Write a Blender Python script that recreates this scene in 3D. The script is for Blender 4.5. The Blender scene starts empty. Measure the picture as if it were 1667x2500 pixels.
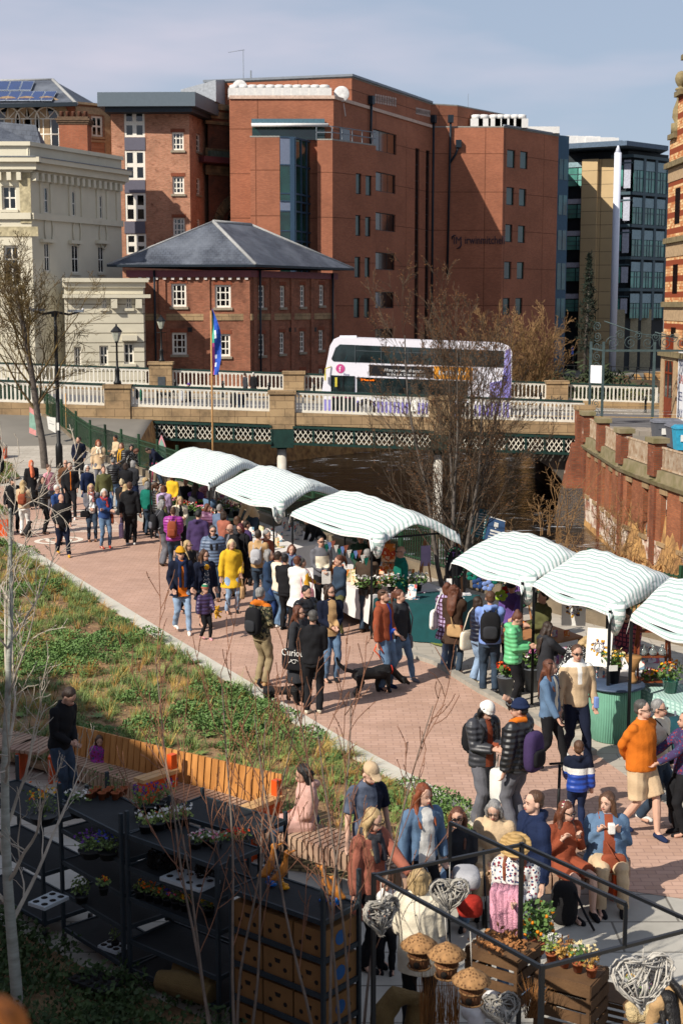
import bpy,math,random
import numpy as np
from mathutils import Vector,Matrix,Quaternion
sc = bpy.context.scene
COL = sc.collection
F_,CX_,CY_,TH_,H_ = 3472.,833.5,1250.,math.radians(8.3),6.8
cam = bpy.data.cameras.new('camera'); camo = bpy.data.objects.new('camera',cam); COL.objects.link(camo)
camo.location = (0,0,H_); camo.rotation_euler = (math.radians(90) - TH_,0,0)
cam.sensor_fit = 'VERTICAL'; cam.sensor_height = 36; cam.lens = 50; cam.clip_start = .1; cam.clip_end = 3000
cam.dof.use_dof = True; cam.dof.focus_distance = 25; cam.dof.aperture_fstop = 4
sc.camera = camo
SUN = Vector((-.74,-.67,math.tan(math.radians(38)))).normalized()
sl = bpy.data.lights.new('sun','SUN'); sl.energy = 5.0; sl.angle = math.radians(.5); sl.color = (1,.93,.82)
so = bpy.data.objects.new('sun',sl); COL.objects.link(so); so.rotation_euler = (-SUN).to_track_quat('-Z','Y').to_euler()
W = bpy.data.worlds.new('World'); sc.world = W; W.use_nodes = True
def world():
 nt = W.node_tree; n = nt.nodes; l = nt.links; bg = n['Background']; bg.inputs[1].default_value = .062
 sky = n.new('ShaderNodeTexSky'); sky.sky_type = 'NISHITA'; sky.sun_disc = False
 sky.sun_elevation = math.radians(38); sky.sun_rotation = math.atan2(-.74,-.67)
 sky.air_density = 1.0; sky.dust_density = .7; sky.ozone_density = 1.6
 tc = n.new('ShaderNodeTexCoord'); mp = n.new('ShaderNodeMapping'); mp.inputs['Scale'].default_value = (1.2,1.2,5.5)
 mp.inputs['Location'].default_value = (.35,.2,.1)
 ns = n.new('ShaderNodeTexNoise'); ns.inputs['Scale'].default_value = 1.7; ns.inputs['Detail'].default_value = 5; ns.inputs['Roughness'].default_value = .5
 cr = n.new('ShaderNodeValToRGB'); cr.color_ramp.elements[0].position = .5; cr.color_ramp.elements[0].color = (0,0,0,1)
 cr.color_ramp.elements[1].position = .7; cr.color_ramp.elements[1].color = (.8,.8,.8,1)
 mx = n.new('ShaderNodeMixRGB'); mx.inputs[2].default_value = (8.6,8.0,9.2,1)
 l.new(tc.outputs['Generated'],mp.inputs[0]); l.new(mp.outputs[0],ns.inputs[0]); l.new(ns.outputs[0],cr.inputs[0])
 m1 = n.new('ShaderNodeMixRGB'); m1.inputs[0].default_value = .7; m1.inputs[2].default_value = (5.6,6.6,8.4,1); l.new(sky.outputs[0],m1.inputs[1]); l.new(cr.outputs[0],mx.inputs[0]); l.new(m1.outputs[0],mx.inputs[1]); l.new(mx.outputs[0],bg.inputs[0])
world()
sc.view_settings.view_transform = 'Standard'; sc.view_settings.look = 'None'; sc.view_settings.exposure = .45; sc.view_settings.gamma = 1
ZO = dict(A=(0,1030,3.7333),B=(340,1080,3.7333),C=(380,1250,3.7333),D=(640,1250,3.7333),E=(1040,1280,3.7333),F=(1300,1350,4.2725),
          G=(1100,1650,2.7654),H=(500,1780,2.8),I=(820,1900,2.7034),J=(1200,1950,3.3576),K=(0,1650,2.8),L=(0,2050,2.8),M=(500,2080,2.8),
          P=(0,150,1.8667),Q=(827,150,1.8667),R=(0,850,2.8),S=(550,800,2.8),T=(1100,800,2.7654),U=(1300,900,4.2725),V=(0,950,3.7333),
          W=(550,1200,4.48),X=(1050,1250,4.48),Y=(1500,200,7.84),d=(0,0,.940612),s=(0,0,1))
def px(z,x,y): o = ZO[z]; return o[0] + x / o[2],o[1] + y / o[2]
def ray(x,y):
 a = (x - CX_) / F_; u = -(y - CY_) / F_; c,s = math.cos(TH_),math.sin(TH_)
 return Vector((a,c + u * s,-s + u * c))
def G(z,x,y,h=0.):
 d = ray(*px(z,x,y)); t = (h - H_) / d.z; return Vector((d.x * t,d.y * t,h))
def PY(z,x,y,Y):
 d = ray(*px(z,x,y)); t = Y / d.y; return Vector((d.x * t,Y,H_ + d.z * t))
def XY(z,x,Y,y=600): p = PY(z,x,y,Y); return (p.x,p.y)
ORG = {}
def T(o,label=None,cat=None,group=None,kind=None):
 if label: o['label'] = label
 if cat: o['category'] = cat
 if group: o['group'] = group
 if kind: o['kind'] = kind
 return o
def thing(name,label,cat,loc=(0,0,0),group=None,kind=None):
 o = bpy.data.objects.new(name,None); COL.objects.link(o); o.location = loc; o.empty_display_size = .2
 ORG[o.name] = Vector(loc); return T(o,label,cat,group,kind)
def mesh_obj(name,me,parent=None,loc=None):
 o = bpy.data.objects.new(name,me); COL.objects.link(o)
 if parent is not None: o.parent = parent; ORG[o.name] = ORG.get(parent.name,Vector())
 elif loc is not None: o.location = loc; ORG[o.name] = Vector(loc)
 else: ORG[o.name] = Vector()
 return o
def np_mesh(name,V,Fq,mats,mi=None,smooth=False):
 """fast mesh from arrays; Fq is an (n,k) array of equal-sized faces"""
 me = bpy.data.meshes.new(name); V = np.asarray(V,np.float32); Fq = np.asarray(Fq,np.int32); k = Fq.shape[1]
 me.vertices.add(len(V)); me.vertices.foreach_set('co',V.ravel())
 me.loops.add(Fq.size); me.loops.foreach_set('vertex_index',Fq.ravel())
 me.polygons.add(len(Fq)); me.polygons.foreach_set('loop_start',np.arange(0,Fq.size,k,dtype=np.int32))
 me.polygons.foreach_set('loop_total',np.full(len(Fq),k,np.int32))
 if mi is not None: me.polygons.foreach_set('material_index',np.asarray(mi,np.int32))
 if smooth: me.polygons.foreach_set('use_smooth',np.ones(len(Fq),bool))
 me.update(calc_edges=True)
 for m in mats: me.materials.append(m)
 return me
class MB:
 def __init__(s): s.v = []; s.f = []; s.m = []; s.sm = []
 def add(s,vs,fs,mi=0,sm=False):
  n = len(s.v); s.v += [tuple(v) for v in vs]; s.f += [tuple(i + n for i in f) for f in fs]; s.m += [mi] * len(fs); s.sm += [sm] * len(fs); return s
 def hexa(s,p,mi=0): return s.add(p,[(3,2,1,0),(4,5,6,7),(0,1,5,4),(1,2,6,5),(2,3,7,6),(3,0,4,7)],mi)
 def box(s,c,d,rz=0,mi=0,rx=0,ry=0):
  c = Vector(c); x,y,z = d[0]/2,d[1]/2,d[2]/2
  M = Matrix.Rotation(rz,3,'Z') @ Matrix.Rotation(ry,3,'Y') @ Matrix.Rotation(rx,3,'X')
  P = [(-x,-y,-z),(x,-y,-z),(x,y,-z),(-x,y,-z),(-x,-y,z),(x,-y,z),(x,y,z),(-x,y,z)]
  return s.hexa([c + M @ Vector(p) for p in P],mi)
 def beam(s,a,b,w,h,mi=0,up=(0,0,1)):
  a,b = Vector(a),Vector(b); d = (b - a).normalized(); up = Vector(up)
  if abs(d.dot(up)) > .98: up = Vector((1,0,0))
  r = d.cross(up).normalized() * (w / 2); u = r.cross(d).normalized() * (h / 2)
  return s.hexa([a-r-u,a+r-u,b+r-u,b-r-u,a-r+u,a+r+u,b+r+u,b-r+u],mi)
 def tube(s,pts,rad,n=8,mi=0,cap=True,sm=True,flat=None):
  pts = [Vector(p) for p in pts]; k = len(pts)
  if not hasattr(rad,'__len__'): rad = [rad] * k
  vs = []; u = None
  for i,p in enumerate(pts):
   d = (pts[min(i+1,k-1)] - pts[max(i-1,0)]);
   d = d.normalized() if d.length > 1e-9 else Vector((0,0,1))
   if u is None: u = d.orthogonal().normalized() if abs(d.z) < .9 else Vector((1,0,0))
   u = (u - d * u.dot(d)); u = u.normalized() if u.length > 1e-6 else d.orthogonal().normalized()
   w = d.cross(u)
   for j in range(n):
    a = 2 * math.pi * j / n; q = u * math.cos(a) * rad[i] + w * math.sin(a) * rad[i] * (flat or 1); vs.append(p + q)
  fs = [(i*n+j,i*n+(j+1) % n,(i+1)*n+(j+1) % n,(i+1)*n+j) for i in range(k-1) for j in range(n)]
  if cap: fs += [tuple(range(n-1,-1,-1)),tuple(range((k-1)*n,k*n))]
  return s.add(vs,fs,mi,sm)
 def lathe(s,c,prof,n=16,mi=0,sm=True,sx=1,sy=1,rz=0):
  c = Vector(c); vs = []; k = len(prof); ca,sa = math.cos(rz),math.sin(rz)
  for r,z in prof:
   for j in range(n):
    a = 2 * math.pi * j / n; x,y = r * math.cos(a) * sx,r * math.sin(a) * sy
    vs.append(c + Vector((x*ca-y*sa,x*sa+y*ca,z)))
  fs = [(i*n+j,i*n+(j+1) % n,(i+1)*n+(j+1) % n,(i+1)*n+j) for i in range(k-1) for j in range(n)]
  fs += [tuple(range(n-1,-1,-1)),tuple(range((k-1)*n,k*n))]
  return s.add(vs,fs,mi,sm)
 def ball(s,c,r,n=10,mi=0,sm=True,k=7,rz=0):
  r = r if hasattr(r,'__len__') else (r,r,r)
  return s.lathe(c,[(math.sin(math.pi*(i+.02)/(k-.96)),-r[2]*math.cos(math.pi*(i+.02)/(k-.96))) for i in range(k)],n,mi,sm,r[0],r[1],rz)
 def prism(s,poly,z0,z1,mi=0):
  n = len(poly); g = lambda z,i: z[i] if hasattr(z,'__len__') else z
  vs = [(p[0],p[1],g(z0,i)) for i,p in enumerate(poly)] + [(p[0],p[1],g(z1,i)) for i,p in enumerate(poly)]
  return s.add(vs,[tuple(range(n-1,-1,-1)),tuple(range(n,2*n))] + [(i,(i+1) % n,n+(i+1) % n,n+i) for i in range(n)],mi)
 def ext(s,poly,vec,mi=0):
  poly = [Vector(p) for p in poly]; vec = Vector(vec); n = len(poly)
  return s.add(poly + [p + vec for p in poly],[tuple(range(n-1,-1,-1)),tuple(range(n,2*n))] + [(i,(i+1) % n,n+(i+1) % n,n+i) for i in range(n)],mi)
 def quad(s,a,b,c,d,mi=0): return s.add([a,b,c,d],[(0,1,2,3)],mi)
 def build(s,name,mats,parent=None,loc=None,uv=True,rot=None,tag=None):
  if not hasattr(mats,'__len__'): mats = [mats]
  off = ORG.get(parent.name,Vector()) if parent is not None else (Vector(loc) if loc is not None else Vector())
  me = bpy.data.meshes.new(name)
  me.from_pydata([(v[0]-off.x,v[1]-off.y,v[2]-off.z) for v in s.v],[],s.f)
  me.polygons.foreach_set('material_index',s.m); me.polygons.foreach_set('use_smooth',s.sm)
  for m in mats: me.materials.append(m)
  if uv:
   ul = me.uv_layers.new(name='uv'); dat = np.zeros(len(me.loops) * 2,np.float32)
   me.update()
   for p in me.polygons:
    nx,ny,nz = p.normal
    for li in p.loop_indices:
     v = s.v[me.loops[li].vertex_index]
     if abs(nz) > .75: dat[2*li],dat[2*li+1] = v[0],v[1]
     else:
      h = math.hypot(nx,ny) or 1; dat[2*li] = (-ny*v[0] + nx*v[1]) / h; dat[2*li+1] = v[2] / max(.3,math.sqrt(1-nz*nz))
   ul.data.foreach_set('uv',dat)
  me.update(); o = mesh_obj(name,me,parent,loc)
  if tag: T(o,*tag)
  return o
def lin(h):
 if not isinstance(h,str): return tuple(h)
 h = h.lstrip('#'); c = [int(h[i:i+2],16) / 255 for i in (0,2,4)]
 return tuple(x / 12.92 if x <= .04045 else ((x + .055) / 1.055) ** 2.4 for x in c)
MATS = {}
def mat(name,col='808080',rough=.8,metal=0,var=.18,vs=6,bump=.15,bs=40,col2=None,spec=.3,coord='Object',stretch=None,emit=0,trans=0,pat=None,pc=None,ps=1,alpha=1):
 if name in MATS: return MATS[name]
 m = bpy.data.materials.new(name); m.use_nodes = True; nt = m.node_tree; n = nt.nodes; l = nt.links; b = n['Principled BSDF']
 c = lin(col); b.inputs['Roughness'].default_value = rough; b.inputs['Metallic'].default_value = metal
 b.inputs['Specular IOR Level'].default_value = spec; b.inputs['Transmission Weight'].default_value = trans
 b.inputs['Alpha'].default_value = alpha
 tc = n.new('ShaderNodeTexCoord'); mp = n.new('ShaderNodeMapping'); l.new(tc.outputs[coord],mp.inputs[0])
 if stretch: mp.inputs['Scale'].default_value = stretch
 out = None
 if var > 0:
  ns = n.new('ShaderNodeTexNoise'); ns.inputs['Scale'].default_value = vs; ns.inputs['Detail'].default_value = 4; l.new(mp.outputs[0],ns.inputs[0])
  r = n.new('ShaderNodeValToRGB'); r.color_ramp.elements[0].position = .3; r.color_ramp.elements[1].position = .7
  c2 = lin(col2) if col2 else tuple(min(1,x * (1 + var)) for x in c); c1 = c if col2 else tuple(x * (1 - var) for x in c)
  r.color_ramp.elements[0].color = (*c1,1); r.color_ramp.elements[1].color = (*c2,1); l.new(ns.outputs[0],r.inputs[0]); out = r.outputs[0]
 else:
  q = n.new('ShaderNodeRGB'); q.outputs[0].default_value = (*c,1); out = q.outputs[0]
 hgt = None
 def mixin(fac,colr,base):
  x = n.new('ShaderNodeMixRGB'); l.new(fac,x.inputs[0]); l.new(base,x.inputs[1]); x.inputs[2].default_value = (*lin(colr),1); return x.outputs[0]
 if pat in ('stripe','puff','wale','hstripe'):
  w = n.new('ShaderNodeTexWave'); w.inputs['Scale'].default_value = ps; l.new(mp.outputs[0],w.inputs[0]); w.bands_direction = 'Z' if pat in ('puff','hstripe') else 'X'
  w.inputs['Distortion'].default_value = .6 if pat == 'puff' else 0; w.inputs['Detail'].default_value = 0
  if pat in ('stripe','hstripe'):
   g = n.new('ShaderNodeMath'); g.operation = 'GREATER_THAN'; g.inputs[1].default_value = .5; l.new(w.outputs['Fac'],g.inputs[0]); out = mixin(g.outputs[0],pc,out)
  else: hgt = w.outputs['Fac']
 elif pat in ('plaid',):
  for ax in ('X','Z'):
   w = n.new('ShaderNodeTexWave'); w.inputs['Scale'].default_value = ps; w.bands_direction = ax; l.new(mp.outputs[0],w.inputs[0])
   g = n.new('ShaderNodeMath'); g.operation = 'GREATER_THAN'; g.inputs[1].default_value = .72; l.new(w.outputs['Fac'],g.inputs[0]); out = mixin(g.outputs[0],pc,out)
 elif pat in ('spots','blotch'):
  for i,cc in enumerate(pc if isinstance(pc,(list,tuple)) else [pc]):
   v = n.new('ShaderNodeTexNoise' if pat == 'blotch' else 'ShaderNodeTexVoronoi'); v.inputs['Scale'].default_value = ps * (1 + .37 * i)
   l.new(mp.outputs[0],v.inputs[0]); g = n.new('ShaderNodeMath'); g.operation = 'GREATER_THAN' if pat == 'blotch' else 'LESS_THAN'
   g.inputs[1].default_value = .54 if pat == 'blotch' else .33; l.new(v.outputs['Fac' if pat == 'blotch' else 'Distance'],g.inputs[0]); out = mixin(g.outputs[0],cc,out)
 l.new(out,b.inputs['Base Color'])
 if bump > 0:
  bm = n.new('ShaderNodeBump'); bm.inputs['Strength'].default_value = bump if hgt is None else .5; bm.inputs['Distance'].default_value = .02
  if hgt is None:
   n2 = n.new('ShaderNodeTexNoise'); n2.inputs['Scale'].default_value = bs; n2.inputs['Detail'].default_value = 3; l.new(mp.outputs[0],n2.inputs[0]); hgt = n2.outputs[0]
  l.new(hgt,bm.inputs['Height']); l.new(bm.outputs[0],b.inputs['Normal'])
 if emit: b.inputs['Emission Color'].default_value = (*c,1); b.inputs['Emission Strength'].default_value = emit
 MATS[name] = m; return m
def brick(name,c1,c2,mort,w=.225,h=.075,var=.25,vs=.35,streak=None,mo=.012,bump=.35,off=.5,stain=None,rough=.9,msm=.1,patch=None,pth=(.5,.56),joint=None):
 if name in MATS: return MATS[name]
 m = bpy.data.materials.new(name); m.use_nodes = True; nt = m.node_tree; n = nt.nodes; l = nt.links; b = n['Principled BSDF']; b.inputs['Roughness'].default_value = rough
 b.inputs['Specular IOR Level'].default_value = .2
 tc = n.new('ShaderNodeTexCoord'); bt = n.new('ShaderNodeTexBrick'); l.new(tc.outputs['UV'],bt.inputs[0]); bt.offset = off
 bt.inputs['Color1'].default_value = (*lin(c1),1); bt.inputs['Color2'].default_value = (*lin(c2),1); bt.inputs['Mortar'].default_value = (*lin(mort),1)
 bt.inputs['Scale'].default_value = 1; bt.inputs['Brick Width'].default_value = w; bt.inputs['Row Height'].default_value = h; bt.inputs['Mortar Size'].default_value = mo; bt.inputs['Mortar Smooth'].default_value = msm
 ns = n.new('ShaderNodeTexNoise'); ns.inputs['Scale'].default_value = vs; ns.inputs['Detail'].default_value = 6; ns.inputs['Roughness'].default_value = .65; l.new(tc.outputs['UV'],ns.inputs[0])
 r = n.new('ShaderNodeMapRange'); r.inputs[1].default_value = .3; r.inputs[2].default_value = .7; r.inputs[3].default_value = 1 - var; r.inputs[4].default_value = 1 + var; l.new(ns.outputs[0],r.inputs[0])
 x = n.new('ShaderNodeMixRGB'); x.blend_type = 'MULTIPLY'; x.inputs[0].default_value = 1; l.new(bt.outputs[0],x.inputs[1]); l.new(r.outputs[0],x.inputs[2]); out = x.outputs[0]
 if joint:
  jb = n.new('ShaderNodeTexBrick'); jb.offset = 0; l.new(tc.outputs['UV'],jb.inputs[0]); jb.inputs['Color1'].default_value = (1,1,1,1); jb.inputs['Color2'].default_value = (.9,.9,.9,1); jb.inputs['Mortar'].default_value = (.45,.42,.4,1); jb.inputs['Scale'].default_value = 1; jb.inputs['Brick Width'].default_value = joint[0]; jb.inputs['Row Height'].default_value = joint[1]; jb.inputs['Mortar Size'].default_value = .035
  jm = n.new('ShaderNodeMixRGB'); jm.blend_type = 'MULTIPLY'; jm.inputs[0].default_value = 1; l.new(out,jm.inputs[1]); l.new(jb.outputs[0],jm.inputs[2]); out = jm.outputs[0]
 if patch:
  n3 = n.new('ShaderNodeTexNoise'); n3.inputs['Scale'].default_value = patch[1]; n3.inputs['Detail'].default_value = 8; n3.inputs['Roughness'].default_value = .7; l.new(tc.outputs['UV'],n3.inputs[0])
  r3 = n.new('ShaderNodeMapRange'); r3.inputs[1].default_value = pth[0]; r3.inputs[2].default_value = pth[1]; l.new(n3.outputs[0],r3.inputs[0])
  y = n.new('ShaderNodeMixRGB'); l.new(r3.outputs[0],y.inputs[0]); l.new(out,y.inputs[1]); y.inputs[2].default_value = (*lin(patch[0]),1); out = y.outputs[0]
 l.new(out,b.inputs['Base Color'])
 bm = n.new('ShaderNodeBump'); bm.inputs['Strength'].default_value = bump; bm.inputs['Distance'].default_value = .01; bm.invert = True; l.new(bt.outputs['Fac'],bm.inputs['Height']); l.new(bm.outputs[0],b.inputs['Normal'])
 MATS[name] = m; return m
def glass(name,col='10181c',rough=.08,var=.5,vs=.6):
 return mat(name,col,rough,0,var,vs,0,1,spec=.9)
def text(name,s,size,p,right,up,m,parent=None,th=.02,align='LEFT',sx=1,loc=None):
 """lettering laid on a real surface: origin p, reading along `right`"""
 cu = bpy.data.curves.new(name,'FONT'); cu.body = s; cu.size = size; cu.extrude = th / 2; cu.align_x = align; cu.resolution_u = 2
 ob = bpy.data.objects.new(name,cu); COL.objects.link(ob); dg = bpy.context.evaluated_depsgraph_get(); me = bpy.data.meshes.new_from_object(ob.evaluated_get(dg))
 bpy.data.objects.remove(ob); r = Vector(right).normalized(); u = Vector(up).normalized(); nrm = r.cross(u)
 M = Matrix(((r.x*sx,u.x,nrm.x,p[0]),(r.y*sx,u.y,nrm.y,p[1]),(r.z*sx,u.z,nrm.z,p[2]),(0,0,0,1)))
 off = ORG.get(parent.name,Vector()) if parent is not None else Vector(loc or (0,0,0))
 me.transform(Matrix.Translation(-off) @ M); me.materials.clear(); me.materials.append(m); me.name = name
 return mesh_obj(name,me,parent,loc)
# ================================================================ SETTING
RD = random.Random(11)
def zst(x): return .77 - .036 * (max(-26,min(19,x)) - 1)
LB = [(-40,-14),(26.5,8),(30,5.2),(35,2.2),(43,-2.1),(56,-7.5),(66,-9.6),(90,-9.6),(100,-4),(112,4),(128,20),(150,34),(300,90)]
LBX = np.array([(0,30),(20,14.5),(26.5,8.3),(30,5.5),(35,2.5),(43,-1.8),(56,-7),(66,-9.4),(92,-9.4),(100,-4),(112,6),(128,22),(150,36),(300,90)])
RBX = np.array([(0,46),(20,28),(36,17),(45,14.2),(53,12.9),(60,12.05),(72,12.2),(92,12.6),(100,17),(112,26),(128,37),(150,50),(300,110)])
def base_h(x,y):
 s = np.clip((y - 62) / 11,0,1); s = s * s * (3 - 2 * s)
 zs = .77 - .036 * (np.clip(x,-26,19) - 1)
 zs = np.where((x > 12) & (y < 73),.02,zs)
 s = np.where(x > 12,1.,s)
 return s * zs - .05
def terrain():
 xs = np.concatenate([[-900,-400,-200,-120,-80,-55,-40],np.arange(-30,44,.5),[48,56,70,100,160,260,450,900]])
 ys = np.concatenate([[-60,-20,0,5,9],np.arange(12,112,.6),np.arange(112,150,2.5),[160,180,220,300,450,800,1600]])
 X,Y = np.meshgrid(xs,ys); l = np.interp(Y,LBX[:,0],LBX[:,1]); r = np.interp(Y,RBX[:,0],RBX[:,1])
 t = np.clip((X - l) / np.where(Y > 64,.8,4.2),0,1); t = t * t * (3 - 2 * t); u = np.clip((r - X + .35) / .3,0,1)
 bank = 1.9 * np.exp(-(((X - 10.2) / 3.4) ** 2 + ((Y - 52) / 9.5) ** 2)) + 1.6 * np.exp(-(((X - 11.5) / 5) ** 2 + ((Y - 40) / 8) ** 2))
 bank += .12 * np.sin(X * 3.1 + Y * 1.7) * np.sin(X * 1.3 - Y * 2.2)
 inside = (X > l) & (X < r + .35) & (Y > 14) & (Y < 290)
 Z = base_h(X,Y); Z = np.where(inside,Z * (1 - t * u) + (-4.9 + bank) * t * u,Z)
 V = np.stack([X,Y,Z],-1).reshape(-1,3); ny,nx = X.shape; i = np.arange(ny * nx).reshape(ny,nx)
 Fq = np.stack([i[:-1,:-1],i[:-1,1:],i[1:,1:],i[1:,:-1]],-1).reshape(-1,4)
 c = V[Fq].mean(1); l2 = np.interp(c[:,1],LBX[:,0],LBX[:,1]); r2 = np.interp(c[:,1],RBX[:,0],RBX[:,1])
 mi = ((c[:,0] > l2 - .2) & (c[:,0] < r2 + .3) & (c[:,1] > 14)).astype(int)
 me = np_mesh('ground',V,Fq,[mat('far_ground','6f6a62',.95,var=.2,vs=.3),mat('bank_soil','6e4f33',.95,col2='a9824f',vs=3.1,bump=1,bs=14)],mi)
 T(mesh_obj('ground',me),kind='structure')
terrain()
def water():
 m = bpy.data.materials.new('river'); m.use_nodes = True; nt = m.node_tree; n = nt.nodes; l = nt.links; b = n['Principled BSDF']
 b.inputs['Base Color'].default_value = (.012,.009,.007,1); b.inputs['Roughness'].default_value = .12; b.inputs['Specular IOR Level'].default_value = .6
 tc = n.new('ShaderNodeTexCoord'); mp = n.new('ShaderNodeMapping'); mp.inputs['Scale'].default_value = (.35,.9,1); mp.inputs['Rotation'].default_value = (0,0,.3); l.new(tc.outputs['Object'],mp.inputs[0])
 a = n.new('ShaderNodeTexNoise'); a.inputs['Scale'].default_value = 2.4; a.inputs['Detail'].default_value = 6; a.inputs['Distortion'].default_value = .6; l.new(mp.outputs[0],a.inputs[0])
 bm = n.new('ShaderNodeBump'); bm.inputs['Strength'].default_value = .9; bm.inputs['Distance'].default_value = .12; l.new(a.outputs[0],bm.inputs['Height']); l.new(bm.outputs[0],b.inputs['Normal'])
 f = n.new('ShaderNodeTexNoise'); f.inputs['Scale'].default_value = 1.1; f.inputs['Detail'].default_value = 9; f.inputs['Roughness'].default_value = .72; f.inputs['Distortion'].default_value = 1.2; l.new(mp.outputs[0],f.inputs[0])
 r = n.new('ShaderNodeMapRange'); r.inputs[1].default_value = .565; r.inputs[2].default_value = .63; l.new(f.outputs[0],r.inputs[0])
 x = n.new('ShaderNodeMixRGB'); l.new(r.outputs[0],x.inputs[0]); x.inputs[1].default_value = (.012,.009,.007,1); x.inputs[2].default_value = (.42,.45,.5,1); l.new(x.outputs[0],b.inputs['Base Color'])
 g = MB(); g.quad((-40,16,-4.1),(130,16,-4.1),(130,300,-4.1),(-40,300,-4.1)); T(g.build('river',m),kind='structure')
water()
kerb = [G('d',*p) for p in [(1290,1990),(1090,1868),(950,1792),(800,1712),(600,1590),(400,1470),(200,1345),(60,1258),(0,1238),(-150,1190)]]
stl = [G('d',*p) for p in [(1700,1990),(1560,1870),(1370,1735),(1245,1660),(1115,1590),(1010,1525),(930,1500)]] + [Vector((-.6,33.5,0)),Vector((-3.6,39.5,0)),Vector((-7.2,46,0)),Vector((-9.2,50,0)),Vector((-11,53,0))]
pav = brick('brick_paving','b0907f','a68674','94786a',.23,.115,.12,1.1,mo=.008,bump=.2,patch=('8f7466',.45),pth=(.52,.95))
slab = brick('pale_slabs','a9a195','9b9387','807970',.6,.3,.12,.4,mo=.008,bump=.3)
slab2 = brick('grey_slabs','aaa69d','99958c','6a665f',1.5,.75,.2,.9,mo=.014,bump=.3)
g = MB(); g.add([(-60,2,0),(16,2,0),(16,15,0),(11.2,22,0),(8.2,26,0),(5.4,30,0),(2.5,35,0),(-1.8,43,0),(-7.5,56,0),(-9.8,62,0),(-60,62,0)],[tuple(range(11))])
g.quad((-60,62,0),(-9.7,62,0),(-9.7,73,.9),(-60,73,.9))
T(g.build('paving',slab),kind='structure')
g = MB(); poly = [(p.x,p.y,.008) for p in kerb[::-1]] + [(3.2,15.9,.008),(6.5,14.6,.008)] + [(p.x,p.y,.008) for p in stl] + [(-16,54,.008),(-17,49,.008)]
g.add(poly,[tuple(range(len(poly)))[::-1]]); T(g.build('brick_plaza',pav),kind='structure')
g = MB(); lm = mat('pale_inlay','cfc6b8',.8,var=.1)
for k in range(9):
 a = G('A',260 + k*6,905 + k*13,.012); b = G('A',1050 + k*10,890 + k*13,.012); g.beam(a,b,.07,.004)
for cx,cy,r in ((740,835,.75),(590,1075,.55),(490,1085,.55)):
 c = G('A',cx,cy,.012)
 for i in range(24):
  a0,a1 = i*math.pi/12,(i+1)*math.pi/12
  g.quad(*[c + Vector((math.cos(a)*rr,math.sin(a)*rr,.003)) for a,rr in ((a0,r),(a1,r),(a1,r*.72),(a0,r*.72))])
T(g.build('paving_inlay',lm),kind='structure')
def strip(name,line,w,z0,z1,m,side=1):
 g = MB(); L = [Vector((p.x,p.y,0)) for p in line]; O = []
 for i,p in enumerate(L):
  d = (L[min(i+1,len(L)-1)] - L[max(i-1,0)]).normalized(); O.append(p + Vector((-d.y,d.x,0)) * w * side)
 for i in range(len(L)-1):
  a,b,c,d = L[i],L[i+1],O[i+1],O[i]
  g.hexa([(a.x,a.y,z0),(b.x,b.y,z0),(c.x,c.y,z0),(d.x,d.y,z0),(a.x,a.y,z1),(b.x,b.y,z1),(c.x,c.y,z1),(d.x,d.y,z1)])
 return g.build(name,m)
stone = mat('pale_kerb_stone','b6b1a4',.85,var=.1,vs=2,bump=.2)
T(strip('kerb',kerb,.34,-.02,.07,stone),kind='structure')
T(strip('stall_kerb',stl[2:7],.16,-.02,.09,mat('grey_kerb','8f8a80',.85)),kind='structure')
g = MB(); v = [(p.x,p.y,.02) for p in stl[3:7]] + [(.9,29.2,.02),(2.4,29.6,.02),(4.2,25.5,.02)]
c = G('D',1530,1150,.03); g = MB(); pts = [G('D',*q,.03) for q in ((1430,1135),(1500,1120),(1620,1060),(1760,1080),(1800,1200),(1660,1230),(1560,1205))]
g.add([tuple(p) for p in pts],[tuple(range(7))[::-1]]); T(g.build('grass_patch',mat('turf','5c6a2a',.95,col2='8a8a45',vs=9,bump=1)),kind='structure')
asph = mat('asphalt','5b5a5c',.9,var=.12,vs=1.2,bump=.3,bs=60)
flag = brick('flagstones','8f877c','857d73','5f5952',.6,.6,.15,.5)
def xslab(name,x0,x1,y0,y1,dz0,dz1,m,n=1):
 g = MB()
 for i in range(n):
  a,b = x0 + (x1-x0)*i/n,x0 + (x1-x0)*(i+1)/n
  g.hexa([(a,y0,zst(a)+dz0),(b,y0,zst(b)+dz0),(b,y1,zst(b)+dz0),(a,y1,zst(a)+dz0),(a,y0,zst(a)+dz1),(b,y0,zst(b)+dz1),(b,y1,zst(b)+dz1),(a,y1,zst(a)+dz1)])
 return T(g.build(name,m),kind='structure')
xslab('road',-45,60,75.6,86.4,-.35,0,asph,30)
xslab('pavement',-45,12.4,72.35,75.6,-.35,.13,flag,20); xslab('pavement',-45,60,86.4,89.7,-.35,.13,flag,30)
xslab('pavement',12.4,60,73.0,75.6,-.35,.1,flag,10)
for nm,y,w,c in (('yellow_line',76.0,.12,'b08a35'),('yellow_line',76.35,.12,'b08a35'),('yellow_line',86.0,.12,'b08a35'),('white_line',81.0,.14,'c8c6c0'),('white_line',78.8,.1,'c8c6c0')):
 xslab(nm,-45,60,y,y+w,.004,.008,mat(nm+'_paint',c,.8,var=.2))
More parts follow.
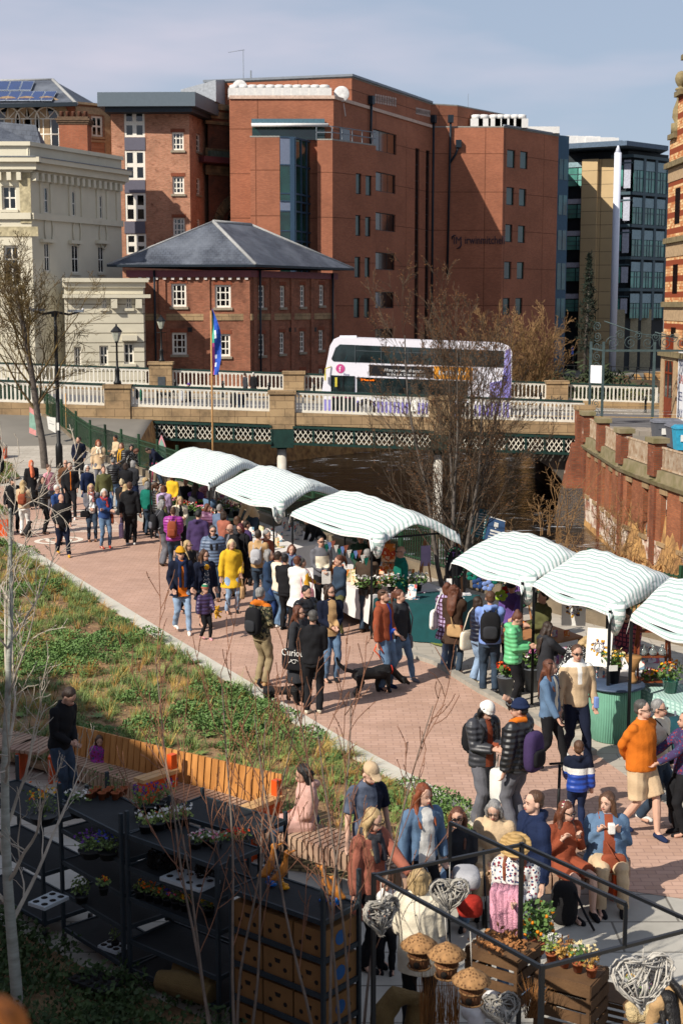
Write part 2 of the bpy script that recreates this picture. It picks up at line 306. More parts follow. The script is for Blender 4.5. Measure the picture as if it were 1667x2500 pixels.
# ================================================================ BRIDGE
sand = brick('sandstone','9a8262','8d7558','5f4f3c',.95,.4,.3,.45,mo=.012,bump=.4,patch=('4a4034',.6),pth=(.5,.75))
cream_p = mat('white_railing_paint','c9c5ba',.6,var=.1,vs=3)
dgreen = mat('dark_green_paint','17312c',.5,var=.25,vs=3)
NY,FY = 72.,90.
def pier(root,x0,x1,y,w,zb,h,cap=True,m=sand):
 zc = zst((x0+x1)/2); g = MB(); g.box(((x0+x1)/2,y,(zb + zc + h)/2),(x1-x0,w,zc + h - zb));
 if cap: g.box(((x0+x1)/2,y,zc + h + .09),(x1-x0+.16,w+.16,.18))
 g.build('pier',m,root)
def railing(root,x0,x1,y,h=1.08,dx=.205,lift=.5):
 z = lambda x: zst(x) + lift
 n = max(2,round((x1-x0)/dx)); g = MB(); zz = (Vector((x0,y,z(x0))),Vector((x1,y,z(x1))))
 g.beam(zz[0]+Vector((0,0,.06)),zz[1]+Vector((0,0,.06)),.09,.1); g.beam(zz[0]+Vector((0,0,h-.1)),zz[1]+Vector((0,0,h-.1)),.09,.1)
 for i in range(n+1):
  x = x0 + (x1-x0)*i/n; w = .07 if i % 6 else .1
  if i in (0,n): w = .16
  g.box((x,y,z(x)+h/2-.02),(w,.075,h-.1))
  if i < n:
   xm = x + dx/2
   for zz_,s in ((z(xm)+.11,1),(z(xm)+h-.15,-1)):
    for sx in (-1,1): g.add([(xm+sx*dx/2*.7,y-.03,zz_),(xm,y-.03,zz_),(xm+sx*dx/2*.7,y-.03,zz_+s*.09)],[(0,1,2) if sx*s < 0 else (0,2,1)])
 g.build('railing_panel',cream_p,root)
 g = MB(); g.beam((x0,y,z(x0)+h),(x1,y,z(x1)+h),.17,.09); g.build('handrail',dgreen,root)
br = thing('bridge','sandstone and iron road bridge with white railings and dark green lattice girder over the river','bridge',(1,72,-4))
X = lambda z,x,Y=NY: XY(z,x,Y,1000)[0]
p1 = (X('s',259),X('s',321)); p2 = (X('s',659),X('s',720)); p3 = (X('s',1047),X('s',1106)); end = X('s',1421)
for a,b in (p1,p2,p3): pier(br,a,b,NY,.75,zst(a) - .35,1.42)
rl = X('s',-80)
for a,b in ((rl,p1[0]),(p1[1],p2[0]),(p2[1],p3[0]),(p3[1],end)): railing(br,a,b,NY)
for a,b in ((-30,p1[0]),(p1[1],p2[0]),(p2[1],p3[0]),(p3[1],end)):
 g = MB(); n = max(1,round((b-a)/1.9))
 for i in range(n):
  u,w = a+(b-a)*i/n,a+(b-a)*(i+1)/n
  g.hexa([(u,NY-.3,zst(u)-.12),(w-.01,NY-.3,zst(w)-.12),(w-.01,NY+.35,zst(w)-.12),(u,NY+.35,zst(u)-.12),(u,NY-.3,zst(u)+.5),(w-.01,NY-.3,zst(w)+.5),(w-.01,NY+.35,zst(w)+.5),(u,NY+.35,zst(u)+.5)])
 g.build('parapet_plinth',sand,br)
g = MB(); a,b = -9.5,12.6; g.hexa([(a,NY+.1,zst(a)-.85),(b,NY+.1,zst(b)-.85),(b,FY,zst(b)-.85),(a,FY,zst(a)-.85),(a,NY+.1,zst(a)-.36),(b,NY+.1,zst(b)-.36),(b,FY,zst(b)-.36),(a,FY,zst(a)-.36)])
g.build('deck',mat('deck_concrete','3b3a38',.9),br)
def lattice(x0,x1):
 gz = lambda x: zst(x) - .2; hgt = .86; g = MB(); w = MB(); y = NY - .32
 g.beam((x0,y,gz(x0)-.02),(x1,y,gz(x1)-.02),.2,.12); g.beam((x0,y,gz(x0)-hgt),(x1,y,gz(x1)-hgt),.26,.12)
 n = round((x1-x0)/.98); bolts = MB()
 for i in range(n+1):
  x = x0+(x1-x0)*i/n; g.beam((x,y,gz(x)-.05),(x,y,gz(x)-hgt),.1,.1)
 for i in range(n*2):
  a = x0+(x1-x0)*i/(2*n); b = x0+(x1-x0)*(i+1)/(2*n); c = (b-a)/2
  for j in range(2):
   t,u = a+c*j*0,b
  za,zb = gz(a)-.09,gz(b)-hgt+.07; w.beam((a,y+.02,za),(b,y+.02,zb),.03,.09,up=(0,1,0)); w.beam((a,y+.05,zb),(b,y+.05,za),.03,.09,up=(0,1,0))
  zm = (za+zb)/2
  w.beam((a,y+.03,zm),(a+c,y+.03,zb),.03,.07,up=(0,1,0)); w.beam((a,y+.04,zm),(a+c,y+.04,za),.03,.07,up=(0,1,0))
  w.beam((a+c,y+.03,zb),(b,y+.03,zm),.03,.07,up=(0,1,0)); w.beam((a+c,y+.04,za),(b,y+.04,zm),.03,.07,up=(0,1,0))
 o = g.build('girder',dgreen,br); w.build('lattice',mat('white_lattice','d3cdbd',.6,var=.15,vs=2),o)
for a,b in ((p1[1]-.6,p2[0]+.1),(p2[1]-.1,p3[0]+.3),(p3[1]-.2,end)): lattice(a,b)
g = MB(); g.box(((p2[0]+p2[1])/2,NY-.1,zst(0)-.7),(1.15,.5,.95)); g.build('girder_bracket',dgreen,br); g = MB(); g.box(((p3[0]+p3[1])/2,NY-.1,zst(5)-.65),(1.1,.5,.95)); g.build('girder_bracket',dgreen,br)
def column(x):
 c = Vector((x,NY+.25,0)); g = MB(); zt = zst(x) - 1.15
 g.lathe(c,[(.2,-5.2),(.36,-5.1),(.34,-4.2),(.25,-4.1),(.24,zt-.25)],20); g.build('column',mat('white_column','b9b3a8',.6,var=.12,vs=2),br)
 g = MB(); g.lathe(c,[(.24,zt-.25),(.3,zt-.2),(.28,zt-.12),(.4,zt-.02),(.4,zt+.06)],20); g.build('column_capital',dgreen,br)
column(X('s',687)); column(X('s',1071))
for q in ((368,423),(693,743),(1331,1382)):
 a,b = X('s',q[0],FY),X('s',q[1],FY); pier(br,a,b,FY,.8,zst(a) - .4,1.55 if q[0] != 368 else 1.85)
F1 = [X('s',v,FY) for v in (-60,368,423,693,743,1331,1382,1600)]
for i in range(0,8,2): railing(br,F1[i],F1[i+1],FY,dx=.25)
g = MB(); g.hexa([(-32,FY-.2,zst(-32)-.3),(20.5,FY-.2,zst(20)-.3),(20.5,FY+.2,zst(20)-.3),(-32,FY+.2,zst(-32)-.3),(-32,FY-.2,zst(-32)+.5),(20.5,FY-.2,zst(20)+.5),(20.5,FY+.2,zst(20)+.5),(-32,FY+.2,zst(-32)+.5)]); g.build('parapet_plinth',sand,br)
a = PY('R',1080,195,FY-.42); b = PY('R',1132,255,FY-.42); g = MB(); g.box((a+b)/2,(abs(b.x-a.x),.04,abs(a.z-b.z))); g.build('plaque',mat('bronze_plaque','3c4146',.5),br)
text('graffiti','Jack',.5,PY('T',672,495,FY-.41),(1,0,-.03),(0,0,1),mat('graffiti_ink','2c2a2c',.8),br,.004)
dk = brick('dark_engineering_brick','3a3c41','2b2d31','6a5a48',.225,.075,.2,.6,mo=.01)
g = MB(); g.prism([(-14,NY-.2),(-9.4,NY-.2),(-9.4,FY),(-14,FY)],-5,zst(-10)-.4); g.build('abutment',sand,br)
ab = MB(); xr = 12.25
prof = [(8.6,-.75)] + [(8.6 + 3.65*math.sin(t),-.75 - 4.2*(1-math.cos(t))) for t in [i*math.pi/2/12 for i in range(13)]] + [(12.3,-5),(12.9,-5),(12.9,-.3),(8.6,-.3)]
ab.add([(x,NY+.3,z) for x,z in prof] + [(x,NY+1.2,z) for x,z in prof],[tuple(range(len(prof))),tuple(range(2*len(prof)-1,len(prof)-1,-1))] + [(i,len(prof)+i,len(prof)+(i+1) % len(prof),(i+1) % len(prof)) for i in range(len(prof))])
ab.build('side_arch',mat('dark_stone','4a4640',.9,var=.3,vs=1.5),br)
g = MB(); g.prism([(12.3,NY+.3),(13.3,NY+.3),(13.3,FY),(12.3,FY)],-5,.1); g.build('abutment',dk,br)
g = MB(); g.prism([(-9.4,95),(12.8,95),(12.8,95.6),(-9.4,95.6)],-5.4,-4.2)
g.build('weir',mat('wet_stone','25221e',.4),br)
pb = brick('old_red_brick','84482f','6d3a28','5f4f42',.225,.075,.35,.8,mo=.01,patch=('c9b8a8',1.3),pth=(.62,.68))
red = brick('river_wall_brick','96593c','7f4831','6e5845',.225,.075,.3,.5,mo=.01,patch=('3c322c',.9),pth=(.66,.8))
whw = brick('whitewashed_brick','95573e','80483a','8a7768',.225,.075,.25,.6,mo=.01,patch=('cfc2b2',1.1),pth=(.42,.56))
bt = thing('buttress','battered brick buttress on a dark base standing in the river beside the bridge','buttress',(11.9,71,-4.6))
def frus(g,x0,x1,y0,y1,z0,z1,i0,i1): g.hexa([(x0-i0,y0-i0,z0),(x1,y0-i0,z0),(x1,y1,z0),(x0-i0,y1,z0),(x0-i1,y0-i1,z1),(x1,y0-i1,z1),(x1,y1,z1),(x0-i1,y1,z1)])
g = MB(); frus(g,11.6,12.6,70.9,71.95,-5,-4.35,.95,.85); g.build('stone_foot',mat('tan_stone','8c7558',.9,var=.2),bt)
g = MB(); frus(g,11.6,12.6,70.9,71.95,-4.35,-2.3,.78,.42); g.build('dark_base',dk,bt)
g = MB(); frus(g,11.6,12.6,70.9,71.95,-2.3,-.1,.4,.0); g.build('brick_shaft',pb,bt)
g = MB(); g.box((12.2,71.5,.75),(.85,.8,1.7)); g.build('upper_pier',pb,bt); g = MB(); g.box((12.2,71.5,1.68),(.95,.9,.22)); g.build('cap',sand,bt)
moss = mat('mossy_sandstone','857860',.95,col2='66603f',vs=2.2,bump=.4,bs=12)
rw = thing('river_wall','long weathered brick river wall with stone cornice, blocked windows and whitewashed foot','wall',(12.5,58,-4))
RWP = [(12.15,70.6),(12.12,66.2),(12.05,60.8),(12.5,56.4),(13.1,52.2),(14.3,46.5),(16.5,40)]
def seg(i): a,b = Vector((*RWP[i],0)),Vector((*RWP[i+1],0)); d = (b-a).normalized(); return a,b,d,Vector((d.y,-d.x,0)) if d.y < 0 and False else Vector((-abs(d.y),-d.x if d.y < 0 else d.x,0)).normalized()
rust = mat('rusty_white_bars','b8a893',.8,col2='8a6a4c',vs=4)
for i in range(len(RWP)-1):
 a,b,d,nn = seg(i); nn = Vector((d.y,-d.x,0)); L = (b-a).length
 def q(s,z,o): p = a + d*s + nn*o; return (p.x,p.y,z)
 nw = max(1,round(L/2.1)); op = [(L*(k+.5)/nw - .32,L*(k+.5)/nw + .32) for k in range(nw)]
 g = MB(); cuts = [0] + [c for o in op for c in o] + [L]
 for k in range(len(cuts)-1):
  s0,s1 = cuts[k],cuts[k+1]
  if k % 2 == 0: g.hexa([q(s0,-2.55,0),q(s1,-2.55,0),q(s1,-2.55,-.5),q(s0,-2.55,-.5),q(s0,-.3,0),q(s1,-.3,0),q(s1,-.3,-.5),q(s0,-.3,-.5)])
  else:
   g.hexa([q(s0,-2.55,-.28),q(s1,-2.55,-.28),q(s1,-2.55,-.5),q(s0,-2.55,-.5),q(s0,-.3,-.28),q(s1,-.3,-.28),q(s1,-.3,-.5),q(s0,-.3,-.5)])
   g.hexa([q(s0,-.62,.0),q(s1,-.62,0),q(s1,-.62,-.27),q(s0,-.62,-.27),q(s0,-.3,0),q(s1,-.3,0),q(s1,-.3,-.27),q(s0,-.3,-.27)])
 g.build('wall_face',red,rw)
 g = MB(); g.hexa([q(0,-5,.02),q(L,-5,.02),q(L,-5,-.5),q(0,-5,-.5),q(0,-2.55,.02),q(L,-2.55,.02),q(L,-2.55,-.5),q(0,-2.55,-.5)]); g.build('whitewashed_base',whw,rw)
 g = MB()
 for s0,s1 in op: g.hexa([q(s0-.12,-2.66,.12),q(s1+.12,-2.66,.12),q(s1+.12,-2.66,.03),q(s0-.12,-2.66,.03),q(s0-.12,-2.5,.12),q(s1+.12,-2.5,.12),q(s1+.12,-2.5,.03),q(s0-.12,-2.5,.03)])
 for s0,s1 in op: g.hexa([q(s0-.1,-.6,.05),q(s1+.1,-.6,.05),q(s1+.1,-.6,.004),q(s0-.1,-.6,.004),q(s0-.1,-.32,.05),q(s1+.1,-.32,.05),q(s1+.1,-.32,.004),q(s0-.1,-.32,.004)])
 g.build('sills_and_lintels',sand,rw)
 if i >= 3:
  for s0,s1 in op:
   w = MB(); w.hexa([q(s0+.04,-2.45,-.2),q(s1-.04,-2.45,-.2),q(s1-.04,-2.45,-.27),q(s0+.04,-2.45,-.27),q(s0+.04,-.66,-.2),q(s1-.04,-.66,-.2),q(s1-.04,-.66,-.27),q(s0+.04,-.66,-.27)])
   wo = w.build('window',mat('old_white_frame','b5ada0',.7),rw)
   w = MB(); w.hexa([q(s0+.1,-2.38,-.18),q(s1-.1,-2.38,-.18),q(s1-.1,-2.38,-.195),q(s0+.1,-2.38,-.195),q(s0+.1,-1.2,-.18),q(s1-.1,-1.2,-.18),q(s1-.1,-1.2,-.195),q(s0+.1,-1.2,-.195)]); w.build('pane',glass('dark_pane','0c0e10'),wo)
 g = MB(); g.hexa([q(-.1,-.3,.16),q(L+.1,-.3,.16),q(L+.1,-.3,-.6),q(-.1,-.3,-.6),q(-.1,-.12,.24),q(L+.1,-.12,.24),q(L+.1,-.12,-.6),q(-.1,-.12,-.6)])
 g.hexa([q(0,-.12,.1),q(L,-.12,.1),q(L,-.12,-.4),q(0,-.12,-.4),q(0,.3,.06),q(L,.3,.06),q(L,.3,-.36),q(0,.3,-.36)]); g.build('cornice',moss,rw)
 g = MB(); c = a - nn*.05; ang = math.atan2(d.y,d.x); g.box((c.x,c.y,.72),(.75,.5,1.35),ang); g.build('brick_pier',pb,rw)
 g = MB(); g.box((c.x,c.y,1.47),(.95,.68,.2),ang); g.build('pier_cap',moss,rw)
 g = MB(); c2 = a + nn*.05; g.box((c2.x,c2.y,-2.6),(.42,.12,4.6),ang); g.build('pilaster',pb,rw)
 g = MB(); n = int((L-.9)/.14)
 for k in range(n+1): p = a + d*(.5 + (L-1)*k/n) - nn*.12; g.box((p.x,p.y,.78),(.04,.03,.9),ang)
 for z in (.38,1.2): g.beam((a + d*.4 - nn*.12) + Vector((0,0,z)),(b - d*.4 - nn*.12) + Vector((0,0,z)),.06,.07)
 g.build('railing_panel',rust,rw)
# ================================================================ BUILDINGS
class Fac:
 def __init__(s,a,b):
  s.a = Vector((a[0],a[1],0)); s.b = Vector((b[0],b[1],0)); s.L = (s.b - s.a).length; s.u = (s.b - s.a) / s.L; s.n = Vector((s.u.y,-s.u.x,0))
 def sz(s,z,x,y):
  d = ray(*px(z,x,y)); o = Vector((0,0,H_)); t = (s.a - o).dot(s.n) / d.dot(s.n); p = o + d * t; return (p - s.a).dot(s.u),p.z
 def P(s,u,z,o=0): p = s.a + s.u * u + s.n * o; return Vector((p.x,p.y,z))
 def rect(s,z,r):
  xm,ym = (r[0] + r[2]) / 2,(r[1] + r[3]) / 2
  return (s.sz(z,r[0],ym)[0],s.sz(z,xm,r[3])[1],s.sz(z,r[2],ym)[0],s.sz(z,xm,r[1])[1])
 def slab(s,g,r,o0,o1,mi=0):
  a,b,c,d = r; g.hexa([s.P(a,b,o1),s.P(c,b,o1),s.P(c,b,o0),s.P(a,b,o0),s.P(a,d,o1),s.P(c,d,o1),s.P(c,d,o0),s.P(a,d,o0)],mi)
def wallpanel(g,f,z0,z1,ops,dep=.18):
 S = sorted({0,f.L,*[max(0,min(f.L,v)) for o in ops for v in (o[0],o[2])]}); Z = sorted({z0,z1,*[max(z0,min(z1,v)) for o in ops for v in (o[1],o[3])]})
 for i in range(len(S)-1):
  j = 0
  while j < len(Z)-1:
   sm = (S[i]+S[i+1])/2; inside = lambda k: any(o[0] < sm < o[2] and o[1] < (Z[k]+Z[k+1])/2 < o[3] for o in ops)
   if inside(j): j += 1; continue
   k = j
   while k+1 < len(Z)-1 and not inside(k+1): k += 1
   g.quad(f.P(S[i],Z[j]),f.P(S[i+1],Z[j]),f.P(S[i+1],Z[k+1]),f.P(S[i],Z[k+1])); j = k+1
 for a,b,c,d in ops:
  for q in (((a,b),(a,d)),((c,d),(c,b)),((a,d),(c,d)),((c,b),(a,b))):
   (x0,y0),(x1,y1) = q; g.quad(f.P(x0,y0),f.P(x1,y1),f.P(x1,y1,-dep),f.P(x0,y0,-dep))
def window(root,f,r,fm,gm,nx=2,nz=2,fw=.07,dep=.14,sill=None,bar=.045,arch=None,am=None):
 a,b,c,d = r; g = MB(); o0,o1 = -dep-.05,-dep+.03
 if nx or nz or fw:
  for q in ((a,b,a+fw,d),(c-fw,b,c,d),(a+fw,b,c-fw,b+fw),(a+fw,d-fw,c-fw,d)): f.slab(g,q,o0,o1)
  for i in range(1,nx): s = a + (c-a)*i/nx; f.slab(g,(s-bar/2,b+fw,s+bar/2,d-fw),o0,o1-.012)
  for i in range(1,nz): z = b + (d-b)*i/nz; f.slab(g,(a+fw,z-bar/2,c-fw,z+bar/2),o0,o1-.02)
  if sill: f.slab(g,(a-.1,b-.16,c+.1,b-.002),-.1,.1)
 w = g.build('window',fm,root); g = MB(); g.quad(f.P(a,b,-dep),f.P(c,b,-dep),f.P(c,d,-dep),f.P(a,d,-dep)); g.build('pane',gm,w,uv=False)
 if sill: g = MB(); f.slab(g,(a-.12,b-.17,c+.12,b-.005),.003,.11); g.build('sill',sill,w)
 if am: g = MB(); f.slab(g,(a-.1,d+.004,c+.1,d+.26),.003,.025); g.build('lintel',am,w)
 return w
def block(root,pts,z0,z1,m,wins=(),name='wall',top=None,style=None,roofm=None):
 """pts counter-clockwise from above; wins: {edge: (zoom, [px rects], kwargs)}"""
 n = len(pts); g = MB(); fs = [Fac(pts[i],pts[(i+1) % n]) for i in range(n)]; todo = []
 wins = dict(wins)
 for i,f in enumerate(fs):
  ops = []
  for z,rs,kw in wins.get(i,()):
   for r in rs: q = f.rect(z,r); ops.append(q); todo.append((f,q,kw))
  wallpanel(g,f,z0,z1,ops)
 g.build(name,m,root)
 if roofm is not None: g = MB(); g.prism(pts,z1-.02,z1+.1); g.build('roof',roofm,root)
 for f,q,kw in todo: window(root,f,q,**kw)
 return fs
Zt = lambda z,x,y,Y: PY(z,x,y,Y).z
GL = glass('dark_glass','0b1013',var=.9,vs=.25); GT = glass('teal_glass','12352f',rough=.1,var=.8,vs=.5); GB = glass('blue_glass','1c2c36',var=.6,vs=.4)
whf = mat('white_window_frame','d9d4c8',.6,var=.05); grf = mat('grey_window_frame','20252a',.5,var=.1)
slate = brick('slate_roof','4b505a','41454e','2c2f36',.3,.22,.22,.4,mo=.012,bump=.5,rough=.6,patch=('6d727b',.35),pth=(.45,.75))
lead = mat('grey_metal','6d737b',.45,var=.1,vs=2); conc = mat('flat_roof','8b8983',.9); blk = mat('black_iron','0e1012',.5,var=.1)
ob = brick('office_brick','a4674c','935a43','835c4b',.225,.075,.22,.22,mo=.01,bump=.25,joint=(6.4,3.35))
of = thing('office_block','large multi-storey orange brick office block with dark windows behind the bus','building',(4,120,.7))
A0 = XY('s',560,112,240); A1 = XY('s',814,112,240); AB = XY('s',1052,130,310); B1 = XY('s',1229,130,303); B2 = XY('s',1363,137,324)
zA = Zt('s',814,240,112); far = (A0[0]-3,150)
wd = dict(fm=grf,gm=GL,nx=3,nz=1,fw=.06); wn = dict(fm=grf,gm=GT,nx=1,nz=1,fw=.07); ws = dict(fm=grf,gm=GL,nx=1,nz=12,fw=.05)
Qm = [(155,320,262,415),(167,510,258,597),(163,692,257,773),(160,872,254,950),(156,1050,250,1125),(154,1218,247,1275)]
block(of,[A0,A1,AB,B1,B2,(B2[0]+2,165),(A0[0]-3,165)],0,zA,ob,{
 1: [('Q',Qm,wd),('Q',[(345,395,364,1270),(393,405,411,1270)],ws)],
 3: [('Q',[(765,403,803,485),(825,410,860,490),(762,573,797,655),(820,580,853,660),(757,742,790,823),(815,748,848,827),(752,912,785,992),(810,914,843,992),(747,1078,778,1155),(803,1078,835,1155),(757,1208,775,1235)],wn)]},roofm=conc)
U1 = XY('s',859,114.8,189); U0 = XY('s',500,118,200); zU = Zt('s',859,189,114.8)
fU = Fac(A1,AB); q0 = fU.P(fU.sz('s',859,250)[0],0,-.02); q1 = fU.P(fU.L+.0,0,-.02)
v0,v1 = XY('s',1116,131,264),XY('s',1245,138,275)
block(of,[(U0[0],q0.y+3),(q0.x,q0.y),(q1.x,q1.y),(v0[0],131),v1,(v1[0],160),(U0[0],160)],zA+.1,zU,ob,name='upper_wall',roofm=conc)
g = MB(); f = Fac(A1,AB); f.slab(g,(0,zA-.05,f.L,zA+.2),.02,.12); f0 = Fac(A0,A1); f0.slab(g,(0,zA-.05,f0.L+.1,zA+.2),.02,.12); fB = Fac(AB,B1); g.build('stone_band',mat('pale_band','b9a090',.8),of)
g = MB()
for fx,L in ((Fac((q0.x,q0.y),(q1.x,q1.y)),None),(Fac((U0[0],q0.y+3),(q0.x,q0.y)),None)): fx.slab(g,(-.1,zU+.1,fx.L+.1,zU+.28),-.1,.14)
fR = Fac(B1,B2); fR.slab(g,(0,zA+.1,fR.L,zA+.26),-.1,.12); fB.slab(g,(6.5,zA+.1,fB.L+.1,zA+.26),-.1,.12); g.build('coping',lead,of)
g = MB(); fu = Fac((q0.x,q0.y),(q1.x,q1.y))
for x0,x1,y0,y1,s in ((162,262,152,205,18),(350,415,215,250,14)):
 for i in range(9):
  for j in range(4):
   xx = x0 + (x1-x0)*(i+.5)/9; sl_ = y0 + s*(i/9) + (y1-y0-s)*(j+.5)/4
   s_,z_ = fu.sz('Q',xx,sl_); fu.slab(g,(s_-.17,z_-.13,s_+.17,z_+.13),.005,.03)
g.build('vent_grille',mat('pale_vent','a8948a',.7),of)
pipe = mat('drainpipe','14202a',.5)
def dpipe(root,f,z,pts,r=.1):
 g = MB(); g.tube([f.P(*f.sz(z,*p),.2) for p in pts],r,8,cap=True); s,zz = f.sz(z,*pts[0]); f.slab(g,(s-.24,zz-.1,s+.24,zz+.55),.02,.4); g.build('drainpipe',pipe,root)
dpipe(of,f,'Q',[(138,190),(134,390)]); dpipe(of,f,'Q',[(422,275),(412,1270)])
dpipe(of,fB,'Q',[(508,275),(504,460),(492,975)]); dpipe(of,fB,'Q',[(544,388),(530,425),(504,465)])
wp = mat('white_plant','c9c7c4',.6,var=.08)
g = MB(); fA = Fac(A0,A1)
for i in range(11):
 s = fA.L*(.04 + .087*i); a = fA.P(s,zA+.1,-1.5); g.box((a.x,a.y,zA+.55),(1.0,1.4,.7),.1); g.lathe((a.x,a.y,zA+.9),[(.42,0),(.42,.25),(.3,.3)],10)
g.build('roof_plant',wp,of); g = MB()
for i,xx in enumerate((625,660,705,735,765,800,830)):
 a = PY('Q',xx,282,132.5); g.box((a.x,a.y,zA+.6),(1.1,1.2,.8)); g.lathe((a.x,a.y,zA+1.0),[(.45,0),(.45,.35),(.35,.4)],10)
g.box((PY('Q',900,300,137).x,137,zA+.5),(4,2,.6)); g.build('roof_plant',wp,of)
def dish(z,x,y,Y,r):
 c = PY(z,x,y,Y); g = MB(); g.lathe(c,[(.02,0),(r*.6,.1*r),(r,.35*r),(r*.97,.38*r),(.02,.06)],20)
 for i in range(len(g.v)): v = Vector(g.v[i]) - c; g.v[i] = tuple(c + Vector((v.x,-v.z,v.y)))
 g.tube([c,c + Vector((.3,.4,-1.6))],.06,6); g.build('satellite_dish',mat('dish_paint','c4c3c2',.5),of)
dish('P',1094,122,117,.62); dish('P',1556,150,113.5,.6)
g = MB(); a = PY('P',1110,100,118); g.tube([a + Vector((0,0,-2.5)),a + Vector((0,0,2.6))],.025,6); g.tube([a + Vector((-1.2,0,2.4)),a + Vector((.1,0,2.6))],.02,5); g.tube([a + Vector((.6,0,-1.5)),a + Vector((.6,0,1.0))],.06,6)
c = PY('Q',587,240,133); g.tube([c + Vector((0,0,-2)),c + Vector((0,0,1.8))],.02,5); g.build('aerial',lead,of)
lt = mat('dark_lettering','2b2330',.6)
s,z = fB.sz('Q',572,832); text('lettering','irwinmitchell',1.05,fB.P(s,z,.04),fB.u,(0,0,1),lt,of,.08,sx=.66)
s,z = fB.sz('Q',520,832); text('lettering','IM',.95,fB.P(s,z,.04),fB.u,(0,0,1),lt,of,.08,sx=.8)
g = MB(); pts = [fB.P(*fB.sz('Q',*p),.06) for p in ((514,812),(516,800),(524,792),(534,793))]; g.tube(pts,[.03,.07,.06,.02],5)
pts = [fB.P(*fB.sz('Q',*p),.06) for p in ((536,852),(548,850),(556,838),(557,822))]; g.tube(pts,[.03,.07,.06,.02],5); g.build('logo_swirl',lt,of)
zc = Zt('P',1200,345,109); C0 = XY('P',1165,109,500); C1 = XY('P',1275,109,500)
C2 = XY('P',1342,109.2,500); C3 = XY('P',1444,113.5,500)
block(of,[(C0[0]-.4,109),C1,(C1[0],111.8),(C0[0]-.4,111.8)],0,zc,ob,name='front_wall',roofm=conc)
zg = Zt('P',1300,345,109.1)
g = MB(); fg = Fac((C1[0]+.02,108.95),C2); fgr = Fac(C2,C3); pn = mat('grey_spandrel','6b7488',.5,var=.08); bb = mat('blue_steel','33485c',.45,var=.1)
g.prism([(C1[0]+.1,109.15),(C2[0]-.05,109.3),(C3[0]-.1,113.4),(C1[0]+.1,113.4)],0,zg-.05); g.build('bay_core',mat('dark_interior','0d1214',.6),of)
lv = [345,470,600,635,680,770,800,880]
gp = MB(); gg = MB(); gs = MB()
for (y0,y1,k) in ((345,470,'p'),(470,600,'g'),(600,635,'g'),(635,680,'p'),(680,770,'g'),(770,815,'g'),(815,900,'p'),(900,1000,'g')):
 r = fg.rect('P',(1277,y0,1322,y1)); fg.slab(gp if k == 'p' else gg,r,-.02,.03)
 s0,z0 = fgr.sz('P',1345,y0); _,z1 = fgr.sz('P',1345,y1)
 fgr.slab(gg,(0.05,z1,fgr.L,z0-.1),.0,.04); fgr.slab(gs,(0,z0-.12,fgr.L,z0),.0,.1); fg.slab(gs,(0,z0-.08,fg.L,z0),.0,.08)
for i in range(5): s = fgr.L*i/4; fgr.slab(gs,(s-.05,0,s+.05,zg),.02,.12)
r = fg.rect('P',(1322,345,1342,1000)); fg.slab(gs,(r[0],0,r[2],zg),0,.14)
gp.build('spandrel',pn,of); gg.build('bay_glass',GT,of); gs.build('bay_frame',bb,of)
D1 = XY('Q',168,114.8,600); zd = Zt('P',1480,370,112.5); d0 = (C3[0],111.3)
D0 = XY('P',1446,110.8,500)
block(of,[D0,(XY('P',1515,110.8,500)),D1,(D1[0],117),(D0[0],117)],0,zd,ob,{1: [('Q',[(78,510,103,605),(122,520,150,612),(76,700,100,795),(120,708,145,798),(72,890,98,985),(118,893,142,985),(68,1078,95,1168),(115,1078,140,1168)],wn)]},name='bay_wall',roofm=conc)
g = MB(); fr = Fac((D0[0]-.1,110.8),XY('P',1515,110.8,500)); fr2 = Fac(XY('P',1515,110.8,500),D1)
for ff in (fr,fr2):
 for z in (.55,1.0): ff.slab(g,(0,zd+z,ff.L,zd+z+.06),-.1,-.04)
 for i in range(int(ff.L/1.2)+1): ff.slab(g,(i*1.2,zd,i*1.2+.06,zd+1.05),-.1,-.04)
g.build('roof_rail',lead,of)
fq = Fac((C0[0]-.4,111.9),(A1[0]-1.5,111.9)); g = MB(); r = fq.rect('P',(1155,300,1480,340)); fq.slab(g,(0,r[1]-.3,r[2],r[3]),0,.1); rb = g.build('ribbon_glass',GT,of)
g = MB(); r = fq.rect('P',(1155,268,1480,290)); fq.slab(g,(0,r[1],r[2],r[3]),0,.9); g.build('blue_eaves',mat('blue_grey_metal','43606c',.5),of)
g = MB(); r = fq.rect('P',(1155,288,1485,297)); g.tube([fq.P(0,r[1],1.0),fq.P(r[2]+.2,r[1],1.0)],.14,8); g.build('white_eaves_tube',wp,of)
fa1 = Fac(A1,AB); r = fa1.rect('Q',(3,308,48,375)); g = MB(); fa1.slab(g,r,.02,.05); g.build('end_window',GB,of)
gl = thing('glass_link','narrow blue glass stair tower at the corner of the orange brick office','building',(21,138,0))
L0 = XY('Q',990,137.6,800); L1 = XY('Q',1038,138.5,800); zl = Zt('Q',1025,338,138)
g = MB(); g.prism([L0,L1,(L1[0]+.3,146),(L0[0],146)],0,zl); g.build('frame',mat('steel_blue','2e4c62',.4,var=.1),gl)
fl = Fac(L0,L1); g = MB()
for y0,y1 in ((445,540),(610,700),(770,860),(920,1040),(1080,1170)):
 r = fl.rect('Q',(1000,y0,1045,y1)); fl.slab(g,(.15,r[1],fl.L*.46,r[3]),.01,.04); fl.slab(g,(fl.L*.54,r[1],fl.L-.15,r[3]),.01,.04)
g.build('glazing',glass('link_glass','1f4d52',var=.8,vs=.5),gl)
tb = thing('glass_office','teal and blue glazed office with pale stone pier, projecting roof and tall white mast','building',(28,148,0))
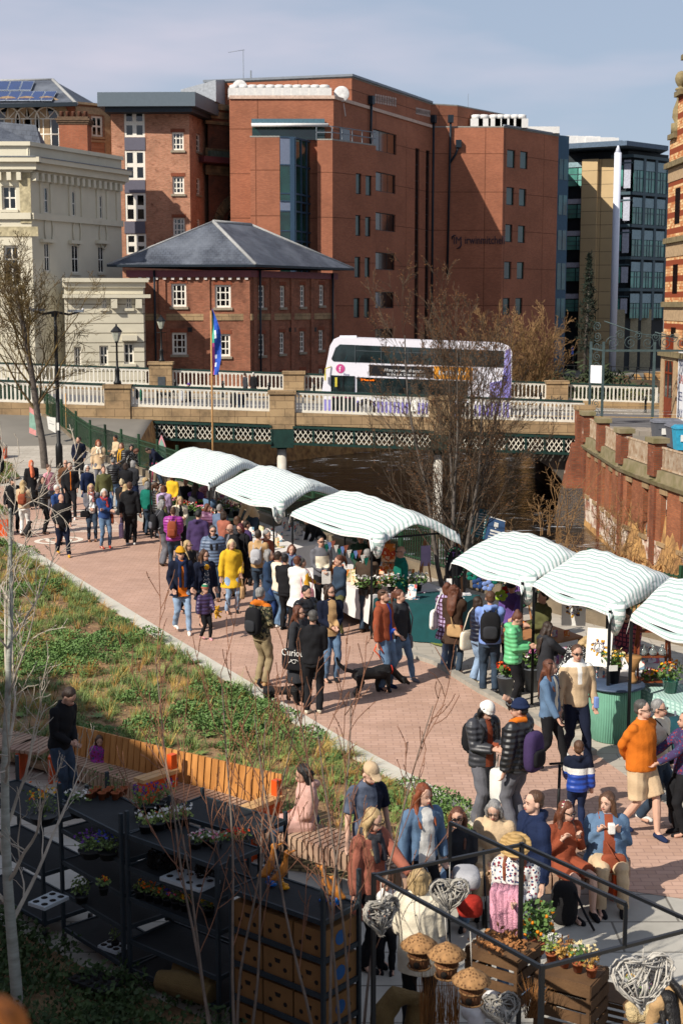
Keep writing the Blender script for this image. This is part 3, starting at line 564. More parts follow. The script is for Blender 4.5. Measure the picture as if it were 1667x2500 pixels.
E0 = XY('Q',1035,150,600); E1 = XY('Q',1330,147,600); E2 = XY('Q',1500,151.5,600); zr = Zt('Q',1330,385,147); zb = Zt('Q',1330,1185,147)
g = MB(); g.prism([(E0[0],E0[1]+.5),(E1[0]-.3,E1[1]+.5),(E2[0],E2[1]+.5),(E2[0],175),(E0[0],175)],0,zr-.4); g.build('core',mat('dark_interior_b','141e24',.6),tb)
g = MB(); o0 = XY('Q',1052,147.5,380); o1 = XY('Q',1310,144.5,380); o2 = XY('Q',1500,149.3,380)
g.prism([o0,o1,o2,(o2[0],176),(o0[0],176)],zr-.2,zr+.25); g.prism([(o0[0],o0[1]+3),(o1[0],o1[1]+3),(o2[0],o2[1]+3),(o2[0],176),(o0[0],176)],zr+.25,zr+.6); g.build('roof_canopy',mat('canopy_metal','4c5c6e',.45),tb)
fe = Fac(E0,E1); ff = Fac(E1,E2); steel = mat('blue_mullion','3e5058',.4,var=.1); lg = glass('pale_teal_glass','6fa39b',rough=.15,var=.5,vs=.6); mg = glass('mid_teal_glass','4a7f76',var=.5,vs=.6); wpn = mat('white_spandrel','a3a6b3',.5); wbl = mat('blue_spandrel','7f969e',.4)
gM = MB(); gL = MB(); gW = MB(); gD = MB(); gK = MB(); gN = MB()
fl_y = [430,600,748,895,1040,1180]
for i in range(5):
 y0,y1 = fl_y[i],fl_y[i+1]; _,za = fe.sz('Q',1330,y0); _,zb_ = fe.sz('Q',1330,y1)
 for a,b in ((.0,1.15),(1.25,3.0)): fe.slab(gL if a else gM,(a,zb_+.9,b,za-1.0),.02,.06)
 for u in (.33,.66): fe.slab(gD,(0,zb_+.9+(za-zb_-1.9)*u-.03,3.0,zb_+.9+(za-zb_-1.9)*u+.03),.03,.1)
 fe.slab(gW if i else gN,(0,za-.9,3.0,za-.4),.02,.08)
 s0 = fe.sz('Q',1238,700)[0]; s1 = fe.sz('Q',1330,700)[0]
 fe.slab(gM,(s0,zb_+.7,s0+(s1-s0)*.55,za-.9),.02,.06); fe.slab(gW,(s0+(s1-s0)*.6,zb_+.5,s1-.15,za-.4) if i < 3 else (s0+(s1-s0)*.6,zb_+.7,s1-.15,za-.9),.02,.08)
 fe.slab(gD,(s0-.1,za-.15,s1,za+.15),.03,.16); fe.slab(gD,(s0-.1,za-.75,s1,za-.62),.03,.12); ff.slab(gD,(0,za-.15,ff.L,za+.15),.03,.16)
 for k in range(4):
  a = ff.L*k/3.2 + .3; b = a + ff.L/3.2 - .45
  ff.slab(gN,(a,za-1.35,b,za-.4),.02,.06); ff.slab(gM,(a,zb_+.2,b,za-1.4),.02,.06)
  for u in (.35,.62): ff.slab(gD,(a+(b-a)*u-.05,zb_+.2,a+(b-a)*u+.05,za-1.4),.05,.1)
  ff.slab(gD,(a,(za+zb_)/2-.35,b,(za+zb_)/2-.27),.05,.1); ff.slab(gD,(b,zb_,b+.4,za),.05,.14)
 gM.build('glazing',mg,tb); gL.build('pale_glazing',lg,tb); gW.build('white_panel',wpn,tb); gD.build('mullion',steel,tb); gN.build('blue_panel',wbl,tb)
 gM = MB(); gL = MB(); gW = MB(); gD = MB(); gN = MB()
for s0,s1,o in ((fe.sz('Q',1112,700)[0],fe.sz('Q',1183,700)[0],.9),):
 g = MB(); fe.slab(g,(s0,0,s1,zr-1.2),-.4,o); g.build('stone_pier',brick('pale_stone_cladding','b59d77','ad9672','6d5f4a',1.9,1.35,.08,.3,mo=.03,off=0,bump=.3),tb)
 g = MB(); fe.slab(g,(s1,0,s1+1.6,zr-1.2),-.4,.3); g.build('stone_pier',MATS['pale_stone_cladding'],tb)
g = MB()
for k in range(3):
 a = 1272 + k*60; p = PY('Q',a,1240,147.5 + k*1.2); g.box((p.x,p.y,3),(1.1,.9,6.6))
g.build('base_column',mat('base_stone','8f8770',.8),tb)
mp = PY('Q',1271,395,144.8); mb = PY('Q',1236,1310,144.8); g = MB(); g.tube([(mp.x,mp.y,zr-.9),(mp.x,mp.y,0)],.36,14); g.tube([(mp.x,mp.y,zr-.9),(mp.x,mp.y,zr-.2)],[.3,.08],10); g.build('mast',mat('white_mast','c3c6d2',.4,var=.03),tb)
g = MB(); [g.box((PY('Q',x,340,152).x,152+h,zr + h*.45+.4),(w,2,1.1)) for x,h,w in ((1040,1.5,2.4),(1085,1.4,3.4),(1140,1.3,2.4),(1190,1.0,3),(1230,.9,2))]; g.build('roof_plant',wp,tb)
hb = brick('dark_red_brick','9c614a','84503c','705a4a',.225,.075,.28,.5,mo=.01,patch=('4a3028',.8),pth=(.5,.75))
hp = thing('hipped_brick_building','two-storey red brick building with hipped slate roof and white sash windows beyond the bridge','building',(-9,100,.7))
Hc = XY('s',612,97,700); Hl = XY('s',318,97,700); Hr = XY('s',818,106,700); Hb = (Hl[0]+Hr[0]-Hc[0],106)
ze = Zt('s',612,660,97); swin = dict(fm=whf,gm=GL,nx=3,nz=3,fw=.14,bar=.07,sill=mat('stone_sill','8a7f6e',.85),am=brick('rubbed_brick','8d4a33','7d402c','5b4638',.075,.3,.1,1,mo=.01))
swn = dict(swin); swn.update(nx=2,nz=4,fw=.12)
F3 = block(hp,[Hl,Hc,Hr,Hb],0,ze,hb,{0: [('P',[(782,1012,850,1118),(980,1018,1052,1122),(785,1236,852,1336),(985,1242,1050,1344)],swin)],
 1: [('P',[(1180,1020,1208,1122),(1277,1022,1300,1120),(1368,1020,1390,1118),(1455,1018,1477,1112),(1180,1242,1208,1340),(1275,1235,1298,1332),(1367,1230,1390,1324),(1453,1224,1475,1315),(1278,1420,1300,1480),(1367,1410,1390,1470),(1453,1400,1475,1460)],swn)]})
g = MB(); oh = .75; c0 = Vector((*Hl,0)); ev = []
def inset(P,o):
 n = len(P); out = []
 for i in range(n):
  p,a,b = Vector(P[i]),Vector(P[i-1]),Vector(P[(i+1) % n]); d1 = (p-a).normalized(); d2 = (b-p).normalized(); n1 = Vector((d1.y,-d1.x)); n2 = Vector((d2.y,-d2.x)); k = (n1+n2); out.append(p + k * (o / max(.3,1+n1.dot(n2))))
 return out
E_ = inset([Hl,Hc,Hr,Hb],oh); ap = PY('s',521,541,100.5); ap2 = PY('s',613,549,104); zE = ze + .35
V = [(p.x,p.y,zE) for p in E_] + [tuple(ap),tuple(ap2)]
g.add(V,[(0,1,4),(1,2,5,4),(2,3,5),(3,0,4,5),(3,2,1,0)]); g.build('roof',slate,hp)
g = MB(); g.tube([V[1],V[4]],.13,6); g.tube([V[2],V[5]],.1,6); g.tube([V[4],V[5]],.13,6); g.tube([V[0],V[4]],.08,6); g.build('ridge_tiles',mat('pale_ridge','8f8f8e',.8),hp)
g = MB(); I2 = inset([Hl,Hc,Hr,Hb],.12); g.prism([tuple(p) for p in I2],ze-.45,ze); g.build('eaves_band',mat('plum_paint','6e3b41',.6,var=.1),hp)
g = MB()
for i in range(4):
 a,b = E_[i],E_[(i+1) % 4]; g.beam((a.x,a.y,zE-.06),(b.x,b.y,zE-.06),.14,.16)
g.build('gutter',pipe,hp); g = MB()
for f,ss in ((F3[0],np.arange(.6,F3[0].L,.55)),):
 for k,s in enumerate(ss): f.slab(g,(s,ze-.62,s+.2,ze-.47),.0,.18)
g.build('dentils',mat('white_dentil','cfc5bd',.7),hp)
g = MB(); f0,f1 = F3[0],F3[1]; zs = f0.sz('P',900,1165)[1]
f0.slab(g,(0,zs-.22,f0.L+.06,zs+.22),.003,.07); f1.slab(g,(0,zs-.22,f1.L,zs+.22),.003,.07); g.build('string_course',sand,hp)
g = MB()
for x in (1160,1238,1330,1420,1512): s = f1.sz('P',x,1100)[0]; f1.slab(g,(max(0,s-.2),0,min(f1.L,s+.2),ze-.45),.004,.1)
for x in (742,943,1125): s = f0.sz('P',x,1100)[0]; f0.slab(g,(s-.22,0,s+.22,ze-.45),.004,.1)
g.build('pilaster',hb,hp)
for f,xs in ((f0,(708,)),(f1,(1176,1506))):
 for x in xs: g = MB(); s = f.sz('P',x,1100)[0]; g.tube([f.P(s,ze,.2),f.P(s,0,.2)],.07,6); g.build('drainpipe',pipe,hp)
g = MB()
for x in (866,1323,1340,1435): ff_ = f0 if x < 1000 else f1; s,z = ff_.sz('P',x,1222); ff_.slab(g,(s-.15,z-.15,s+.15,z+.15),0,.06)
g.build('tie_plate',blk,hp)
tw = thing('brick_tower','tall red brick tower with strip of white windows and flat grey roof canopy','building',(-19,113,.7))
tbk = brick('tower_brick','b87c62','9e664c','94806d',.225,.075,.25,.6,mo=.011,patch=('6b4436',1.5),pth=(.55,.7))
T0 = XY('P',512,112,500); T1 = XY('P',866,112,500); T2 = XY('P',965,118,500); zt = Zt('P',866,215,112)
w4 = dict(fm=whf,gm=GL,nx=2,nz=2,fw=.16,bar=.3,dep=.06); w6 = dict(fm=whf,gm=GL,nx=3,nz=3,fw=.13,bar=.08,sill=mat('stone_sill'),am=MATS['rubbed_brick']); w6n = dict(w6); w6n['am'] = None
ft = block(tw,[T0,T1,T2,(T2[0],126),(T0[0],126)],0,zt,tbk,{0: [('P',[(567,218,660,345),(570,405,663,540),(572,600,666,728),(576,785,668,880)],w4),('P',[(785,322,838,405),(787,524,840,604),(790,712,843,795)],w6)],
 1: [('P',[(895,330,915,412),(897,530,915,607),(899,718,915,770)],w6n)]})
f = ft[0]
for y0,y1 in ((346,404),(541,599),(729,784)): g = MB(); r = f.rect('P',(569,y0,663,y1)); f.slab(g,r,.004,.05); g.build('grey_panel',mat('slate_grey_panel','5c5a66',.5,var=.05),tw)
a0,a1,a2 = XY('P',445,110.5,190),XY('P',890,110.3,190),XY('P',1012,117,200); z0 = Zt('P',866,212,110.5)
g = MB(); g.prism([a0,a1,a2,(a2[0],127),(a0[0],127)],z0+.12,z0+1.15); g.build('roof_canopy',mat('canopy_grey','56616a',.5,var=.05),tw)
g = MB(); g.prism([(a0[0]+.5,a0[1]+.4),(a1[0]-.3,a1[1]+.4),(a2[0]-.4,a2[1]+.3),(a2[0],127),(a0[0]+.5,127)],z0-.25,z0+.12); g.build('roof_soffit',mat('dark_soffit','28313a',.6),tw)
p0,p1,p2 = XY('P',825,116,150),XY('P',985,115,150),XY('P',1047,119,150)
g = MB(); g.prism([p0,p1,p2,(p2[0],123),(p0[0],123)],z0+1.1,[Zt('P',825,128,116),Zt('P',985,84,115),Zt('P',1047,95,119)+.2,Zt('P',1047,95,119)+.2,Zt('P',825,128,116)])
g.build('plant_room',mat('ribbed_metal','8b8f95',.45,pat='wale',ps=.9,coord='UV'),tw)
rwg = thing('arched_brick_wing','old dark brick wing with stone bands, plum cornice and a big arch beside the tower','building',(-14,117,.7))
R0 = XY('P',950,115.5,500); R1 = XY('P',1150,118.5,500); R2 = XY('P',1162,124,500); zw = Zt('P',1060,205,117)
obk = brick('sooty_brick','6f4332','5a382c','4e4036',.225,.075,.35,.4,mo=.01,patch=('38302b',.5),pth=(.5,.7))
fw_ = block(rwg,[R0,R1,R2,(R2[0],130),(R0[0],130)],0,zw,obk); f = fw_[0]; g = MB(); sst = brick('weathered_stone','857256','746248','4a4236',.9,.35,.35,.5,patch=('3d3e33',.7),pth=(.45,.65))
for y0,y1,o in ((195,222,.18),(232,262,.1),(275,290,.16),(400,440,.2),(478,520,.14)):
 za = f.sz('P',1000,y0)[1]; zb2 = f.sz('P',1000,y1)[1]
 f.slab(g,(-.3,zb2,f.L+.1,za),.003,o+.003); fw_[1].slab(g,(0,zb2,fw_[1].L,za),.003,o)
g.build('stone_band',sst,rwg); g = MB(); za = f.sz('P',1000,443)[1]; zb2 = f.sz('P',1000,470)[1]; f.slab(g,(-1.2,zb2,f.L+1.2,za),.0,1.1); g.build('cornice',mat('plum_cornice','5a3236',.6),rwg)
g = MB(); za = f.sz('P',1000,425)[1]; f.slab(g,(-.2,f.sz('P',1000,443)[1],f.L+.2,za+.2),.25,.6); g.build('mossy_ledge',mat('green_lead','4c5a50',.7,var=.3),rwg)
cs,cz = f.sz('P',1080,740); g = MB(); N = 20
for i in range(N):
 t0,t1 = math.pi*i/N,math.pi*(i+1)/N-.02
 P4 = [f.P(cs-r*math.cos(t),cz-1.2+r*math.sin(t)*1.35,o) for o in (.12,) for t,r in ((t0,1.9),(t0,2.6),(t1,2.6),(t1,1.9))]; g.ext(P4,f.n*-.1)
g.build('arch_stones',sst,rwg); g = MB(); q = [f.P(cs+1.0*math.cos(t),cz+.1+1.2*math.sin(t),.03) for t in [i*math.pi/8 for i in range(16)]]; g.ext(q,f.n*.05); g.build('round_window',GL,rwg)
g = MB()
for x in (1146,1165): s = f.sz('P',x-6,500)[0]; g.tube([f.P(s,zw,.2),f.P(s,2,.2)],.1,6)
g.build('drainpipe',pipe,rwg)
cr = brick('cream_stucco','c4bda9','c0b9a5','b8b09b',2.4,50,.08,.4,mo=.004,bump=.05,patch=('a29a82',.5),pth=(.6,.8)); crr = brick('rusticated_stucco','c4bda9','bfb8a4','7a7362',60,.62,.1,.4,mo=.035,bump=.5)
cb = thing('cream_stucco_building','cream classical stucco building with dentil cornice, tall windows and a low side wing','building',(-20,94,.7))
K0 = (XY('P',-60,92,500)[0],92); K1 = XY('P',141,92,600); K2 = XY('P',552,101,600); zk = Zt('P',141,495,92); zk2 = Zt('P',135,365,92)
cw = dict(fm=whf,gm=GL,nx=2,nz=2,fw=.1,bar=.09,sill=cr,dep=.22); cw2 = dict(cw); cw2.update(nx=2,nz=3,fw=.14)
fk = block(cb,[K0,K1,K2,(K2[0]-2,106),(K0[0],106)],0,zk,cr,{0: [('P',[(10,567,75,675)],cw),('P',[(20,838,90,1028)],cw2)],
 1: [('P',[(195,575,222,690),(322,592,345,703),(447,612,468,715),(205,830,228,955),(330,838,360,962),(450,845,475,962)],dict(cw,dep=.08,fw=.05,bar=.06))]})
g = MB(); f0,f1 = fk[0],fk[1]
for a,b,o in ((zk,zk+.45,.5),(zk+.45,zk+.75,.75),(zk+.75,zk2-.25,-.1),(zk2-.25,zk2,.08),(zk-.15,zk,.2)):
 f0.slab(g,(0,a,f0.L+max(o,0),b),-.8,o); f1.slab(g,(-.0,a,f1.L+.3,b),-.8,o-.003)
for fq_,yy in ((f0,700),(f1,700)): z = f1.sz('P',150,705)[1]; fq_.slab(g,(0,z-.2,fq_.L,z+.2),.003,.18)
for fq_ in (f0,f1):
 for i in range(int(fq_.L/.62)): fq_.slab(g,(i*.62+.1,zk-.65,i*.62+.38,zk-.152),.003,.38)
for x in (190,235,320,375,445,490,535):
 s = f1.sz('P',x,640)[0]; f1.slab(g,(s-.16,f1.sz('P',300,725)[1]+.1,s+.16,zk-.7),.003,.09)
for x0,x1 in ((188,230),(316,352),(440,475)):
 for y0,y1 in ((835,970),):
  a = f1.sz('P',x0,820)[0]; b = f1.sz('P',x1,820)[0]; z = f1.sz('P',(x0+x1)/2+8,826 if x0 < 200 else 832)[1]; f1.slab(g,(a-.1,z,b+.3,z+.22),.003,.3)
g.build('mouldings',cr,cb)
g = MB()
for x,y in ((222,765),(350,778),(470,790)):
 s,z = f1.sz('P',x,y); g.tube([f1.P(s+.42*math.cos(t),z+.95*math.sin(t),.06) for t in [i*math.pi/9 for i in range(19)]],.06,5,cap=False)
g.build('oval_ornament',cr,cb)
g = MB(); s0,z0 = f0.sz('P',118,620); f0.slab(g,(s0-.35,z0-1.6,s0+.35,z0+1.5),.003,.06); s0,z0 = f0.sz('P',40,775); f0.slab(g,(s0-2,z0-.3,s0+1.9,z0+.3),.003,.06); g.build('relief_panel',mat('carved_cream','a59a7c',.9,bump=1,bs=6,var=.3,vs=4),cb)
g = MB(); r_ = inset([K0,K1,K2,(K2[0]-2,106),(K0[0],106)],.8); g.prism([tuple(p) for p in r_],zk+.75,zk+.8); g.build('lead_flashing',lead,cb)
w0,w1,w2 = XY('P',150,92.5,1000),XY('P',652,93.5,1000),XY('P',662,98,1000); zv = Zt('P',650,1000,93.5)
fv = block(cb,[(w0[0]+2,w0[1]),w1,w2,(w0[0]+2,98)],0,zv,crr,{0: [('P',[(575,1075,603,1125),(465,1075,490,1125),(566,1285,612,1378),(455,1295,495,1385),(340,1300,372,1390)],cw)]},name='wing_wall',roofm=lead)
g = MB(); f = fv[0]
for y0,y1,o in ((988,1006,.35),(1006,1030,.15),(1062,1078,.45)): f.slab(g,(-.1,f.sz('P',600,y1)[1],f.L+o,f.sz('P',600,y0)[1]),.003,o)
s = f.sz('P',520,1090)[0]; z = f.sz('P',520,1082)[1]
for x in (520,632): s = f.sz('P',x,1090)[0]; f.slab(g,(s-.2,z-.6,s+.2,z),.02,.4)
for x0,x1 in ((555,625),): a,b = f.sz('P',x0,1270)[0],f.sz('P',x1,1270)[0]; z = f.sz('P',590,1272)[1]; f.slab(g,(a,z,b,z+.35),.003,.3)
g.build('mouldings',cr,cb)
g = MB(); a = [PY('P',*p) for p in ((-60,270,98),(165,290,98),(190,385,97),(-60,375,95))]; b = [Vector((p.x,p.y+5,p.z-1.5)) for p in a]
g.add([tuple(p) for p in a+b],[(0,3,2,1),(4,5,6,7),(0,1,5,4),(1,2,6,5),(2,3,7,6),(3,0,4,7)]); g.build('slate_dormer',slate,cb)
ar = thing('arched_window_building','brick building with round-arched windows, slate roof and blue solar panels','building',(-27,117,.7))
ob2 = brick('orange_brick','a05a3e','8d4d35','7f6452',.225,.075,.2,.5,mo=.01)
r0,r1,r2 = (XY('P',-80,116,250)[0],116),XY('P',345,116,250),XY('P',520,118,250); zq = Zt('P',200,200,116)
f5 = block(ar,[r0,r1,(r1[0]+.5,128),(r0[0],128)],0,zq,ob2); f = f5[0]
rf = [PY('P',*p) for p in ((-80,205,114.8),(352,195,114.8),(242,84,121),(-80,90,121),(430,190,128))]
g = MB(); g.add([tuple(p) for p in rf],[(0,1,2,3),(1,4,2)]); g.build('roof',slate,ar); g = MB(); g.tube([rf[1],rf[2]],.14,6); g.tube([rf[3],rf[2]],.12,6); g.build('ridge_tiles',mat('pale_ridge'),ar)
g = MB(); g.beam(rf[0],rf[1],.3,.3); g.build('gutter',pipe,ar)
n_ = (rf[1]-rf[0]).cross(rf[3]-rf[0]).normalized(); n_ = n_ if n_.z > 0 else -n_
pvm = mat('solar_cell','1a2f5e',.25,var=.15,vs=.8,spec=.8)
def onroof(x,y): d = ray(*px('P',x,y)); o = Vector((0,0,H_)); t = (rf[0]+n_*.12-o).dot(n_)/d.dot(n_); return o + d*t
for ys,xs,sk in (((93,134),[(-60+i*55,-60+(i+1)*55) for i in range(4)],-14),((139,181),[(-60+i*53+5,-60+(i+1)*53+5) for i in range(6)],-22)):
 for a,b in xs:
  Q4 = [onroof(a+sk,ys[1]),onroof(b-3+sk,ys[1]),onroof(b-3+2,ys[0]),onroof(a+2,ys[0])]; g = MB(); g.ext(Q4,n_*.06); o = g.build('solar_panel',mat('panel_frame','9aa3b0',.4),ar)
  c = sum(Q4,Vector())/4; g = MB(); g.ext([c+(q-c)*.93+n_*.065 for q in Q4],n_*.012); g.build('solar_cells',pvm,o)
for x in (40,127,217):
 s,z = f.sz('P',x,262); g = MB(); N = 12
 for i in range(N):
  t0,t1 = math.pi*i/N,math.pi*(i+1)/N
  g.ext([f.P(s-r*math.cos(t),z+r*math.sin(t),.1) for t,r in ((t0,1.0),(t0,1.75),(t1,1.75),(t1,1.0))],f.n*-.09)
 for sg in (-1,1): f.slab(g,(s+sg*1.38-.38,z-4,s+sg*1.38+.38,z),.003,.1)
 g.build('arch_surround',mat('buff_stone','9c8467',.85,var=.2),ar)
 g = MB(); q = [f.P(s+math.cos(t),z+math.sin(t),.02) for t in [i*math.pi/10 for i in range(11)]] + [f.P(s-1,z-4,.02),f.P(s+1,z-4,.02)]; g.ext(q,f.n*.02); w = g.build('window',GL,ar)
 g = MB(); g.tube([f.P(s+.92*math.cos(t),z+.92*math.sin(t),.07) for t in [i*math.pi/10 for i in range(11)]],.08,5)
 for t in (math.pi/4,math.pi/2,3*math.pi/4): g.tube([f.P(s,z,.07),f.P(s+.95*math.cos(t),z+.95*math.sin(t),.07)],.05,5)
 for u in (-.92,-.3,.3,.92): g.tube([f.P(s+u,z,.07),f.P(s+u,z-4,.07)],.06,5)
 for u in (0,-1.2,-2.4): g.tube([f.P(s-1,z+u,.07),f.P(s+1,z+u,.07)],.06,5)
 g.build('glazing_bars',whf,w)
f6 = block(ar,[r1,r2,(r2[0],128),(r1[0],128)],0,Zt('P',430,195,117),brick('buff_pink_brick','9c7158','8c6049','8a735f',.45,.15,.3,.6,mo=.012),{0: [('P',[(418,248,470,343)],dict(fm=whf,gm=GL,nx=2,nz=2,fw=.16,bar=.14,sill=mat('buff_stone')))]},name='end_wall',roofm=lead)
g = MB(); f = f6[0]
for y0,y1,o in ((190,200,.3),(208,240,.08),(355,365,.1)): f.slab(g,(0,f.sz('P',400,y1)[1],f.L,f.sz('P',400,y0)[1]),.003,o)
for s in (0,f.sz('P',478,300)[0]): f.slab(g,(s,0,s+.5,f.sz('P',400,210)[1]),.003,.07)
g.build('stone_trim',mat('buff_stone'),ar)
ch = thing('chimney_stack','square brick chimney stack rising behind the cream parapet','chimney',tuple(PY('P',335,420,106)))
c = PY('P',335,420,106); zz = PY('P',335,285,106).z; zt2 = PY('P',335,250,106).z; wd_ = XY('P',398,106,300)[0]-XY('P',268,106,300)[0]
g = MB(); g.box((c.x,c.y+1,(zz+c.z-4)/2),(wd_,wd_*.8,zz-c.z+4)); g.build('stack',ob2,ch); g = MB()
for i,w in enumerate((1.06,1.14,1.2,1.08)): g.box((c.x,c.y+1,zz+(zt2-zz)*(i+.5)/4),(wd_*w,wd_*.8*w,(zt2-zz)/4))
g.build('corbelled_cap',mat('sooty_stone','5d4a3a',.9,var=.3),ch); g = MB()
for i in range(5): g.lathe((c.x-wd_*.42+i*wd_*.21,c.y+.6,zt2),[(.16,0),(.14,.35),(.17,.4),(.1,.42)],8)
g.build('chimney_pots',mat('clay_pot','5b3a2c',.9),ch)
sb = thing('striped_brick_building','red brick building with cream glazed bands, stepped gable and stone ball finial at right edge','building',(19,80,0))
stb = brick('banded_brick','c79a62','b06a38','8a5b3a',.225,.075,.15,.6,mo=.01,bump=.3)
def banded():
 m = stb; nt = m.node_tree; n = nt.nodes; l = nt.links; b = n['Principled BSDF']; tc = n.new('ShaderNodeTexCoord'); sp = n.new('ShaderNodeSeparateXYZ'); l.new(tc.outputs['UV'],sp.inputs[0])
 def band(sock,per,th,ph=0):
  a = n.new('ShaderNodeMath'); a.operation = 'MULTIPLY_ADD'; a.inputs[1].default_value = 1/per; a.inputs[2].default_value = ph; l.new(sock,a.inputs[0]); f = n.new('ShaderNodeMath'); f.operation = 'FRACT'; l.new(a.outputs[0],f.inputs[0])
  g = n.new('ShaderNodeMath'); g.operation = 'LESS_THAN'; g.inputs[1].default_value = th; l.new(f.outputs[0],g.inputs[0]); return g.outputs[0]
 v = band(sp.outputs[1],.9,.36); old = b.inputs['Base Color'].links[0].from_socket
 bt = n.new('ShaderNodeTexBrick'); bt.inputs['Color1'].default_value = (*lin('cfae80'),1); bt.inputs['Color2'].default_value = (*lin('a85a2c'),1); bt.inputs['Mortar'].default_value = (*lin('8a5b3a'),1); bt.inputs['Scale'].default_value = 1
 bt.inputs['Brick Width'].default_value = .42; bt.inputs['Row Height'].default_value = .15; bt.inputs['Mortar Size'].default_value = .012; bt.inputs['Bias'].default_value = -.1; l.new(tc.outputs['UV'],bt.inputs[0])
 x = n.new('ShaderNodeMixRGB'); l.new(v,x.inputs[0]); l.new(bt.outputs[0],x.inputs[1]); x.inputs[2].default_value = (*lin('7e3c24'),1); l.new(x.outputs[0],b.inputs['Base Color'])
banded()
S0 = (18.9,84.2); S1 = (19.05,70); f = Fac((18.9,84.2),(19.05,70)); zs1 = f.sz('s',1632,345)[1]
g = MB(); steps = [(0,zs1),(1.7,zs1),(1.7,zs1+2.2),(3.0,zs1+2.2),(3.0,zs1+4),(4.3,zs1+4),(4.3,zs1+5.8),(6,zs1+5.8),(6,zs1+7.6),(14,zs1+7.6),(14,0),(0,0)]
g.ext([f.P(s,z) for s,z in steps],-f.n*9); g.build('wall',stb,sb)
g = MB(); g2 = MB()
for s,z in ((1.7,zs1),(3.0,zs1+2.2),(4.3,zs1+4),(6,zs1+5.8)): f.slab(g,(s-1.45,z,s+.05,z+.28),-.5,.22)
for y,o in ((412,.28),(590,.2),(742,.2),(860,.3)): z = f.sz('s',1617,y)[1]; f.slab(g,(-.15,z-.18,f.L,z+.12),-.0,o); f.slab(g2,(-.02,z-.95,f.L,z-.2),0,.04)
fb = Fac((28,84.2),(18.9,84.2))
g.build('stone_cornice',mat('weathered_cornice','6e6248',.9,var=.3,vs=3),sb); g2.build('stone_band',mat('buff_stone'),sb)
g = MB()
for s0 in (1.8,4.6,7.4):
 for y0,y1 in ((430,565),(610,730),(760,850)): r0_,r1_ = f.sz('s',1625,y1)[1],f.sz('s',1625,y0)[1]; f.slab(g,(s0,r0_+.3,s0+1.1,r1_-.9),.0,.02)
g.build('window',GL,sb)
g = MB(); f.slab(g,(0,0,.75,5.2),.003,.12); f.slab(g,(3.0,0,3.8,5.2),.003,.12); f.slab(g,(.75,3.6,3.0,4.0),.003,.1); g.build('stone_jamb',mat('buff_stone'),sb)
g = MB(); f.slab(g,(.8,0,2.9,5),.01,.06); dr = g.build('door',mat('red_brown_door','6d2a14',.45,var=.1),sb)
g = MB(); q = [f.P(1.85+.8*math.cos(t),2.9+.75*math.sin(t),.07) for t in [i*math.pi/8 for i in range(9)]] + [f.P(1.05,1.5,.07),f.P(2.65,1.5,.07)]; g.ext(q,f.n*.01); g.build('door_glass',glass('door_glass','2a3030'),dr)
g = MB(); f.slab(g,(1.8,1.5,1.9,3.6),.07,.12); f.slab(g,(1.05,2.85,2.65,2.95),.07,.12); g.build('glazing_bars',MATS['red_brown_door'],dr)
fz = f.P(1.0,zs1+.3,-.3); g = MB(); g.lathe(fz,[(.5,0),(.5,.55),(.3,.6),(.45,.9),(.42,1.3),(.2,1.9),(.3,2.1),(.16,2.2),(.16,2.35),(.34,2.4),(.3,2.5),(.12,2.55),(.2,2.62),(.33,2.85),(.36,3.02),(.33,3.2),(.2,3.38),(.05,3.44)],14)
g.build('finial',mat('finial_stone','7d7052',.9,var=.2),sb)
g = MB(); f.slab(g,(4.2,.3,9.5,4.2),.05,.12); bo = g.build('sign_board',mat('white_board','c9c9cc',.6,var=.04),sb)
for i,(t,c) in enumerate((('ROLL ENDS','blu'),('CARPETS','redt'),('SEE INSIDE','blu'),('PAY LESS','blu'))):
 text('lettering',t,.72,f.P(4.4,3.4-i*.95,.125),f.u,(0,0,1),mat('sign_'+c,'26345e' if c == 'blu' else '8e3a30',.6),bo,.01,sx=.9)
sh = thing('side_building','tall brick building left of the square, casting the shade over the near plant stall','building',(-17,12,0))
ga,gb = Vector((-17.0,14.5,0)),Vector((-17.0+.48*30,14.5-.875*30,0)); dd = (gb-ga).normalized(); nn = Vector((-dd.y,dd.x,0)); nn = nn if nn.x < 0 else -nn
P4 = [gb,ga,ga+nn*14,gb+nn*14]; cc = sum(P4,Vector())/4; P4 = P4 if (P4[1]-P4[0]).cross(P4[2]-P4[1]).z > 0 else P4[::-1]
HS = 12.2
g = MB(); g.prism([(p.x,p.y) for p in P4],0,HS); g.build('wall',ob2,sh); g = MB(); g.prism([tuple(p) for p in inset([(p.x,p.y) for p in P4],.15)],HS,HS+.25); g.build('parapet',MATS['buff_stone'],sh)
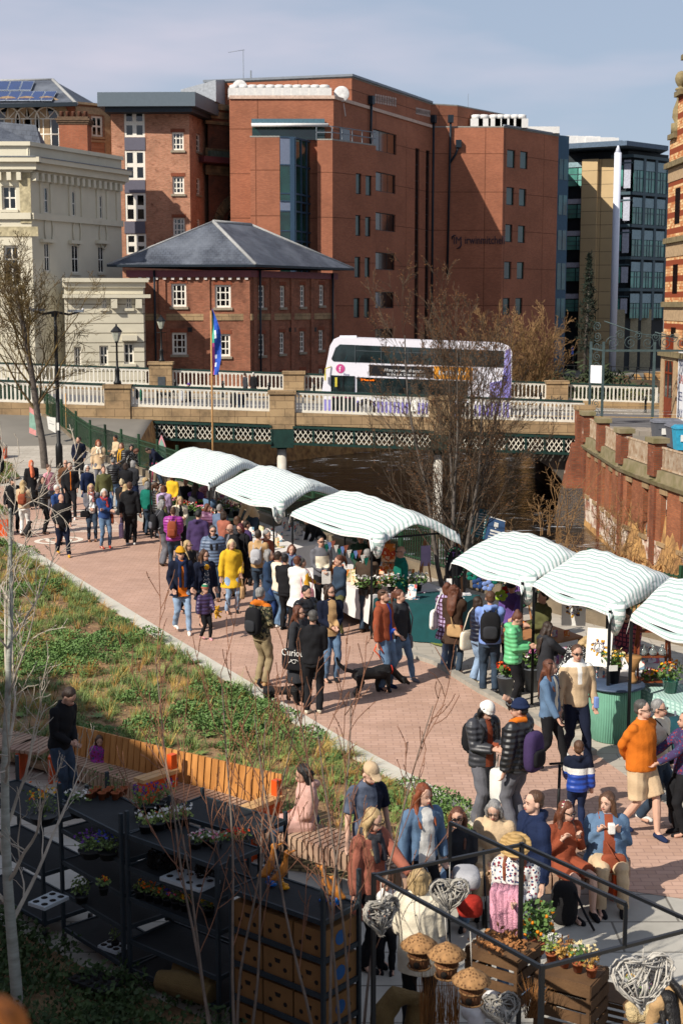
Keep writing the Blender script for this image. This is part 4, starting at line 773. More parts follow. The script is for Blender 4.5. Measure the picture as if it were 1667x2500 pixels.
# ================================================================ TREES
def rv(r,a=1): return Vector((r.gauss(0,a),r.gauss(0,a),r.gauss(0,a)))
class Wood:
 def __init__(s): s.paths = []; s.tips = []
 def grow(s,r,p,d,L,rad,lv,P):
  """one limb: a bent path, side limbs along it"""
  n = P['seg'][lv]; pts = [p.copy()]; rr = [rad]; d = d.normalized(); side = []
  for i in range(n):
   d = (d + rv(r,P['wob'][lv]) + Vector((0,0,P['up'][lv]))).normalized(); p = p + d * (L / n); pts.append(p.copy()); t = (i+1)/n
   rr.append(rad * (1 - t * P['tap'][lv])); side.append((p.copy(),d.copy(),t,rr[-1]))
  s.paths.append((pts,rr,lv))
  if lv + 1 >= P['levels']:
   s.tips.append((pts,d)); return
  k = P['kids'][lv]; k = r.randint(*k) if isinstance(k,tuple) else k
  for j in range(k):
   t = P['from'][lv] + (1 - P['from'][lv]) * (j + r.random()) / k; q = side[min(n-1,int(t*n))]
   pr = pts[min(n-1,int(t*n))].lerp(q[0],(t*n) % 1); a = r.uniform(*P['ang'][lv]); az = r.uniform(0,6.283) if lv else (j * 2.4 + r.uniform(-.5,.5))
   o = q[1].orthogonal().normalized(); o = Quaternion(q[1],az) @ o; nd = (q[1]*math.cos(a) + o*math.sin(a))
   s.grow(r,pr,nd,L * P['len'][lv] * r.uniform(.65,1.15) * (1.15 - .55*t),max(.0025,q[3] * P['thin'][lv]),lv+1,P)
 def mesh(s,lo,hi,sides,minr=0):
  V,Fq = [],[]; n = 0
  for pts,rr,lv in s.paths:
   if not lo <= lv <= hi: continue
   m = sides[lv]; P_ = np.array([tuple(p) for p in pts]); D = np.gradient(P_,axis=0); D /= np.linalg.norm(D,axis=1)[:,None] + 1e-9
   up = np.array([0,0,1.]) if abs(D[0][2]) < .8 else np.array([1.,0,0]); U = np.cross(D,up); U /= np.linalg.norm(U,axis=1)[:,None] + 1e-9; Wv = np.cross(D,U)
   a = np.arange(m) * 2 * np.pi / m; R_ = np.maximum(np.array(rr),minr)[:,None,None]
   ring = P_[:,None,:] + R_ * (np.cos(a)[None,:,None] * U[:,None,:] + np.sin(a)[None,:,None] * Wv[:,None,:])
   k = len(pts); V.append(ring.reshape(-1,3)); i = np.arange(k*m).reshape(k,m); j = np.roll(i,-1,1)
   Fq.append(np.stack([i[:-1],j[:-1],j[1:],i[1:]],-1).reshape(-1,4) + n); n += k*m
  return np.concatenate(V),np.concatenate(Fq)
def buds(W_,r,per,size,spread=.02,last=.7):
 V,Fq = [],[]; n = 0
 for pts,d in W_.tips:
  for _ in range(per):
   t = (1-last) + last*r.random(); i = t*(len(pts)-1); a = pts[int(i)].lerp(pts[min(len(pts)-1,int(i)+1)],i % 1) + rv(r,spread); s_ = size*r.uniform(.6,1.5); u = rv(r).normalized(); w = u.orthogonal().normalized(); q = u.cross(w)
   V += [a-u*s_,a+w*s_*.6,a+q*s_*.6,a+u*s_,a-w*s_*.6,a-q*s_*.6]; Fq += [(n,n+1,n+2),(n+3,n+2,n+1),(n,n+4,n+5),(n+3,n+5,n+4)]; n += 6
 return np.array([tuple(v) for v in V]),np.array(Fq)
def tree(name,label,loc,seed,P,H,rad,bark,twig,lean=(0,0),bud=None,group=None,kind=None,sides=(10,7,5,4,3,3),minr=.004,base=(Vector((0,0,0)),),ct=1,spread0=.0):
 r = random.Random(seed); w = Wood()
 for k in range(len(base)):
  d = Vector((lean[0],lean[1],1)) + (Vector((base[k].x,base[k].y,0)) * spread0)
  w.grow(r,Vector(loc) + base[k],d,H * (r.uniform(.85,1.05) if len(base) > 1 else 1),rad,0,P)
 t = thing(name,label,'tree' if kind is None else kind,loc,group); off = np.array(loc)
 V,Fq = w.mesh(0,ct-1,sides); mesh_obj('trunk',np_mesh('trunk',V-off,Fq,[bark],smooth=True),t)
 V,Fq = w.mesh(ct,9,sides,minr); c = mesh_obj('crown',np_mesh('crown',V-off,Fq,[twig],smooth=True),t)
 if bud:
  V,Fq = buds(w,r,*bud[1:]); mesh_obj('buds',np_mesh('buds',V-off,Fq,[bud[0]]),c)
 return t
bkA = mat('grey_bark','57504a',.9,var=.35,vs=7,bump=.6,bs=30); bkT = mat('brown_twigs','4c4034',.9,var=.35,vs=3,bump=0)
bkG = mat('olive_twigs','453728',.9,col2='6b5a34',vs=2.5,bump=0); budm = mat('orange_buds','7a5230',.8,var=.4,vs=4,bump=0)
lt_ = G('V',412,722); P1 = dict(levels=5,seg=[7,8,7,6,5],wob=[.04,.09,.11,.12,.14],up=[.02,.07,.05,.03,.02],tap=[.45,.8,.85,.9,.9],kids=[20,9,6,4,0],ang=[(.35,.8),(.35,.8),(.4,.9),(.4,.9),(0,1)],len=[.62,.55,.55,.5,1],thin=[.42,.55,.6,.6,1])
P1['from'] = [.28,.15,.15,.15,0]
tree('street_tree','large leafless street tree with dense brown twigs beside the lamp post on the left',lt_,5,P1,7.4,.16,bkA,bkG,sides=(10,6,4,3,3),minr=.0075)
ct_ = G('s',1105,1452); P2 = dict(levels=5,seg=[9,7,5,4,3],wob=[.05,.07,.09,.1,.12],up=[.05,.1,.08,.05,.03],tap=[.8,.85,.85,.9,.9],kids=[13,8,5,3,0],ang=[(.35,.78),(.3,.65),(.3,.65),(.3,.65),(0,1)],len=[.46,.5,.5,.5,1],thin=[.42,.55,.6,.6,1])
P2['from'] = [.08,.1,.1,.1,0]
bs_ = [Vector((.22*math.cos(a),.22*math.sin(a),0)) for a in (0,.9,2.1,3.3,4.4,5.4)] + [Vector((0,.02,0))]
tree('river_tree','many-stemmed leafless tree with orange buds standing between the stalls by the river fence',ct_,8,P2,5.9,.06,bkA,bkT,bud=(budm,3,.012,.01,.7),sides=(7,4,3,3,3),minr=.0035,base=bs_,spread0=.75,lean=(.02,0))
gold = mat('golden_twigs','7c6040',.9,var=.3,vs=2,bump=0)
for k,(zx,zy,Y,H,sd,lb) in enumerate((( 850,1300,97,8.0,3,'golden leafless willow behind the back end of the bus'),(905,1380,99,6.0,4,'smaller golden leafless willow right of the bus, nearer the embankment'),(760,1330,96,7.0,9,'golden leafless willow rising behind the rear windows of the bus'))):
 p = PY('Q',zx,1400,Y); P3 = dict(P2); P3.update(kids=[12,6,4,2,0],up=[.03,.05,.0,-.02,0]); tree('willow',lb,(p.x,Y,-2.2),sd,P3,H,.09,mat('willow_bark','6b5430',.9),gold,sides=(6,4,3,3,3),minr=.014,base=bs_[:5],spread0=1.0,group='leafless trees beyond the bridge')
cf = PY('Q',1120,1300,132); t = thing('conifer','small dark conifer in front of the pale stone pier','tree',(cf.x,132,0)); g = MB(); g.tube([(cf.x,132,0),(cf.x+.3,132,11.5)],[.22,.04],7); g.build('trunk',bkA,t)
V,Fq = [],[]; n = 0
for i in range(1500):
 z = 2.2 + 9.2*RD.random()**.8; rr = (1 - (z-2)/10.2)*1.6*(.45+.55*abs(math.sin(z*2.1))); a = RD.random()*6.28; q = rr*RD.random()**.5; c = np.array([cf.x+.2+q*math.cos(a),132+q*math.sin(a),z-.15*q]); u = np.array(rv(RD,.16)); w = np.array(rv(RD,.07)); V += [c-u,c+w,c+u]; Fq.append((n,n+1,n+2)); n += 3
mesh_obj('foliage',np_mesh('foliage',np.array(V)-np.array([cf.x,132,0]),Fq,[mat('conifer_needles','1b241b',.9,bump=0)]),t)
emb = brick('embankment_stone','4f4134','43382e','2c2620',.6,.3,.3,.4)
t = thing('embankment_wall','dark stone embankment wall with black railings beyond the bridge','wall',(26,118,0)); g = MB(); a,b = PY('T',560,250,128),PY('T',1420,215,112)
g.prism([(a.x-12,131),(b.x+6,109.5),(b.x+6,110.5),(a.x-12,132)],-5,.75); g.build('wall',emb,t); g = MB()
for z in (.95,1.35,1.75): g.beam((a.x-12,131.5,z),(b.x+6,110,z),.05,.05)
for i in range(30): u = i/29; g.beam((a.x-12+(b.x+18-a.x)*u,131.5-21.5*u,.7),(a.x-12+(b.x+18-a.x)*u,131.5-21.5*u,1.8),.07,.07)
g.build('railing',blk,t)
def shrub(name,label,c,r,n,m,seed,s=.09,group=None,cat='shrub',stems=True):
 q = random.Random(seed); V,Fq = [],[]; k = 0; c = Vector(c)
 cl = [(Vector((q.gauss(0,.45)*r[0],q.gauss(0,.45)*r[1],abs(q.gauss(.5,.35))*r[2])),q.uniform(.25,.5)) for _ in range(14)]
 for i in range(n):
  cc,cr_ = q.choice(cl); p = cc + Vector((q.gauss(0,1)*r[0],q.gauss(0,1)*r[1],q.gauss(0,1)*r[2]))*cr_*.5; p.z = max(.02,p.z); u = rv(q,s); w = u.orthogonal().normalized()*s*.5
  V += [p-u,p+w,p+u,p-w]; Fq.append((k,k+1,k+2,k+3)); k += 4
 t = thing(name,label,cat,c,group); mesh_obj('foliage',np_mesh('foliage',[tuple(v) for v in V],Fq,[m]),t)
 if stems:
  g = MB(); [g.tube([c,c + Vector((q.gauss(0,.3)*r[0],q.gauss(0,.3)*r[1],r[2]*.9))],[.03,.01],4) for _ in range(6)]; g.build('stems',bkT,t)
 return t
dg = mat('dark_ivy','2c3520',.9,var=.4,vs=1,bump=0); og = mat('olive_scrub','4c4a2a',.9,var=.4,vs=1,bump=0)
for k,(x,y,Y,r,m,lb) in enumerate(((700,330,112,(4,2,3),dg,'dark ivy mass against the embankment behind the far railing'),(1230,400,100,(3.2,1.5,1.9),og,'olive scrub behind the far railing near the sign'),(900,360,108,(5,1.5,2.2),dg,'low dark scrub along the embankment foot, centre'),(480,380,108,(3,2,3),dg,'dark scrub behind the rear of the bus'))):
 p = PY('T',x,y,Y); shrub('scrub',lb,(p.x,Y,-2.5),r,2600,m,20+k,.2,'scrub on the far river bank')
bw = Wood(); rr_ = random.Random(3)
PB = dict(levels=3,seg=[6,5,4],wob=[.16,.2,.2],up=[-.02,-.02,0],tap=[.6,.8,.8],kids=[6,3,0],ang=[(.4,1),(.4,1),(0,1)],len=[.5,.5,1],thin=[.6,.7,1]); PB['from'] = [.2,.2,0]
for i in range(150):
 x,y = rr_.uniform(6.3,14.5),rr_.uniform(32,58); bw.grow(rr_,Vector((x,y,-3.6 if y > 45 else -2.8)),Vector((rr_.gauss(0,.4),rr_.gauss(0,.4),1)),rr_.uniform(.7,2.2),.018,0,PB)
V,Fq = bw.mesh(0,9,(4,3,3),.008); T(mesh_obj('brambles',np_mesh('brambles',V,Fq,[gold])),'tangled dry brown brambles along the river bank at the foot of the brick wall','brambles',kind='stuff')
V,Fq = [],[]; k = 0
for i in range(5200):
 x,y = rr_.uniform(5,14.5),rr_.uniform(33,64); z = -4.9 + 1.9*math.exp(-(((x-10.2)/3.4)**2+((y-52)/9.5)**2)) + 1.6*math.exp(-(((x-11.5)/5)**2+((y-40)/8)**2)) + .06
 if z < -4.05: continue
 u = rv(rr_,.09); w = u.orthogonal().normalized()*.07; p = Vector((x,y,z+abs(u.z))); V += [p-u,p+w,p+u,p-w]; Fq.append((k,k+1,k+2,k+3)); k += 4
T(mesh_obj('dead_leaves',np_mesh('dead_leaves',[tuple(v) for v in V],Fq,[mat('dry_leaves','8a6238',.9,col2='b9946a',vs=3,bump=0)])),'pale brown dead leaves and rubble on the river bank','leaves',kind='stuff')
for k,(x,y) in enumerate(((300,1880),(130,1740),(1300,2000),(860,1960))):
 p = G('U',x,y,-3.7); P4_ = dict(PB); P4_.update(up=[.12,.05,0],kids=[7,4,0]); tree('bank_sapling',['tall thin leafless sapling on the bank beside the buttress','small bent leafless sapling at the water edge','leafless sapling below the whitewashed wall','leafless sapling under the mossy cornice'][k],p,60+k,P4_,(3.2,1.6,2.6,2.4)[k],.03,gold,gold,group='saplings on the river bank',sides=(5,4,3),minr=.009,base=bs_[:4],spread0=.6)
# ================================================================ RIVER FENCE
fgreen = mat('fence_green','1e3a26',.5,var=.2,vs=3)
fl_ = [(-19.4,80.5),(-13.0,68),(-7.5,56),(-1.9,43.4),(2.3,35.4),(5.3,30.3),(8.2,26.3),(11.2,22.3)]
fe_ = thing('river_fence','long dark green iron railing fence on a stone footing between the square and the river','fence',(2.3,35.4,0))
d_ = [0]; FP = [Vector((*p,0)) for p in fl_]
for i in range(len(FP)-1): d_.append(d_[-1] + (FP[i+1]-FP[i]).length)
def onf(s):
 for i in range(len(FP)-1):
  if s <= d_[i+1] or i == len(FP)-2: return FP[i].lerp(FP[i+1],(s-d_[i])/(d_[i+1]-d_[i]))
def fz(p): q = max(0,min(1,(p.y-64)/10)); return q*q*(3-2*q)*1.25
N_ = int(d_[-1]/2.55)
for k in range(N_):
 a,b = onf(k*2.55),onf((k+1)*2.55); za,zb = fz(a),fz(b); g = MB(); up = Vector((0,0,1)); dr = (b-a).normalized(); sd = Vector((-dr.y,dr.x,0))
 for s in (-.05,.05): g.box((a.x+dr.x*s,a.y+dr.y*s,za+.85),(.07,.07,1.5),math.atan2(dr.y,dr.x))
 g.build('post',fgreen,fe_); g = MB()
 for z in (.34,1.18,1.36): g.beam(a+up*(za+z),b+up*(zb+z),.035,.035)
 for j in range(1,21): q = a.lerp(b,j/21); z = za+(zb-za)*j/21; g.box((q.x,q.y,z+.84),(.022,.022,1.12),math.atan2(dr.y,dr.x))
 g.build('railing_panel',fgreen,fe_); g = MB(); g.hexa([(a-sd*.16)+up*(za-.25),(b-sd*.16)+up*(zb-.25),(b+sd*.16)+up*(zb-.25),(a+sd*.16)+up*(za-.25),(a-sd*.16)+up*(za+.27),(b-sd*.16)+up*(zb+.27),(b+sd*.16)+up*(zb+.27),(a+sd*.16)+up*(za+.27)]); g.build('stone_footing',mat('footing_stone','6e6251',.9,var=.3,vs=2,bump=.6),fe_)
# ================================================================ BUS
def bus():
 Y0 = 76.0; x0 = PY('s',786,1000,Y0).x; L = PY('s',1247,1000,Y0).x - x0; t = thing('bus','white double-decker bus with lilac skirt heading left across the bridge','bus',(x0,Y0,zst(x0)))
 P_ = lambda u,z,o=0.: Vector((x0+u,Y0+o,zst(x0+u)+z)); W_ = 2.5
 wh = mat('bus_white','d6d4dc',.35,var=.03,bump=0,spec=.5); li = mat('bus_lilac','6a62b0',.4,col2='9a94cc',vs=1.2,bump=0); gl_ = glass('bus_glass','1a2628',var=.8,vs=1.5); bk = mat('bus_black','141518',.5,bump=0)
 prof = [(.05,.95),(.0,1.4),(.12,2.2),(.42,3.75),(.62,4.1),(.95,4.26),(L-.5,4.26),(L-.15,4.12),(L,3.8),(L,.95)]
 g = MB(); g.ext([P_(u,z) for u,z in prof],(0,W_,0)); g.build('body',wh,t)
 g = MB(); g.ext([P_(u,z,.02) for u,z in ((.12,.3),(.05,.95),(L,.95),(L-.05,.3))],(0,W_-.04,0)); g.build('skirt',li,t)
 def pan(nm,m,poly,o=-.015,th=.02,par=None): g = MB(); g.ext([P_(u,z,o) for u,z in poly],(0,th,0)); return g.build(nm,m,par or t)
 R_ = lambda a,b,c,d: [(a,c),(b,c),(b,d),(a,d)]
 up = pan('upper_windows',gl_,[(.62,2.98),(.5,3.1),(.72,3.7),(.95,3.9),(L-.42,3.86),(L-.42,2.98)])
 g = MB()
 for u in (1.75,3.15,4.55,5.95,7.35,8.7): g.beam(P_(u,2.98,-.02),P_(u,3.88,-.02),.07,.03)
 g.beam(P_(1.75,3.6,-.022),P_(8.7,3.6,-.022),.02,.03); g.build('window_pillars',mat('pillar_grey','454c50',.5),up)
 lo = pan('lower_windows',gl_,R_(1.85,7.75,1.22,2.2)); g = MB()
 for u in (3.05,4.4,5.8,7.1): g.beam(P_(u,1.22,-.02),P_(u,2.2,-.02),.06,.03)
 g.build('window_pillars',bk,lo)
 g = MB()
 for u in (1.2,1.9,2.6,3.5,4.2,4.9,5.6,6.4,7.1): g.beam(P_(u,2.99,-.018),P_(u+.14,3.35,-.018),.05,.006)
 g.build('seat_backs',mat('seat_teal','2f6d72',.8),up)
 dr = pan('door',gl_,R_(.5,1.72,.4,2.25)); g = MB()
 for u in (.5,.9,1.12,1.72): g.beam(P_(u,.4,-.025),P_(u,2.25,-.025),.06,.04)
 g.build('door_frame',bk,dr); g = MB(); g.tube([P_(.6,1.1,-.04),P_(.85,1.05,-.04)],.02,5); g.tube([P_(1.2,1.1,-.04),P_(1.6,1.08,-.04)],.02,5); g.build('grab_rail',mat('pink_rail','a02a6a',.4),dr)
 g = MB(); g.ext([P_(.13,1.35,.25),P_(.43,2.85,.25),P_(.43,2.85,W_-.25),P_(.13,1.35,W_-.25)],(-.03,0,0)); g.build('windscreen',gl_,t)
 g = MB(); g.ext([P_(.46,3.0,.25),P_(.62,3.75,.25),P_(.62,3.75,W_-.25),P_(.46,3.0,W_-.25)],(-.04,0,0)); g.build('upper_windscreen',gl_,t)
 ad = pan('advert_panel',mat('advert_black','17171a',.5,bump=0),R_(2.5,5.9,2.3,2.88)); wt = mat('advert_white','d8d8d8',.6,bump=0); orr = mat('advert_orange','d08a20',.6,bump=0)
 ux = Vector((1,0,-.036))
 text('lettering','All my pensions, all together',.235,P_(3.3,2.56,-.03),ux,(0,0,1),wt,ad,.004,sx=.8); text('lettering','in one pot. Utter simplicity.',.235,P_(3.45,2.35,-.03),ux,(0,0,1),wt,ad,.004,sx=.8)
 a2 = pan('advert_panel',orr,R_(5.95,8.0,2.25,2.93)); g = MB(); [g.box(P_(6.25+.19*k,2.6,-.025),(.1,.01,(.26,.16,.2)[k % 3])) for k in range(8)]; g.build('print',wt,a2)
 ds = pan('destination_display',bk,R_(1.95,2.95,1.98,2.16)); text('lettering','20 Hemsworth',.15,P_(2.05,2.02,-.03),ux,(0,0,1),mat('led_orange','ff7a18',.5,bump=0,var=0,emit=1.2),ds,.004,sx=.8)
 pk = mat('logo_pink','b8457f',.5,bump=0); g = MB(); c = P_(.98,2.62,-.02)
 g.ext([c + Vector((.24*math.cos(a),0,.24*math.sin(a))) for a in [i*math.pi/10 for i in range(20)]],(0,.015,0)); lo_ = g.build('logo',pk,t)
 text('logo_letter','f',.42,c + Vector((-.08,-.01,-.16)),ux,(0,0,1),wt,lo_,.006); text('lettering','First',.17,P_(1.15,2.26,-.02),ux,(0,0,1),mat('logo_blue','3b3a78',.5),t,.004)
 pan('engine_cover',li,[(L-1.15,.95),(L-.02,.95),(L-.02,2.3),(L-.1,4.0),(L-.35,3.9),(L-.5,2.3),(L-1.15,2.15)],-.008)
 for u in (2.35,L-2.45):
  c = P_(u,.48,-.02); g = MB()
  for r_,o,m_ in ((.48,0,0),(.3,-.015,1)): g.ext([c + Vector((r_*math.cos(a),o,r_*math.sin(a))) for a in [i*math.pi/12 for i in range(24)]],(0,.3,0),m_)
  w = g.build('wheel',[mat('tyre','17171a',.9),mat('wheel_steel','9a9a9c',.4,.7)],t)
  g = MB(); g.tube([P_(u+.56*math.cos(a),.48+.56*math.sin(a),-.02) for a in [i*math.pi/10 for i in range(11)]],.04,5); g.build('wheel_arch',bk,t)
 g = MB(); g.box(P_(.75,1.9,-.1),(.12,.06,.5)); g.tube([P_(.5,2.7,-.02),P_(.2,2.6,-.25),P_(.18,2.3,-.25)],.03,5); g.box(P_(.18,2.15,-.25),(.08,.18,.35)); g.build('mirror',mat('mirror_yellow','c0b040',.5),t)
 g = MB(); g.box(P_(1.4,4.3,1.2),(.9,.8,.1)); g.build('roof_hatch',wh,t)
bus()
# ================================================================ STREET FURNITURE
def lantern(name,label,base,zt,group=None):
 t = thing(name,label,'street lamp',base,group); g = MB(); b = Vector(base); h = zt - b.z
 g.lathe(b,[(.2,0),(.2,.12),(.12,.2),(.11,h*.22),(.14,h*.24),(.06,h*.28),(.05,h-.95),(.08,h-.93),(.1,h-.85)],10); g.tube([b+Vector((-.3,0,h-1.1)),b+Vector((.3,0,h-1.1))],.02,5); g.build('post',blk,t)
 g = MB(); g.lathe(b,[(.11,h-.85),(.26,h-.4)],6,sm=False); g.build('lamp_glass',mat('lantern_glass','9a9d90',.2,spec=.8),t); g = MB(); g.lathe(b,[(.29,h-.4),(.3,h-.36),(.12,h-.16),(.05,h-.1),(.04,h)],6,sm=False); g.build('lamp_cap',blk,t)
a = PY('P',537,1470,NY); lantern('heritage_lamp','black heritage lantern on the near stone pier of the bridge',(a.x,NY,zst(a.x)+1.6),PY('P',537,1197,NY).z,'heritage lanterns on the bridge piers')
a = PY('P',738,1385,FY); lantern('heritage_lamp','black heritage lantern on the far stone pier with a plaque',(a.x,FY,zst(a.x)+2.02),PY('P',740,1155,FY).z,'heritage lanterns on the bridge piers')
b = G('V',546,718); t = thing('lamp_post','tall black lamp post with two outstretched arms beside the bare tree','street lamp',b); zt_ = PY('P',262,1142,b.y).z; g = MB()
g.lathe(b,[(.15,0),(.15,.9),(.12,1.0),(.085,1.05),(.075,zt_-b.z-1),(.06,zt_-b.z)],10); g.build('post',blk,t)
e1,e2 = PY('P',140,1134,b.y),PY('P',378,1138,b.y); g = MB(); top = Vector((b.x,b.y,zt_)); g.tube([e1,e1.lerp(top,.5)+Vector((0,0,-.12)),top,e2.lerp(top,.5)+Vector((0,0,-.12)),e2],[.03,.05,.06,.05,.03],6); g.box(top+Vector((0,0,-.12)),(.3,.1,.16)); g.build('arm',blk,t)
for e,s in ((e1,1),(e2,-1)): g = MB(); g.box(e+Vector((s*.28,0,.01)),(.62,.22,.1)); g.build('lamp_head',lead,t); g = MB(); g.ball(e+Vector((0,0,.06)),.07); g.build('sensor',wp,t)
g = MB(); q = b+Vector((0,-.095,1.75)); g.box(q,(.1,.02,.32)); g.build('notice',mat('white_paper','d0cec8',.7,var=.05),t)
def bollard(p,lb,i):
 g = MB(); g.lathe(p,[(.1,0),(.1,.1),(.07,.14),(.07,.78),(.1,.8),(.1,.85),(.07,.88),(.07,.97),(.03,1.02)],10); T(g.build('bollard',blk,loc=p),lb,'bollard','black bollards on the bridge pavements')
for i,(z,x,y,Y,lb) in enumerate((('R',1075,430,75.2,'near-side black bollard left of the striped flag pole'),('R',1425,440,75.2,'near-side black bollard just under the flag'),('R',1200,320,86.8,'far-side black bollard right of the plaque pier'),('R',1525,330,86.8,'far-side black bollard behind the flag pole'),
 ('S',300,485,86.8,'far-side black bollard right of the couple in dark coats'),('S',607,495,86.8,'far-side black bollard in front of the bus nose'),('T',605,540,86.8,'far-side black bollard left of the graffiti pier'),('T',612,700,75.2,'near-side black bollard behind the bus'),('T',868,700,75.2,'near-side black bollard next to the brick end pier'),('T',1310,600,86.8,'far-side black bollard in front of the striped building'))):
 p = PY(z,x,y,Y); bollard((p.x,Y,zst(p.x)+.13),lb,i)
t = thing('sign_frame','tall iron frame with wrought scrollwork and a white carpet shop sign at the bridge end','sign',(PY('T',1018,580,78).x,78,0)); g = MB()
xa,xb,xc = (PY('T',v,500,78).x for v in (948,1020,1362)); ztp = PY('T',1020,95,78).z; zb_ = PY('T',1020,155,78).z
gi = mat('grey_green_iron','39484a',.6,var=.2)
for x,y in ((xa,78.6),(xb,78),(xc,78)): g.beam((x,y,0),(x,y,ztp),.13,.13)
g.beam((xb,78,zb_),(xc+2.4,78,zb_),.1,.12); g.beam((xa,78.6,zb_+.1),(xb,78,zb_),.08,.08); g.build('post',gi,t); g = MB()
def scroll(c,r,s=1,ph=0,dx=Vector((1,0,0))): g.tube([Vector(c) + dx*(s*r*(1-k/26)*math.cos(k*.5+ph)) + Vector((0,0,r*(1-k/26)*math.sin(k*.5+ph))) for k in range(24)],.022,4)
for k in range(9): x = xb + .5 + k*.95; scroll((x,78,zb_+.42),.38,1 if k % 2 else -1,.6*k); scroll((x+.4,78,zb_+.85-.05*k),.26,-1,k)
g.tube([(xb,78,zb_+1.6),(xb+2,78,zb_+.9),(xb+4,78,zb_+.7),(xc,78,zb_+1.0)],.03,5); dxx = Vector((xb-xa,-.6,0)).normalized()
for k in range(5): scroll(((xa+xb)/2,78.3,zb_-.9+k*.55),.27,1 if k % 2 else -1,k*1.3,dxx)
for k in range(2): scroll(((xa+xb)/2,78.3,.9+k*.5),.27,1,k,dxx)
g.build('scrollwork',gi,t); g = MB(); p0,p1 = Vector((xa,78.45,0)),Vector((xb,77.9,0)); z0_,z1_ = PY('T',975,375,78.2).z,PY('T',975,255,78.2).z
g.hexa([p0+Vector((0,.05,z0_)),p1+Vector((0,.05,z0_)),p1+Vector((0,.12,z0_)),p0+Vector((0,.12,z0_)),p0+Vector((0,.05,z1_)),p1+Vector((0,.05,z1_)),p1+Vector((0,.12,z1_)),p0+Vector((0,.12,z1_))]); bo = g.build('sign_board',MATS['white_board'],t)
for k,(s,c) in enumerate((('CUT PRICE','sign_blu'),('CARPETS','sign_blu'),('ROLL ENDS','sign_redt'),('ANY ROOM','sign_blu'),('SIZE','sign_blu'))): text('lettering',s,.15,p0 + Vector((.04,.02,z1_-.17-k*.18)),p1-p0,(0,0,1),MATS[c],bo,.008,sx=.62)
def bin_(x,Y,lb,m,sc_=1.):
 t = thing('wheelie_bin',lb,'bin',(x,Y,.02),'large wheeled bins by the river wall'); g = MB(); c = Vector((x,Y,0)); w,d = .68*sc_,.52*sc_
 pr = lambda k,z: [(x-w*k,Y-d*k,z),(x+w*k,Y-d*k,z),(x+w*k,Y+d*k,z),(x-w*k,Y+d*k,z)]
 g.hexa(pr(.85,.2) + pr(1,1.15)); g.box((x,Y-d*.96,.9),(w*1.5,.05,.06)); g.build('body',m,t); g = MB(); g.hexa(pr(1.07,1.16) + pr(1.02,1.24)); g.hexa(pr(.98,1.242) + pr(.8,1.33)); g.build('lid',mat(m.name+'_lid','60626a' if 'grey' in m.name else '2b7f9d',.6),t)
 g = MB(); [g.lathe((x+sx*w*.7,Y+sy*d*.7,.02),[(.09,0),(.09,.16)],8) for sx in (-1,1) for sy in (-1,1)]; g.build('castors',blk,t); g = MB(); g.box((x-w*.3,Y-d*1.0,.75),(.3,.02,.3)); g.build('sticker',MATS['white_paper'],t)
gb_ = mat('grey_bin','55575d',.6,var=.1)
p = G('T',1400,770,.05); bin_(p.x,68.8,'grey wheeled bin furthest left, half behind the next one',gb_); p = G('T',1500,800,.05); bin_(p.x,66.4,'grey wheeled bin in the middle with a white sticker',gb_,1.05); bin_(PY('T',1588,760,65).x,65.2,'blue wheeled bin at the right edge of the picture',mat('blue_bin','2f8fae',.5),.8)
def flagpole(z,x,yt,yb,Y,lb,cloth=None):
 a,b = PY(z,x,yt,Y),PY(z,x,yb,Y); t = thing('flag_pole',lb,'flag',(b.x,Y,max(0,b.z))); g = MB(); g.tube([(a.x,Y,0),(a.x,Y,a.z)],.03,6); g.build('pole',mat('bamboo','a07a4e',.8,var=.2,vs=9),t); return t,a
t,a = flagpole('P',962,1135,1600,44.5,'tall feather flag in blue, green and pink on a bamboo pole above the far stall')
cols = [('flag_green','3f9c80'),('flag_blue','2248a0'),('flag_pink','b8508a'),('flag_white','c5ccd8')]; g = MB(); N = 16; hh = a.z - PY('P',962,1425,44.5).z
for i in range(N):
 u0,u1 = i/N,(i+1)/N; w = lambda u: .27*math.sin(min(1,u*2.2)*math.pi/2)*(1-.35*max(0,u-.75)*4); f2 = lambda u,k: Vector((a.x+.03+w(u)*k,44.5+.07*math.sin(u*9+k*3),a.z-.02-u*hh+.1*k*(1-u)))
 for j in range(4):
  k0,k1 = j/4,(j+1)/4; mi = 1 if k0 >= .25 or (i % 5 in (1,2) and j) else (0 if i < 8 else 2); mi = 3 if (i in (5,6,11,13) and j == 1) else mi
  g.quad(f2(u0,k0),f2(u1,k0),f2(u1,k1),f2(u0,k1),mi)
g.build('flag',[mat(n_,c,.8,var=.1) for n_,c in cols],t,uv=False)
t,a = flagpole('V',601,40,520,G('V',601,525).y,'bare bamboo pole tied to the fence beside the lamp post')
def banner(name,lb,pts,m,lines,lm_,cat='banner',group=None):
 c = sum((Vector(p) for p in pts),Vector())/4; t = thing(name,lb,cat,pts[0],group); n_ = (pts[1]-pts[0]).cross(pts[3]-pts[0]).normalized(); n_ = n_ if n_.y < 0 else -n_
 g = MB(); g.ext(pts,-n_*.02); o = g.build('sheet',m,t); g = MB()
 for u0,v0,u1,v1 in lines:
  f2 = lambda u,v: pts[0].lerp(pts[1],u).lerp(pts[3].lerp(pts[2],u),v) + n_*.004
  g.quad(f2(u0,v0),f2(u1,v0),f2(u1,v1),f2(u0,v1))
 g.build('print',lm_,o,uv=False); return t
Yf = 66.5; F4 = lambda z,q,Y: [PY(z,*p,Y) for p in q]
banner('poster','pink and green printed panel hung on the fence left of the tree trunk',F4('V',[(270,400),(333,425),(325,200),(272,160)],67.2),mat('poster_green','7fa091',.8),[(0,0,1,.22),(0,.8,1,1)],mat('poster_pink','c98a86',.8),group='panels hung on the river fence')
